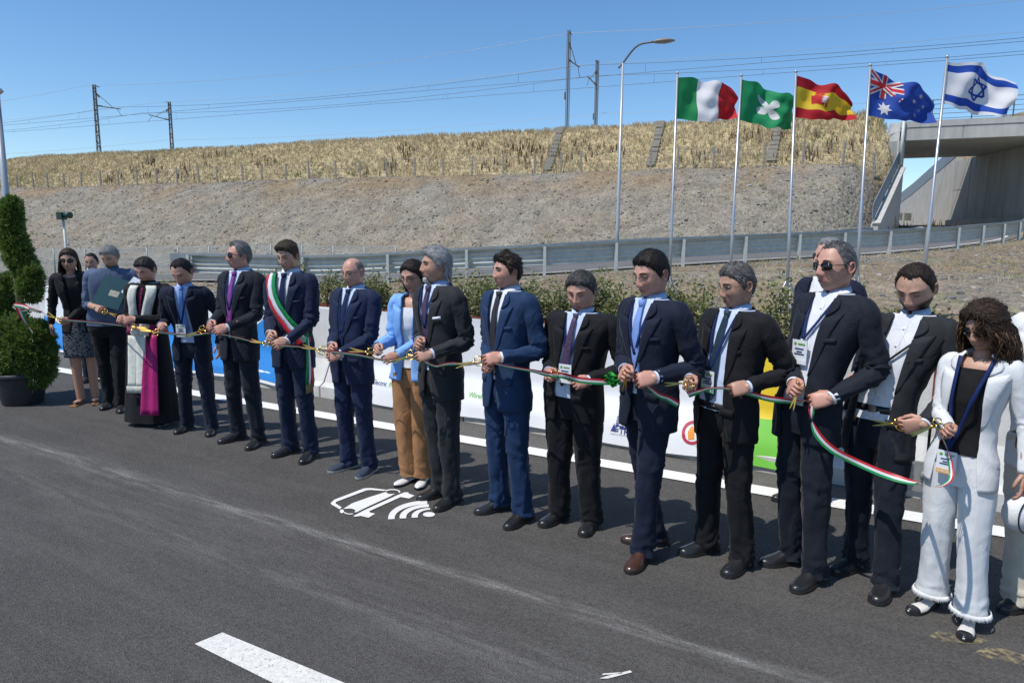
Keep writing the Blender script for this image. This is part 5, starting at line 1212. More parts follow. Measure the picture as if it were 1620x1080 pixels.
def leg_tube(mb, hip, knee, ank, rad, wr, seed, n=18, rings=30, depth=1.05, hemflare=0, amp=1.0):
    P_ = crv([hip, hip * .5 + knee * .5, knee, knee * .45 + ank * .55, ank], rings); t = np.linspace(0, 1, rings); rr = np.interp(t, [0, .25, .5, .75, 1], rad)
    def disp(ring, c, q):
        out = []
        for k_i, p in enumerate(ring):
            v = p - c; L = np.linalg.norm(v); kn = math.exp(-((q - .5) / .09) ** 2); hm = math.exp(-((q - .97) / .10) ** 2)
            an_ = 2 * PI * k_i / len(ring); nn = noise.noise(Vector((p[0] * 14 + seed, p[1] * 14, p[2] * 5))) * .007 + ridg(math.cos(an_) * .8 + seed, math.sin(an_) * .8, q * 17 + 1.2 * math.sin(an_ + seed)) * (.0025 + .0045 * kn + .013 * hm) * amp + ridg(math.cos(an_) * 1.2, math.sin(an_) * 1.2 + seed, q * 2.5) * .011 * min(1, amp) - .005
            crease = .008 * max(0, -v[1] / max(L, 1e-6)) ** 14
            out.append(c + v * (1 + (nn * wr + crease) / max(L, .02)))
        return np.array(out)
    mb.tube(P_, rr, n, disp=disp, caps=False, up=(0, 1, 0))
def make_shoe(root, pos, yaw, kind, m, sole, name='shoe'):
    L = .285; up = MB()
    pr = {'dress': ([0, .04, .16, .30, .45, .62, .78, .90, .97, 1], [.018, .031, .035, .034, .037, .046, .045, .035, .020, .006], [.050, .078, .096, .100, .088, .062, .050, .042, .034, .022]),
          'flat': ([0, .04, .16, .30, .45, .62, .78, .90, .97, 1], [.016, .028, .031, .029, .031, .040, .040, .031, .017, .005], [.045, .058, .056, .040, .036, .040, .042, .036, .030, .02]),
          'sneaker': ([0, .04, .16, .30, .45, .62, .78, .90, .97, 1], [.020, .034, .038, .038, .041, .049, .049, .041, .026, .010], [.055, .08, .095, .098, .09, .066, .055, .048, .040, .028])}[kind if kind in ('dress', 'flat', 'sneaker') else 'flat']
    Mx = Matrix.Translation(Vector(pos)) @ Matrix.Rotation(yaw, 4, 'Z')
    lift = .03 if kind == 'pump' else 0.0
    TT = np.linspace(0, 1, 20); rings = []; sr = []
    for t in TT:
        w = np.interp(t, pr[0], pr[1]); h = np.interp(t, pr[0], pr[2]); y = .075 - L * t; lz = lift * sm(.6, .2, t) * 1.0; tz = .006 * sm(.8, 1, t)
        ring = []
        for a in np.linspace(-.12 * PI, 1.12 * PI, 15):
            c, s_ = math.cos(a), math.sin(a); ring.append((w * math.copysign(abs(c) ** .75, c), y, .014 + lz + tz + max(-.004, (h - .014) * (abs(s_) ** .85 if s_ > 0 else -abs(s_) * .1))))
        rings.append(ring)
        sr.append([(x * (w + .0035), y, z) for x, z in ((-1, .017 + lz + tz), (-1, .0 + lz + tz), (1, .0 + lz + tz), (1, .017 + lz + tz))])
    up.loft(rings, 0, closed=True); up.V = [xf(Mx, v) for v in up.V]; o = up.build(name, m, root)
    so = MB(); so.loft(sr, 0, closed=True, smooth=False)
    if kind == 'dress': so.box((0, .052, .006), (.066, .055, .016))
    if kind == 'pump': so.tube([(0, .06, 0), (0, .06, .03)], [.014, .02], 10)
    so.V = [xf(Mx, v) for v in so.V]; so.build('sole', sole, o)
    if kind in ('dress', 'sneaker') and m is not M_BROWNL:
        la = MB()
        for k in range(4):
            t = .36 + .055 * k; h = np.interp(t, pr[0], pr[2]); y = .075 - L * t; la.tube([(-.018, y, h - .004), (0, y + .002, h + .004), (.018, y, h - .004)], .0018, 5)
        la.V = [xf(Mx, v) for v in la.V]; la.build('laces', M_SOLE, o)
    return o
def ik(S, T, l1, l2, pole):
    d = T - S; L = np.linalg.norm(d); L2 = min(L, (l1 + l2) * .985); u = d / max(L, 1e-6); T = S + u * L2
    a = (l1 * l1 - l2 * l2 + L2 * L2) / (2 * L2); h = math.sqrt(max(0, l1 * l1 - a * a)); p = V3(pole); p = unit(p - u * np.dot(p, u)); return S + u * a + p * h, T
PEOPLE = []
def person(P):
    P = dict(P); seed = P['seed'] = P.get('seed', len(PEOPLE) + 1); random.seed(seed * 11)
    f0, f1 = P['feet']; g0, g1 = gr(*f0), gr(*f1)                      # right foot, left foot (the person's own)
    x, y = (g0.x + g1.x) / 2, (g0.y + g1.y) / 2; phi = math.atan2(x, y); rz = R(P['yaw']) - phi
    fwd = Vector((math.sin(rz), -math.cos(rz), 0)); rx, ry = x - fwd.x * P.get('back', .0), y - fwd.y * P.get('back', .0)
    hf = P.get('hfwd', .04); hcw = at(*P['head'], ry + fwd.y * hf)
    hs = P.get('hs', 1.0 if P.get('sex') == 'f' else .96); HZ = 1.546 + .1165 * hs; H = P.get('H') or hcw.z * 1.78 / HZ; s = H / 1.78
    root = empty('person', (rx, ry, 0), rz); tag(root, P['label'], 'person', P.get('group', 'people in the ribbon cutting line')); P['root'] = root
    RI = Matrix.Rotation(-rz, 3, 'Z')
    root.scale = (s, s, s)
    def loc(w): q = RI @ (Vector(w) - Vector((rx, ry, 0))); return V3(q) / s
    PEOPLE.append((P['label'][:28], round(H, 2), round(math.degrees(rz))))
    HC = loc(hcw); D = HC - V3((0, -.02, HZ)); D = np.clip(D, -.42, .42); T = Torso(P, D); sk = P.get('skin', 'fair'); skc = np.array(SK[sk]); fem = T.f
    body = MB()
    # head
    hyaw = R(P.get('hyaw', P['yaw'])) - phi - rz; HMn = Matrix.Translation(Vector(V3((0, -.02, HZ)) + D)) @ Matrix.Rotation(hyaw, 4, 'Z') @ Matrix.Rotation(R(P.get('roll', 0)), 4, 'Y') @ Matrix.Rotation(R(P.get('pitch', 0)), 4, 'X')
    HM = HMn @ Matrix.Diagonal((hs, hs, hs, 1)); build_head(root, body, P, HM)
    # neck, trunk, limbs of the body surface
    nb = xf(HM, [(0, .030, -.055)])[0]; nr = (.042 if fem else .0495) * (1 + .15 * P.get('fat', 0))
    body.tube(crv([T.bend((0, .012, 1.44)), T.bend((0, .010, 1.52)), (T.bend((0, .008, 1.555)) + nb) / 2, nb, nb + V3((0, 0, .03))], 10), [nr * 1.5, nr * 1.25, nr * 1.12, nr * 1.04, nr, nr, nr, nr * .98, nr * .95, nr * .85], 18, col=skc * np.array([.95, .88, .86]), up=(0, 1, 0))
    TR = MB(); rings = [[T.surf(a, z, -.030) for a in np.linspace(0, 2 * PI, 20, endpoint=False)] for z in np.linspace(.86, 1.50, 12)]; body.loft(rings, 0, col=skc)
    # legs
    legs = []
    for sd_, gp in ((-1, g0), (1, g1)):
        q = loc((gp.x, gp.y, 0)); fy = P.get('fyaw', (12 * sd_))
        fy = (P['fyaws'][0 if sd_ < 0 else 1] if 'fyaws' in P else fy); fdir = V3((math.sin(R(fy)), -math.cos(R(fy)), 0))
        ank = V3((q[0], q[1], .085)) - fdir * .065; hip = V3((sd_ * .088 * P.get('wide', 1), .0, .90)); knee = (hip * .52 + ank * .48) + V3((0, -.02 - P.get('kneef', (0, 0))[0 if sd_ < 0 else 1], 0)); legs.append((hip, knee, ank, fdir, fy))
        body.tube(crv([hip, knee, ank, ank - V3((0, 0, .02))], 14), np.interp(np.linspace(0, 1, 14), [0, .3, .55, .7, .95, 1], [.075, .06, .045, .046, .032, .034]), 14, col=skc * np.array([1, .93, .9]), up=(0, 1, 0))
        if P.get('bare'): body.ball(ank + fdir * .07 + V3((0, 0, -.045)), (.036, .085, .020), 10, 6, col=skc, rot=np.array(Matrix.Rotation(R(fy), 3, 'Z')))
    # arms
    wide = P.get('wide', 1.0); shx = (.156 if fem else .182) * wide; arms_ = {}
    for side, sg in (('R', -1), ('L', 1)):
        S_ = T.bend((sg * shx, .005, 1.446)); h = P.get('hand' + side)
        if h is None: tgt = S_ + V3((sg * .10, -.02, -.50)); d = V3((0, -.15, -1)); th = V3((0, -1, 0)); pose = 'relax'; pole_ = (sg * .3, .8, 0)
        else:
            px, py, reach = h[:3]; pose = h[3] if len(h) > 3 else 'pinch'; lat = 0
            w = at(px, py, ry + fwd.y * reach * s); hc_ = loc(w); d = V3(h[4]) if len(h) > 4 else V3((-sg * .50, -.80, -.12)); th = V3(h[5]) if len(h) > 5 else V3((-sg * .55, .0, .85)); tgt = hc_ - unit(d) * .085; pole_ = h[6] if len(h) > 6 else (sg * .14, .04, -1)
        l1, l2 = (.275, .245) if fem else (.295, .262)
        E, Wr = ik(S_, tgt, l1, l2, pole_); d = unit(d * .75 + unit(Wr - E) * .5)
        body.tube(crv([T.bend((sg * shx * .7, 0, 1.42)), S_, (S_ + E) / 2, E * .92 + S_ * .08, E * .9 + Wr * .1, (E + Wr) / 2, Wr, Wr + d * .015], 22), np.interp(np.linspace(0, 1, 22), [0, .3, .55, .75, .93, 1], [.045, .046, .036, .038, .0265, .026] if not fem else [.040, .04, .032, .033, .023, .023]), 12, col=skc)
        put_hand(body, pose, Wr, d, th, side == 'R', sk, (.90 if fem else 1.0)); arms_[side] = (S_, E, Wr, d, sg)
    body.build('body', M_SKIN, root, vcol=True)
    P.update(T=T, loc=loc, arms=arms_, legs=legs, s=s, HM=HM, rz=rz, fwd=fwd)
    # ------------ garments
    def sleeve(mb, side, rad, end=1.0, mi=0, amp=1.0):
        S_, E, Wr, d, sg = arms_[side]; e_ = E + (Wr - E) * end if end <= 1 else Wr
        Q = crv([T.bend((sg * shx * .55, .005, 1.462)), T.bend((sg * shx * .95, .004, 1.458)), S_ * .78 + E * .22 + V3((sg * .004, 0, 0)), S_ * .42 + E * .58, S_ * .12 + E * .88, E * .88 + Wr * .12 if end > .2 else e_, E * .5 + e_ * .5, e_], 48)
        rr = np.interp(np.linspace(0, 1, 48), [0, .12, .26, .5, .68, .8, 1], rad); sdd = seed * 3.1 + sg
        def disp(ring, c, q):
            out = []
            for k_i, p in enumerate(ring):
                v = p - c; L = np.linalg.norm(v); el = math.exp(-((q - .62) / .17) ** 2)
                an_ = 2 * PI * k_i / len(ring); nn = noise.noise(Vector((p[0] * 12 + sdd, p[1] * 12, p[2] * 12))) * .006 + ridg(math.cos(an_) * .9 + sdd, math.sin(an_) * .9, q * 13 + math.cos(an_ + sdd) * .8) * (.004 + .016 * el) + ridg(math.cos(an_) * 1.3, math.sin(an_) * 1.3 + sdd, q * 4) * .007 - .006 * el - .002
                out.append(c + v * (1 + nn * amp * P.get('amp', 1) / max(L, .02)))
            return np.array(out)
        mb.tube(Q, rr, 24, mi, caps=False, disp=disp)
    jk = P.get('jacket'); k_ = P.get('sleeve_k', 1.0) * (1 + (wide - 1) * .6)
    if P.get('shirt') is not None:
        sh = MB(); z0 = P.get('shirt_z', .96); ztop = P.get('shirt_top', 1.536)
        sh.loft([[T.surf(a, z, -.014 if jk else 0) for a in np.linspace(0, 2 * PI, 44, endpoint=False)] for z in np.linspace(z0, ztop, 26)], 0, caps=False)
        if not jk:
            for side in 'RL': sleeve(sh, side, [.05 * k_, .070 * k_, .062 * k_, .058 * k_, .052 * k_, .048 * k_, .040 * k_] if P.get('sleeve_end', 1) == 1 else [.05, .072, .068, .064, .060, .058, .055], P.get('sleeve_end', 1.0))
        if P.get('collar', True):
            cz = .010 if jk else .0
            for sg in (-1, 1):
                ringb = []
                for q in np.linspace(0, 1, 12):
                    a = sg * (.16 + q * (PI - .16)); fr_ = 1 - q; ringb.append((a, fr_))
                kn_ = 1 + .13 * P.get('fat', 0)
                def cp(a, z, r_): return T.bend((r_ * math.sin(a), -r_ * 1.02 * math.cos(a) + .004, z))
                lo = [cp(a, 1.530 - .058 * max(0, f_ - .60) / .40, .075 + .030 * max(0, f_ - .60)) for a, f_ in ringb]; hi = [cp(a, 1.588 - .034 * f_, .059 * kn_) for a, f_ in ringb]; inn = [cp(a, 1.51, .055 * kn_) for a, f_ in ringb]
                sh.loft([lo, hi, inn], 0, closed=False, caps=False)
        o = sh.build('shirt', P['shirt'], root)
        if (not jk or P.get('open')) and not fem: 
            pl = MB(); T.strip(pl, [(-.014, .014, z, z) for z in np.linspace(z0 + .02, 1.50, 14)], -.012 if jk else .002, 1); 
            for z in np.linspace(z0 + .06, 1.46, 6): c = T.at_x(0, z, -.008 if jk else .005); pl.ball(c, (.0055, .003, .0055), 8, 5)
            pl.build('placket', P['shirt'], o)
    if P.get('tie') is not None:
        t = MB(); zb = P.get('tie_end', 1.04)
        T.strip(t, [(-w, w, z, z) for z, w in [(1.505, .012), (1.48, .017), (1.40, .021), (1.30, .027), (1.20, .033), (zb + .05, .038)]] + [(-.002, .002, zb, zb)], .001, 4)
        kc = T.bend((0, -.084, 1.506)); t.loft([[kc + V3((x_, y_, z_)) for x_, y_ in ((-w, .012), (-w * .8, -.010), (w * .8, -.010), (w, .012))] for z_, w in ((.022, .018), (.0, .016), (-.022, .009))], 0)
        t.build('tie', P['tie'], root, thick=.003)
    if jk:
        zb, hem = P.get('button', 1.10), P.get('hem', .76); j = MB(); op = P.get('open', 0)
        def gx(z):
            vw = P.get('vee', .068)
            if op: return np.interp(z, [hem, .95, 1.15, 1.37, 1.52, 1.58], [op * 1.35, op * 1.1, op, max(op * .85, .05), .070, .076])
            if z < zb: return .004 + (zb - z) ** 1.25 * P.get('cut', .16)
            return np.interp(z, [zb, zb + .06, 1.38, 1.50, 1.58], [.002, .018, vw * .88, .070, .076])
        NJ = 60; zs = np.concatenate([np.linspace(hem, 1.40, 30), np.linspace(1.415, 1.534, 11)]); rings = []
        for z in zs:
            W = np.interp(z, TZ, T.W); a0 = math.asin(min(.97, gx(z) / W) ** (1 / T.e)); rings.append([T.surf(a, z, 0) for a in np.linspace(a0, 2 * PI - a0, NJ)])
        j.loft(rings, 0, closed=False, caps=False)
        for side in 'RL': sleeve(j, side, [.046 * k_, .066 * k_, .062 * k_, .053 * k_, .050 * k_, .045 * k_, .038 * k_])
        jo = j.build('jacket', jk, root, thick=.004)
        # lapels and collar
        for sg in (-1, 1):
            lp_ = MB(); rows = []; lw = P.get('lapel', .088); zt = 1.46; zl = max(zb, hem + .1) if not op else 1.12
            for z in np.linspace(zl, 1.417, 9):
                q = (z - zl) / (1.417 - zl); w_ = lw * (q ** .8) * (1 if q < 1 else 1); rows.append((sg * (gx(z) - .001), sg * (gx(z) + w_ + .001), z, z + .03 * q))
            lo_k = P.get('lap_o', 1); T.strip(lp_, rows, [(.004 + .004 * i / 8) * lo_k for i in range(9)], 4)
            rows = [(sg * gx(z), sg * (gx(z) + w_), z, z + dz) for z, w_, dz in ((1.420, .040, .030), (1.44, .046, .022), (1.465, .050, .010), (1.49, .044, .004), (1.517, .030, 0))]
            T.strip(lp_, rows, [.009 * lo_k] * 5, 3)
            nc = []
            for a in np.linspace(sg * .75, sg * PI, 9):
                nc.append([T.bend((r_ * math.sin(a), -r_ * math.cos(a) * 1.02 + .006, z)) for z, r_ in ((1.500 + .012 * abs(a) / PI, .108), (1.530 + .016 * abs(a) / PI, .083), (1.515, .075))])
            lp_.loft(nc, 0, closed=False, caps=False)
            lp_.build('lapel', jk, jo, thick=.003 * lo_k)
            # pocket flap
            if fem: continue
            pf = MB(); zz = .985 if not fem else .97; T.strip(pf, [(sg * .075, sg * .150, zz + dz, zz + dz - .004) for dz in (0, -.02, -.045)], .005, 4); pf.build('pocket_flap', jk, jo, thick=.001)
        if not fem: bp_ = MB(); T.strip(bp_, [(.085, .150, z, z + .008) for z in (1.315, 1.29)], .005, 3); bp_.build('breast_pocket', jk, jo, thick=.001)
        if not op:
            bt_ = MB()
            for z in ((zb - .01, zb - .10) if zb > 1.0 else (zb,)): bt_.ball(T.at_x(.018, z, .006), (.008, .004, .008), 8, 5)
            bt_.build('button', M_SOLE, jo)
        if P.get('hanky'):
            hk = MB(); T.strip(hk, [(.088, .147, 1.312, 1.320), (.090, .146, 1.328, 1.338)], .008, 3); hk.build('pocket_square', M_SHW, root, thick=.003)
        if P.get('cuff', True):
            for side in 'RL':
                S_, E, Wr, d, sg = arms_[side]; u = unit(Wr - E); cf = MB(); cf.tube([Wr - u * .02, Wr + u * .012], [.036, .034], 18, caps=False); cf.build('cuff', P.get('shirt') or M_SHW, root, thick=.002)
    # trousers
    tr = P.get('trousers')
    if tr:
        t = MB(); lr = P.get('leg', 1.0); zt = P.get('waist', 1.04)
        t.loft([[T.surf(a, z, -.020 if jk else -.006) for a in np.linspace(0, 2 * PI, 36, endpoint=False)] if z > .86 else [V3((T.surf(a, z, -.020)[0] * (.96 - .5 * (.86 - z)), T.surf(a, z, -.020)[1] * (.9 - 1.5 * (.86 - z)), z)) for a in np.linspace(0, 2 * PI, 36, endpoint=False)] for z in (.80, .83, .87, .91, .95, 1.0, zt)], 0, caps=False)
        for (hip, knee, ank, fd_, fy), sd_ in zip(legs, (-1, 1)):
            hemz = P.get('hemz', .045); a2 = V3((ank[0], ank[1], hemz)) + fd_ * .008
            leg_tube(t, hip + V3((0, 0, .02)), knee, a2, [v * lr * (1 + (wide - 1) * .7) for v in P.get('legr', (.093, .083, .069, .062, .061))], P.get('wrinkle', 1.0) * 1.0, seed * 2.3 + sd_, 26, 56, amp=P.get('legwr', 1.3))
        to = t.build('trousers', tr, root)
        if P.get('belt', False):
            b_ = MB(); b_.loft([[T.surf(a, z, -.012) for a in np.linspace(0, 2 * PI, 36, endpoint=False)] for z in (zt - .035, zt + .003)], 0, caps=False); bo = b_.build('belt', M_LEATHER, root, thick=.002); bk = MB(); bk.box(T.at_x(0, zt - .016, -.006), (.04, .008, .034)); bk.build('buckle', M_STEELW, bo)
    if P.get('shoes'):
        kind, sm_, so_ = P['shoes']
        for (hip, knee, ank, fd_, fy) in legs: make_shoe(root, (ank[0], ank[1], 0), R(fy), kind, sm_, so_)
    # lanyard and badge
    ln = P.get('lanyard')
    if ln:
        zbdg, col_, xo = ln[0], ln[1], (ln[2] if len(ln) > 2 else 0); l_ = MB(); oo = P.get('lan_o', .006)
        for sg in (-1, 1):
            rows = []
            for q in np.linspace(0, 1, 12):
                z = zbdg + (1.512 - zbdg) * q; xx = xo * (1 - q) + sg * .078 * q ** .85; ww = .009; rows.append((xx - ww, xx + ww, z, z))
            T.strip(l_, rows, oo, 1)
        lo_ = l_.build('lanyard', M_LAN, root, thick=.002)
        if col_ is not None:
            c0 = T.at_x(xo, zbdg - .005, oo + .010); cz_ = V3((0, 0, -1)); b_ = MB(); ww, hh_ = .095, .125
            b_.box(c0 + V3((0, -.004, -hh_ / 2)), (ww, .003, hh_)); bo = b_.build('badge', M_CARD, root)
            q = MB(); q.box(c0 + V3((0, -.0068, -hh_ + .013)), (ww - .004, .002, .024)); q.build('band', col_, bo)
            q = MB()
            for dz, w_ in ((.045, .055), (.060, .035), (.072, .062)): q.box(c0 + V3((0, -.0068, -dz)), (w_, .002, .006))
            q.build('print', M_CINK, bo); q = MB(); q.ball(c0 + V3((-.028, -.006, -.020)), (.009, .002, .009), 10, 6); q.box(c0 + V3((.012, -.0068, -.020)), (.045, .002, .008)); q.build('logo', M_CLOGO, bo)
            P['badge'] = (bo, c0, ww, hh_)
    return P

def flat_text(root, s, size, m, c, name='lettering', rot=None):
    cu = bpy.data.curves.new(name, 'FONT'); cu.body = s; cu.size = size; cu.align_x = 'CENTER'; cu.align_y = 'CENTER'; cu.resolution_u = 2; cu.offset = size * .02
    o = bpy.data.objects.new(name, cu); C.objects.link(o); bpy.context.view_layer.update(); me = bpy.data.meshes.new_from_object(o.evaluated_get(bpy.context.evaluated_depsgraph_get())); bpy.data.objects.remove(o)
    for v in me.vertices: v.co = (c[0] + v.co.x, c[1], c[2] + v.co.y)
    me.materials.clear(); me.materials.append(m); t = bpy.data.objects.new(name, me); C.objects.link(t); t.parent = root; return t
def scissors(px, py, Y, tip_px, tip_py, label, size=.22, open_=10, dY=0.0, face=(0.3, -.8, .5)):
    """gold scissors; pivot region seen at px,py; blades point to tip pixel"""
    p = V3(at(px, py, Y)); q = V3(at(tip_px, tip_py, Y + dY)); d = unit(q - p); n_ = V3(face); n_ = unit(n_ - d * np.dot(n_, d)); sdv = np.cross(n_, d)
    root = empty('scissors', tuple(p)); tag(root, label, 'scissors', 'gold scissors held by the people')
    k = size / .22 * .72
    def w(a, b, c): return (d * a + sdv * b + n_ * c) * k
    for sg in (-1, 1):
        an = R(open_ * sg); ca, sa = math.cos(an), math.sin(an)
        def W2_(a, b, c=0): return w(a * ca - b * sa, a * sa + b * ca, c + sg * .0012)
        b_ = MB(); rings = []
        for t, wd, o_ in ((0, .011, 0), (.02, .0125, 0), (.06, .0125, .001), (.10, .010, .001), (.125, .005, .0), (.135, .0008, 0)):
            rings.append([W2_(t, o_ - wd * .5, -.001), W2_(t, o_ + wd * .6, -.0012), W2_(t, o_ + wd * .6, .0012), W2_(t, o_ - wd * .5, .001)])
        b_.loft(rings, 0, smooth=False); b_.tube([W2_(.004, 0), W2_(-.02, -sg * .004), W2_(-.034, -sg * .006)], [.0055 * k, .0045 * k, .004 * k], 8); b_.build('blade', M_GOLD, root)
        h = MB(); loop = [W2_(-.060 + .028 * math.cos(t), -sg * .016 + .0165 * math.sin(t) * 1.1) for t in np.linspace(0, 2 * PI, 20, endpoint=False)]; h.tube(loop, .0042 * k, 8, closed=True, up=tuple(n_)); h.build('handle', M_GOLD, root)
    sc_ = MB(); sc_.tube([w(0, 0, -.004), w(0, 0, .005)], .005 * k, 10); sc_.build('screw', M_GOLD, root)
    return root
BR = (.035, .020, .012); BK = (.012, .009, .008); GY = (.10, .10, .10); LG = (.34, .34, .35)
S_D = ('dress', M_LEATHER, M_SOLE)
M_T1 = clothm('tie_light_blue', (.12, .26, .62), .5, .2); M_T2 = clothm('tie_purple', (.22, .05, .24), .5, .2); M_T3 = clothm('tie_navy_stripe', (.012, .02, .06), .5, .2, col2=(.06, .08, .16), stretch=(1, 1, 6)) if False else clothm('tie_navy', (.012, .02, .06), .5, .2)
M_T4 = clothm('tie_dotted_navy', (.03, .04, .11), .5, .2, var=.6, vscale=120); M_T5 = clothm('tie_dark_grey', (.03, .03, .035), .5, .2); M_T6 = clothm('tie_pale_blue', (.20, .32, .66), .5, .2); M_T7 = clothm('tie_plum_dots', (.07, .045, .09), .5, .2, var=.5, vscale=90); M_T8 = clothm('tie_slate', (.02, .04, .065), .5, .2)
# --- 1 woman at the left
leo = bpy.data.materials.new('leopard_print'); leo.use_nodes = True
_n = leo.node_tree.nodes; _l = leo.node_tree.links; _tc = _n.new('ShaderNodeTexCoord'); _v = _n.new('ShaderNodeTexVoronoi'); _v.inputs['Scale'].default_value = 26; _v.feature = 'DISTANCE_TO_EDGE'; _l.new(_tc.outputs['Object'], _v.inputs['Vector'])
_r = _n.new('ShaderNodeValToRGB'); _r.color_ramp.elements[0].position = .08; _r.color_ramp.elements[0].color = (.09, .10, .12, 1); _r.color_ramp.elements[1].position = .16; _r.color_ramp.elements[1].color = (.012, .013, .016, 1); _l.new(_v.outputs[0], _r.inputs[0]); _l.new(_r.outputs[0], _n['Principled BSDF'].inputs['Base Color']); _n['Principled BSDF'].inputs['Roughness'].default_value = .8
p1 = person(dict(label='woman in black jacket, leopard print skirt and sunglasses beside the topiary', sex='f', yaw=-14, hyaw=-14, pitch=12, feet=((124, 640), (151, 637)), head=(109, 411), hfwd=.10, back=.0,
    handR=(82, 524, .12, 'relax', (.05, -.15, -1), (.2, -1, 0), (-.4, .8, 0)), handL=(97, 507, .26, 'grip', (-.8, -.5, .0), (0, -.2, 1)), jacket=M_BLKTOP, shirt=M_BLKTOP, shirt_top=1.47, collar=False, open=.055, hem=.84, cuff=False, skin='tan', hairline='long', hair_col=BR, top=.014, side=.012, glasses='sun', lens=True, smile=1, stubble=0, bare=True, lapel=.05, sleeve_k=.9,
    locks=[(-100, .03, .42, .02, .012, .012, 12), (-75, .045, .40, .028, .012, .011, 8), (-125, .0, .40, .01, .012, .012, 8), (100, .03, .30, .015, .01, .011, 9), (180, .0, .34, .01, .01, .013, 10), (140, .0, .3, .01, .01, .013, 8), (-160, .0, .34, .01, .01, .013, 8)], hilite=.25, lips=.7))
def skirt(P, z0, z1, m, flare=.02):
    T = P['T']; mb = MB(); mb.loft([[T.surf(a, z, -.004) if z > .80 else V3((T.surf(a, .80, -.004)[0] * (1 + flare * (.8 - z) * 2), T.surf(a, .80, -.004)[1] * (1 + flare * (.8 - z)), z)) for a in np.linspace(0, 2 * PI, 44, endpoint=False)] for z in np.linspace(z0, z1, 16)], 0, caps=False); return mb.build('skirt', m, P['root'], thick=.003)
skirt(p1, .56, 1.0, leo)
for (hip, knee, ank, fd_, fy) in p1['legs']:
    Mx = Matrix.Translation(Vector((ank[0], ank[1], 0))) @ Matrix.Rotation(R(fy), 4, 'Z'); mb = MB()
    for t0 in (-.16, -.12): mb.tube([(-.036, t0, .02), (-.02, t0, .05), (.02, t0, .05), (.036, t0, .02)], .005, 6)
    mb.tube([(.036 * math.cos(a), .01 + .036 * math.sin(a), .11) for a in np.linspace(0, 2 * PI, 14, endpoint=False)], .005, 6, closed=True); mb.V = [xf(Mx, v) for v in mb.V]; so = mb.build('sandal', M_LEATHER, p1['root'])
    mb = MB(); mb.box((0, -.08, .008), (.075, .23, .012)); mb.tube([(0, .035, 0), (0, .03, .05)], .014, 8); mb.V = [xf(Mx, v) for v in mb.V]; mb.build('sole', M_TAN, so)
# --- 2 man behind
p2 = person(dict(label='dark haired man in navy jacket half hidden behind the grey haired man holding a folder', yaw=-10, hyaw=-22, pitch=14, feet=((138, 604), (163, 602)), head=(145, 414), hfwd=.08, handR=None, handL=(196, 470, .3), jacket=M_NAVY2, shirt=M_SHW, trousers=M_NAVY2, shoes=S_D, skin='tan', hair_col=BK, hairline='recede', top=.006, side=.004, strands=150, smile=.5, group='people behind the front line'))
# --- 3 grey haired man in clerical shirt with folder
p3 = person(dict(label='grey haired man in a blue grey shirt holding an open dark green folder', yaw=-18, hyaw=-30, pitch=28, feet=((172, 645), (192, 650)), head=(174, 406), hfwd=.12, handR=(157, 489, .36, 'grip'), handL=(203, 474, .34, 'grip'), shirt=M_GRB, collar=True, shirt_z=.93, sleeve_end=.12, trousers=M_BLK, shoes=S_D, skin='olive', hair_col=(.12, .12, .125), grey=.6, top=.016, side=.010, closed=1, wide=1.08, belly=.03, legwr=1.6))
T3 = p3['T']; q = p3['loc'](at(176, 462, gr(180, 648).y - .38)); fo = empty('folder', tuple(at(176, 462, gr(180, 648).y - .42)), p3['rz']); tag(fo, 'dark green hardback folder held open by the grey haired man', 'folder')
m_fold = mat('folder_teal', (.012, .055, .065), .35, bump=.1, bscale=60)
Rf = Matrix.Rotation(R(18), 3, 'Y') @ Matrix.Rotation(R(-30), 3, 'X')
mb = MB(); mb.box((0, 0, 0), (.235, .006, .32), rot=Rf); mb.build('cover', m_fold, fo)
mb = MB(); mb.box(Rf @ Vector((.03, -.0045, -.01)), (.085, .002, .062), rot=Rf); mb.build('emblem', mat('pale_print', (.35, .33, .26), .6, var=.4, vscale=60), fo)
mb = MB(); rot2 = Matrix.Rotation(R(30), 3, 'Y') @ Matrix.Rotation(R(-40), 3, 'X'); mb.box(Vector((.20, .05, .03)), (.16, .003, .21), rot=rot2); mb.box(Vector((.205, .056, .032)), (.16, .003, .21), rot=rot2); pw = mb.build('sheet', M_SHW, fo)
# --- 4 bishop
p4 = person(dict(label='bishop in black cassock with ivory stole and magenta sash, bending over the ribbon', yaw=-34, hyaw=-42, pitch=26, feet=((228, 668), (262, 672)), head=(231, 427), hfwd=.16, handR=(190, 506, .42, 'grip'), handL=(199, 508, .44, 'grip'), shirt=M_BLK, shirt_z=.85, collar=False, trousers=M_BLK, shoes=S_D, skin='rosy', hair_col=BK, grey=.10, gb=.5, hs=1.05, hairline='std', top=.016, side=.008, closed=1, wide=1.06, belly=.035, stubble=.15, fat=.5))
def cone_skirt(P, z0, z1, m, f, name='cassock', o=.004, n=48):
    T = P['T']; mb = MB(); sd = P['seed']; rows = []
    for z in np.linspace(z0, z1, 22):
        q = max(0, (.98 - z)) ; ring = []
        for a in np.linspace(0, 2 * PI, n, endpoint=False):
            p = T.surf(a, max(z, .98), o); k = 1 + q * f + .05 * q * math.sin(a * 9 + sd + 1.5 * q); ring.append(V3((p[0] * k, p[1] * k, z)))
        rows.append(ring)
    mb.loft(rows, 0, caps=False); return mb.build(name, m, P['root'])
cone_skirt(p4, .05, 1.0, M_BLK, .38)
T = p4['T']; mb = MB()
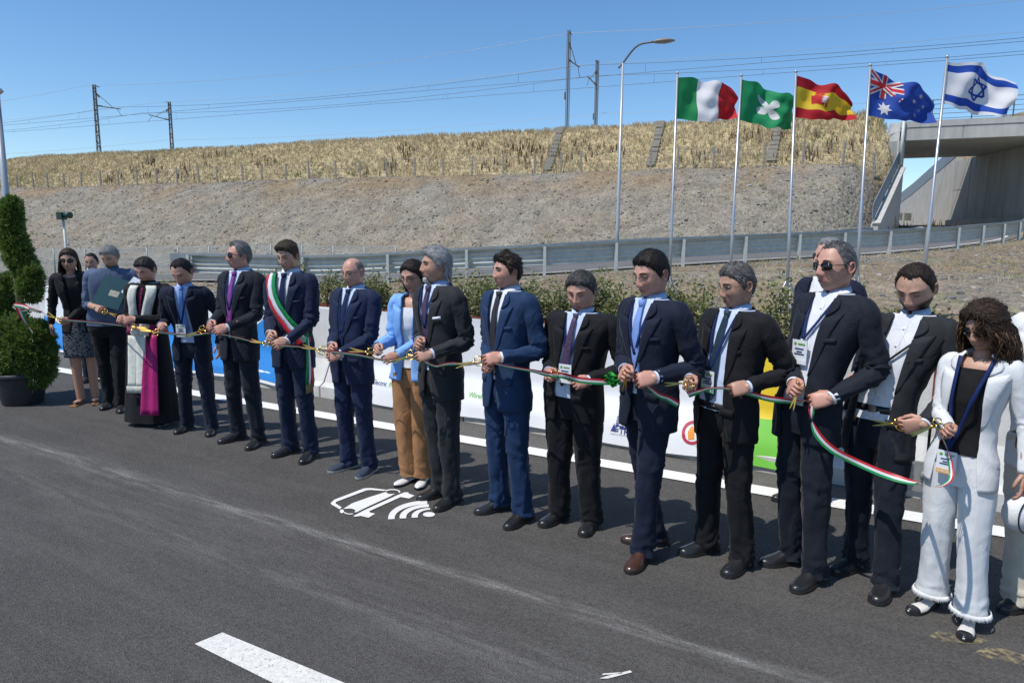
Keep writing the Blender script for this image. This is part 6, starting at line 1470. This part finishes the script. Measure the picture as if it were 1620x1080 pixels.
for sg in (-1, 1):
    rows = [(sg * xc_ - .050, sg * xc_ + .050, z, z) for z in np.linspace(.98, 1.515, 14) for xc_ in [np.interp(z, [.98, 1.2, 1.38, 1.48, 1.52], [.048, .068, .098, .104, .086])]]
    T.strip(mb, rows, .014, 3)
nc = [[T.bend((r_ * math.sin(a), -r_ * math.cos(a) * 1.05 + .01, z)) for z, r_ in ((1.488, .135), (1.525, .095), (1.54, .072))] for a in np.linspace(.6, 2 * PI - .6, 20)]; mb.loft(nc, 0, closed=False, caps=False)
b0 = T.at_x(.0, .98, .014)
for sg in (-1, 1): mb.loft([[V3((sg * .048 - .03 + dx, b0[1] + .004 - .13 * (.98 - z) - .004 * (sg > 0) + .004 * math.sin(dx * 60 + z * 8), z)) for dx in np.linspace(-.05, .05, 6)] for z in np.linspace(.46, .985, 14)], 0, closed=False, caps=False)
so = mb.build('stole', M_STOLE, p4['root'], thick=.004)
mb = MB()
for sg in (-1, 1):
    for k in range(13): xx = sg * .048 - .03 - .047 + k * .0078; mb.tube([(xx, b0[1] - .074, .462), (xx + random.uniform(-.004, .004), b0[1] - .078, .39)], .004, 5)
mb.build('fringe', M_STOLE, so)
mb = MB(); mb.loft([[T.surf(a, z, .010) for a in np.linspace(0, 2 * PI, 40, endpoint=False)] for z in (1.0, 1.05, 1.10, 1.13)], 0, caps=False)
mb.loft([[V3((.10 + dx * (1 + .5 * (1 - z)) + .03 * (.98 - z), -.135 - .17 * (1.0 - z) + .010 * math.sin(dx * 75 + 2), z)) for dx in np.linspace(-.065, .075, 15)] for z in np.linspace(.17, 1.0, 14)], 0, closed=False, caps=False)
mb.build('sash', M_MAG, p4['root'], thick=.004)
mb = MB(); T.strip(mb, [(-.008, .008, z, z) for z in np.linspace(1.12, 1.49, 8)], .003, 1)
for z in np.linspace(1.15, 1.46, 9): mb.ball(T.at_x(0, z, .006), .006, 8, 5)
mb.build('piping', M_MAG, p4['root'])
mb = MB(); mb.tube([T.bend((.062 * math.sin(a), -.064 * math.cos(a), 1.55)) for a in np.linspace(0, 2 * PI, 24, endpoint=False)], .014, 6, closed=True); mb.build('collar', M_BLK, p4['root'])
# --- 5
p5 = person(dict(label='dark haired man in navy suit and light blue tie bowing his head', yaw=-24, hyaw=-36, pitch=34, feet=((291, 682), (334, 686)), head=(289, 430), hfwd=.19, handR=(256, 518, .42, 'grip'), handL=(348, 557, .10, 'relax', (.1, -.3, -1), (0, -1, 0), (.4, .8, 0)), jacket=M_NAVY2, shirt=M_SHB, trousers=M_NAVY2, shoes=('dress', M_LEATHER, M_SOLE), tie=M_T1, skin='rosy', hair_col=BK, hs=1.08, hairline='recede', top=.010, side=.006, closed=1, open=.062, lanyard=(1.16, M_CARD, -.03), wide=1.04, fat=.3))
# --- 6
p6 = person(dict(label='grey haired man in dark suit, purple tie and sunglasses looking off to the left', yaw=-46, hyaw=-72, pitch=2, feet=((368, 697), (405, 706)), head=(378, 405), hfwd=.03, handR=(330, 515, .38, 'grip'), handL=(343, 521, .40, 'grip'), jacket=M_INK, shirt=M_SHL, trousers=M_INK, shoes=S_D, tie=M_T2, skin='rosy', hair_col=(.07, .07, .07), grey=.4, gb=.75, hairline='recede', top=.020, side=.014, back=0, glasses='sun', lens=True, smile=.7, lanyard=(1.2, None), button=1.08))
# --- 7 sash
p7 = person(dict(hs=.93, label='young man in navy suit wearing a green, white and red sash across his chest', yaw=-38, hyaw=-38, pitch=16, feet=((452, 718), (488, 727)), head=(456, 406), hfwd=.06, handR=(425, 532, .36, 'grip'), handL=(437, 542, .38, 'grip'), jacket=M_MID, shirt=M_SHW, trousers=M_MID, shoes=S_D, tie=M_T3, skin='olive', hair_col=(.04, .028, .018), hairline='std', top=.026, side=.007, quiff=.7, smile=1, closed=.8, lips=.6))
T = p7['T']; mb = MB()
cl_ = crv([(-.115, 1.54), (-.115, 1.48), (-.085, 1.34), (.0, 1.20), (.085, 1.09), (.150, 1.02), (.172, .985)], 26); tg_ = np.gradient(cl_, axis=0); tg_ /= np.linalg.norm(tg_, axis=1)[:, None]; nm = np.stack([-tg_[:, 1], tg_[:, 0]], 1)
for k, mi in ((-1, 0), (0, 1), (1, 2)):
    mb.loft([[T.at_x(c[0] + nn[0] * o_ , min(c[1] + nn[1] * o_, 1.525), .013) for o_ in ((k - .5) * .036, k * .036, (k + .5) * .036)] for c, nn in zip(cl_, nm)], mi, closed=False, caps=False)
so = mb.build('sash', [M_RED := clothm('sash_red', (.52, .02, .03), .55, .3), M_SHW, M_GRN := clothm('sash_green', (.01, .25, .07), .55, .3)], p7['root'], thick=.002)
mb = MB()
for k, mi in ((0, 2), (1, 1), (2, 0)):
    mb.loft([[V3((.178 + .01 * math.sin(z * 9 + k), -.075 + k * .028 + e_ - .02 * (1 - z), z)) for e_ in (0, .014, .028)] for z in np.linspace(.64, 1.02, 10)], mi, closed=False, caps=False)
mb.build('tail', [M_RED, M_SHW, M_GRN], so, thick=.002); mb = MB()
for k in range(16): yy = -.083 + k * .0055; mb.tube([(.178, yy, .64), (.178 + random.uniform(-.01, .01), yy, .57)], .003, 5)
mb.build('fringe', M_GOLD if False else clothm('gold_fringe', (.35, .26, .12), .6), so)
# --- 8
p8 = person(dict(label='bald man with thin glasses in a navy blue suit and blue suede shoes', yaw=-44, hyaw=-44, pitch=12, feet=((543, 742), (580, 750)), head=(559, 431), hfwd=.06, handR=(521, 551, .36, 'grip'), handL=(523, 562, .38, 'grip'), jacket=M_NAVY, shirt=M_SHL, trousers=M_NAVY, shoes=('dress', M_BLUESH, M_SOLEW), tie=M_T3, skin='rosy', hair_col=(.16, .14, .13), hairline='bald', top=.002, side=.003, strands=60, glasses='wire', smile=.6, closed=.3, wide=1.03, belly=.025, lanyard=(1.18, None), fat=.2))
# --- 9
p9 = person(dict(label='woman in light blue blazer and tan trousers with dark hair and glasses', sex='f', yaw=-28, hyaw=-38, pitch=18, feet=((643, 763), (668, 766)), head=(654, 437), hfwd=.08, handR=(598, 553, .34, 'pinch'), handL=(612, 566, .36, 'pinch'), jacket=M_LBL, shirt=M_SHW, shirt_top=1.43, collar=False, trousers=M_TAN, leg=1.0, legr=(.098, .100, .092, .088, .090), hemz=.07, shoes=('flat', M_WSH, M_SOLE), open=.035, hem=.86, cuff=False, skin='fair', hairline='long', hair_col=(.018, .011, .009), top=.014, side=.016, glasses='thick', smile=.8, stubble=0, closed=.8, lips=.9, lip_col=(.4, .08, .08), legwr=.7,
    locks=[(-92, .02, .15, .008, .004, .012, 8), (92, .02, .15, .008, .004, .012, 8), (180, .0, .16, .0, .004, .014, 10), (140, .0, .16, .0, .004, .014, 8), (-140, .0, .16, .0, .004, .014, 8)]))
T = p9['T']; mb = MB()
for z in (1.07, 1.15): mb.ball(T.at_x(.062, z, .008), (.011, .005, .011), 10, 6)
mb.build('button', M_FRAME, p9['root'])
# --- 10
p10 = person(dict(label='tall man with swept back silver hair and white goatee in a charcoal suit', yaw=-52, hyaw=-70, pitch=0, feet=((688, 786), (708, 800)), head=(689, 421), hfwd=.02, handR=(656, 545, .36, 'grip'), handL=(664, 562, .38, 'grip'), jacket=M_CHAR, shirt=M_SHL, trousers=M_CHAR, shoes=S_D, tie=M_T7, skin='tan', hair_col=(.26, .26, .27), grey=.75, hairline='std', top=.030, side=.022, quiff=.3, back=0, slen=.045, strands=520, smile=1, beard='goatee', beard_t=.012, beard_col=(.45, .45, .45), brow=.25, hanky=True, lanyard=(1.25, None), kneef=(0, 0),
    locks=[(150, .01, .10, .012, .006, .014, 8), (-150, .01, .10, .012, .006, .014, 8), (180, .01, .10, .012, .006, .014, 8), (115, .03, .09, .010, .006, .012, 6)]))
# --- 11
p11 = person(dict(label='man with dark curly hair in a bright blue suit and grey tie', hs=.91, yaw=-50, hyaw=-62, pitch=2, feet=((780, 808), (820, 828)), head=(802, 430), hfwd=.03, handR=(764, 578, .36, 'grip'), handL=(772, 568, .40, 'grip'), jacket=M_BLUE, shirt=M_SHW, trousers=M_BLUE, shoes=S_D, tie=M_T5, skin='rosy', hair_col=(.022, .014, .010), hairline='std', top=.026, side=.018, curl=1, smile=.2, gaze=-.003, wide=1.03, legwr=1.5))
# --- 12
p12 = person(dict(label='stout man in a black suit looking down at the ribbon, dark grey combed hair', yaw=-30, hyaw=-24, pitch=21, feet=((876, 826), (931, 838)), head=(920, 461), hfwd=.12, handR=(868, 594, .34, 'grip'), handL=(914, 605, .36, 'grip'), jacket=M_BLK, shirt=M_SHL, trousers=M_BLK, leg=1.12, shoes=('sneaker', M_LEATHER, M_SOLE), tie=M_T7, skin='rosy', hair_col=(.030, .028, .027), grey=.16, gb=.5, hs=1.06, hairline='std', top=.018, side=.008, closed=1, wide=1.14, belly=.045, fat=1, open=.055, lanyard=(1.20, M_CARD, .01), hem=.78, lan_o=.0))
# --- 13
p13 = person(dict(label='man in pinstriped navy suit with brown shoes, thin glasses and short black hair', yaw=-44, hyaw=-46, pitch=17, feet=((1020, 858), (1010, 893)), head=(1031, 434), hfwd=.07, handR=(982, 592, .48, 'grip'), handL=(1012, 600, .48, 'grip'), jacket=M_NAVY2, shirt=M_SHL, trousers=M_NAVY2, shoes=('dress', M_BROWNL, M_SOLE), tie=M_T6, skin='rosy', hair_col=BK, hs=1.02, hairline='std', top=.018, side=.008, glasses='wire', closed=1, fyaws=(-38, 22), lanyard=(1.2, None), H=1.80))
# --- 14
p14 = person(dict(label='man in open dark suit with a green banded name badge, looking left', yaw=-42, hyaw=-54, pitch=14, feet=((1106, 874), (1166, 902)), head=(1166, 452), hfwd=.05, handR=(1086, 607, .50, 'grip'), handL=(1160, 614, .48, 'fist'), jacket=M_BLK, shirt=M_SHL, trousers=M_BLK, shoes=('sneaker', M_LEATHER, M_SOLE), tie=M_T8, skin='tan', hair_col=(.05, .042, .036), grey=.3, gb=.7, hs=1.05, hairline='std', top=.014, side=.009, glasses='wire', closed=.6, smile=.6, open=.085, belly=.035, wide=1.06, belt=True, tie_end=1.0, lanyard=(1.19, M_CGREEN, -.02), lan_o=.006, waist=1.0, hem=.78))
# --- 16 behind 15
p16 = person(dict(label='grey haired man in sunglasses standing hidden behind the larger man in sunglasses', yaw=-40, hyaw=-52, pitch=0, feet=((1250, 790), (1290, 794)), head=(1311, 408), hfwd=.03, handR=None, handL=None, jacket=M_NAVY2, shirt=M_SHW, trousers=M_NAVY2, shoes=S_D, skin='rosy', hair_col=(.2, .2, .2), grey=.5, top=.02, side=.012, hairline='recede', glasses='sun', lens=True, group='people behind the front line'))
# --- 15
p15 = person(dict(hs=1.05, label='man in black sunglasses and open necked white shirt under a dark suit', yaw=-42, hyaw=-46, pitch=3, feet=((1238, 891), (1278, 926)), head=(1322, 422), hfwd=.02, handR=(1250, 613, .44, 'grip'), handL=(1287, 628, .42, 'grip', (-.75, -.55, -.1)), jacket=M_INK, shirt=M_SHW, trousers=M_INK, shoes=S_D, skin='rosy', hair_col=(.05, .045, .042), grey=.12, grey_side=.25, hairline='recede', top=.007, side=.006, strands=500, slen=.012, glasses='sun', lens=True, smile=1, open=.06, lanyard=(1.30, M_CARD, -.02), back=.0))
# --- 17
p17 = person(dict(hs=1.07, label='bearded young man in a dark suit looking down, black strap over his white shirt', yaw=-26, hyaw=-22, pitch=30, feet=((1343, 902), (1396, 942)), head=(1449, 456), hfwd=.10, handR=None, handL=(1432, 666, .46, 'grip', (-.92, -.3, -.05), (-.1, -.3, .9)), jacket=M_CHAR, shirt=M_SHW, trousers=M_INK, shoes=('sneaker', M_LEATHER, M_SOLE), skin='fair', hair_col=(.020, .012, .009), hairline='recede', top=.010, side=.007, strands=500, slen=.016, beard='full', beard_t=.0022, closed=1, open=.085, belt=True, stubble=.3))
T = p17['T']; mb = MB(); T.strip(mb, [(x_ - .012, x_ + .012, z, z + .010) for x_, z in zip(np.linspace(.10, -.10, 12), np.linspace(1.42, 1.16, 12))], .0, 1); mb.build('shoulder_strap', M_LEATHER, p17['root'], thick=.003)
# --- 18
p18 = person(dict(amp=.45, label='woman in white linen suit and black top with full curly brown hair', sex='f', yaw=-18, hyaw=-32, pitch=20, feet=((1462, 963), (1530, 998)), head=(1558, 518), hfwd=.10, handR=(1483, 676, .34, 'grip', (-.3, -.9, .1)), handL=None, jacket=M_LIN, shirt=M_BLKTOP, shirt_z=.98, shirt_top=1.45, collar=False, trousers=M_LIN, legr=(.093, .090, .078, .076, .086), hemz=.10, shoes=('pump', M_WSH, M_SOLE), open=.085, hem=.80, cuff=False, skin='tan', hairline='long', hair_col=(.030, .017, .010), top=.034, side=.026, curl=.25, lr=.25, lc=8, lap_o=.4, glasses='sun', lens=True, smile=.8, stubble=0, lips=.7, wide=.94, sleeve_k=.86, waist=1.01, legwr=.8, wrinkle=.7, lanyard=(1.0, M_CORG, -.035), hilite=.22, slen=.06, strands=450, lan_o=.012,
    locks=[(-95, .05, .27, .045, .03, .015, 22), (-65, .07, .20, .040, .025, .012, 12), (95, .05, .28, .05, .03, .015, 22), (65, .07, .22, .045, .025, .012, 12), (140, .03, .28, .03, .03, .016, 16), (-140, .03, .28, .03, .03, .016, 16), (180, .02, .28, .03, .03, .016, 14), (30, .095, .12, .03, .02, .010, 8)]))
for (hip, knee, ank, fd_, fy) in p18['legs']:
    Mx = Matrix.Translation(Vector((ank[0], ank[1], 0))) @ Matrix.Rotation(R(fy), 4, 'Z'); mb = MB()
    L = .285; rings = []
    for t in np.linspace(.80, 1.0, 7):
        w = np.interp(t, [.62, .78, .90, .97, 1], [.042, .042, .033, .019, .007]); h = np.interp(t, [.62, .78, .90, .97, 1], [.042, .044, .038, .032, .022]) + .006 * sm(.8, 1, t); rings.append([(w * math.copysign(abs(math.cos(a)) ** .75, math.cos(a)), .0735 - L * t, .013 + .006 * sm(.8, 1, t) + (h - .012) * abs(math.sin(a)) ** .85) for a in np.linspace(0, PI, 13)])
    mb.loft(rings, 0, closed=False, caps=False); mb.V = [xf(Mx, v) for v in mb.V]; mb.build('toe_cap', M_LEATHER, p18['root'])
    mb = MB(); c = V3((ank[0], ank[1], .10)) + fd_ * .008
    for k in range(130):
        a = 2 * PI * k / 130; p_ = c + V3((math.cos(a), math.sin(a), 0)) * .092; mb.tube([p_ + V3((0, 0, .012)), p_ + V3((math.cos(a) * .010, math.sin(a) * .010, -.014 + random.uniform(-.006, .006)))], .0022, 4)
    mb.build('hem_fringe', M_LIN, p18['root'])
bo, c0, ww, hh_ = p18['badge']; flat_text(bo, 'AUTORITÀ', .017, M_SHW, (c0[0], c0[1] - .0088, c0[2] - hh_ + .013))
bo, c0, ww, hh_ = p14['badge']; flat_text(bo, 'PARTNER', .017, M_SHW, (c0[0], c0[1] - .0088, c0[2] - hh_ + .013))
# --- 19 at the right edge
p19 = person(dict(label='person in white and cream cut by the right edge, dark hand holding a white cap', sex='f', yaw=-20, hyaw=-20, feet=((1612, 962), (1668, 985)), head=(1690, 455), hfwd=.03, handR=(1606, 778, .12, 'grip', (-.1, -.35, -1), (.1, -1, 0), (-.5, .7, 0)), handL=None, jacket=M_LIN, shirt=M_SHW, trousers=M_CRM, legr=(.105, .108, .100, .098, .104), shoes=('dress', M_LEATHER, M_SOLE), skin='dark', hair_col=BK, hem=.76, cuff=False, wide=1.12))
q = gr(1612, 962).y; cp_ = empty('white_cap', tuple(at(1612, 812, q - .12))); tag(cp_, 'white round cap with a dark seam held by the person at the right edge', 'cap')
mb = MB(); mb.ball((0, 0, 0), (.075, .06, .085), 20, 12); mb.build('crown', M_LIN, cp_); mb = MB(); mb.tube([(.02 + .062 * math.cos(a), -.035 + .02 * math.cos(a), .083 * math.sin(a)) for a in np.linspace(0, 2 * PI, 24, endpoint=False)], .003, 6, closed=True); mb.build('seam', M_BLKTOP, cp_)

# ================================================================ RIBBON
mR = mat('ribbon_red', (.58, .02, .03), .45, trans=.2); mW = mat('ribbon_white', (.74, .74, .74), .45, trans=.2); mG = mat('ribbon_green', (.01, .27, .08), .45, trans=.2)
def ribbon(pts, label, w=.032, tw=None, order=(2, 1, 0), name='ribbon', parent=None, n=60):
    """pts: (px, py, Y); tw: list of band normal angle (deg from vertical band)"""
    W_ = np.array([tuple(at(*p)) for p in pts]); c = W_[0].copy(); Q = crv(W_ - c, n); tw = np.interp(np.linspace(0, 1, n), np.linspace(0, 1, len(tw)), tw) if tw else np.zeros(n)
    T_ = np.gradient(Q, axis=0); T_ /= np.linalg.norm(T_, axis=1)[:, None]; mb = MB(); rows = []
    for q, t, a in zip(Q, T_, tw):
        up = V3((0, 0, 1)); sd_ = unit(np.cross(t, up)); up = unit(np.cross(sd_, t)); v = up * math.cos(R(a)) + sd_ * math.sin(R(a)); rows.append([q + v * (k * w / 3) for k in (-1.5, -.5, .5, 1.5)])
    rows = np.array(rows)
    for k in range(3): mb.loft([r[k:k + 2] for r in rows], order[k], closed=False, caps=False)
    o = mb.build(name, [mR, mW, mG], parent)
    if parent is None: o.location = c; tag(o, label, 'ribbon', 'pieces of the tricolour ribbon')
    return o
def hy(P, r=.38): return P['root'].location.y + P['fwd'].y * r * P['s']
Y1, Y3, Y4, Y5, Y6, Y7, Y8, Y9, Y10, Y11, Y12, Y13, Y14, Y15, Y17, Y18 = [hy(q, .47 if q is p13 or q is p14 else .38) for q in (p1, p3, p4, p5, p6, p7, p8, p9, p10, p11, p12, p13, p14, p15, p17, p18)]
ribbon([(66, 494, Yt - .05), (98, 505, Y1), (140, 509, (Y1 + Y3) / 2), (192, 515, Y4), (216, 521, Y4 - .05), (258, 526, Y5), (300, 530, (Y5 + Y6) / 2 - .05), (340, 527, Y6), (400, 540, (Y6 + Y7) / 2), (438, 546, Y7), (480, 549, (Y7 + Y8) / 2), (523, 556, Y8), (565, 561, (Y8 + Y9) / 2), (605, 569, Y9), (640, 567, (Y9 + Y10) / 2), (662, 566, Y10)], 'long taut tricolour ribbon from the topiary to the silver haired man', tw=[55, 30, 60, 35, 60, 40, 62, 30, 60, 45], w=.034, n=160)
ribbon([(662, 566, Y10), (676, 574, Y10 - .02), (690, 579, Y10 - .06), (705, 576, Y10 - .08), (722, 575, Y11 + .12), (738, 577, Y11 + .05), (768, 573, Y11)], 'wavy tricolour ribbon between the silver haired man and the blue suited man', tw=[20, 30, 60, 30, 60, 70], w=.032)
ribbon([(772, 572, Y11), (800, 579, (Y11 + Y12) / 2), (845, 587, Y12), (868, 592, Y12), (890, 594, Y12 - .05), (918, 601, Y12 - .02), (955, 604, (Y12 + Y13) / 2), (985, 604, Y13)], 'taut ribbon between the blue suited man and the man with brown shoes', tw=[60, 55, 40, 10, 5, 15, 40], w=.036, n=80)
ribbon([(1012, 603, Y13), (1028, 614, Y13 - .02), (1042, 625, Y13 - .03), (1058, 631, Y13 - .03), (1073, 640, Y13 - .02)], 'short hanging ribbon end below the hand of the man with brown shoes', tw=[60, 40, 20, 15], w=.034)
ribbon([(1088, 624, Y14), (1105, 619, Y14 - .05), (1125, 614, Y14 - .05), (1160, 615, Y14), (1185, 622, Y14), (1215, 630, (Y14 + Y15) / 2), (1245, 634, Y15), (1262, 636, Y15), (1286, 630, Y15)], 'ribbon held between the man with the green badge and the man in sunglasses', tw=[20, 50, 60, 25, 15, 40, 65], w=.036, n=80)
ribbon([(1284, 640, Y15 - .03), (1285, 668, Y15 - .07), (1298, 693, Y15 - .10), (1322, 714, Y15 - .12), (1360, 733, Y15 - .12), (1400, 750, Y15 - .22), (1436, 761, Y15 - .30), (1452, 763, Y15 - .32)], 'long drooping tricolour ribbon hanging in front of the bearded man', tw=[80, 20, 0, -5, -10, -20, -60, -85], w=.036, n=90)
ribbon([(1452, 763, Y15 - .32), (1475, 769, Y18 - .1), (1494, 766, Y18 - .1), (1505, 752, Y18 - .05), (1500, 715, Y18), (1486, 682, Y18)], 'thin twisted end of the ribbon rising to the hand of the woman in white', tw=[85, 88, 85, 88], w=.020)
ribbon([(20, 485, Yt - .33), (32, 492, Yt - .36), (45, 489, Yt - .36), (36, 484, Yt - .34), (22, 482, Yt - .33)], 'bow loop of the ribbon on the topiary', w=.04, tw=[10, 40, 10])
ribbon([(30, 487, Yt - .35), (36, 502, Yt - .38), (44, 515, Yt - .40), (52, 526, Yt - .40)], 'wide ribbon tail hanging down the topiary', w=.085, tw=[70, 60, 50, 40], order=(2, 1, 0))
ribbon([(34, 487, Yt - .36), (46, 488, Yt - .3), (58, 492, Yt - .15), (66, 494, Yt - .05)], 'ribbon leading from the topiary bow', w=.03, tw=[30, 50])
# green crumpled cloth held beside the ribbon
mb = MB(); q0 = at(968, 600, Y13 + .03); rows = []
for i in range(9):
    u = i / 8; rows.append([V3(((u - .5) * .07 + .01 * math.sin(v * 20), .015 * math.sin(u * 11 + v * 17), (v - .5) * (.035 + .04 * math.sin(u * PI)) + .01 * math.sin(u * 7))) for v in np.linspace(0, 1, 9)])
mb.loft(rows, 0, closed=False, caps=False); o = mb.build('green_cloth', mat('bright_green_cloth', (.03, .40, .04), .5, trans=.3), thick=.002); o.location = q0; tag(o, 'crumpled bright green cloth held in the hand of the man with brown shoes', 'cloth')

# ================================================================ SCISSORS
scissors(88, 503, Y1 - .02, 66, 492, 'gold scissors held by the woman next to the topiary', .26, 12)
scissors(172, 495, Y3 - .02, 185, 500, 'gold scissors in the hand of the man with the folder', .2, 9)
scissors(216, 518, Y4 - .04, 238, 521, 'gold scissors held by the bishop', .22, 8)
scissors(240, 524, Y5 - .03, 222, 520, 'gold scissors held by the man bowing his head', .22, 8)
scissors(312, 525, Y6 - .03, 292, 533, 'gold scissors held by the man with the purple tie', .25, 8)
scissors(414, 542, Y7 - .03, 400, 539, 'gold scissors held by the man with the sash', .2, 8)
scissors(500, 552, Y8 - .03, 476, 547, 'gold scissors held by the bald man', .24, 8)
scissors(576, 556, Y9 - .03, 553, 553, 'gold scissors held by the woman in the light blue blazer', .24, 8)
scissors(640, 565, Y10 - .03, 622, 572, 'gold scissors held by the silver haired man', .22, 8)
scissors(746, 573, Y11 - .03, 728, 577, 'gold scissors held by the man in the bright blue suit', .22, 8)
scissors(886, 592, Y12 - .04, 900, 600, 'gold scissors held by the stout man', .18, 8)
scissors(990, 598, Y13 - .04, 988, 612, 'gold scissors held by the man with brown shoes', .16, 8)
scissors(1078, 606, Y14 - .05, 1063, 607, 'gold scissors held by the man with the green badge', .20, 6)
scissors(1260, 622, Y15 - .05, 1250, 655, 'gold scissors held by the man in black sunglasses', .20, 8, face=(-.8, -.5, .2))
scissors(1410, 670, Y17 - .05, 1372, 668, 'gold scissors held by the bearded man', .22, 9)
scissors(1471, 676, Y18 - .05, 1440, 689, 'gold scissors held by the woman in white linen', .20, 3)
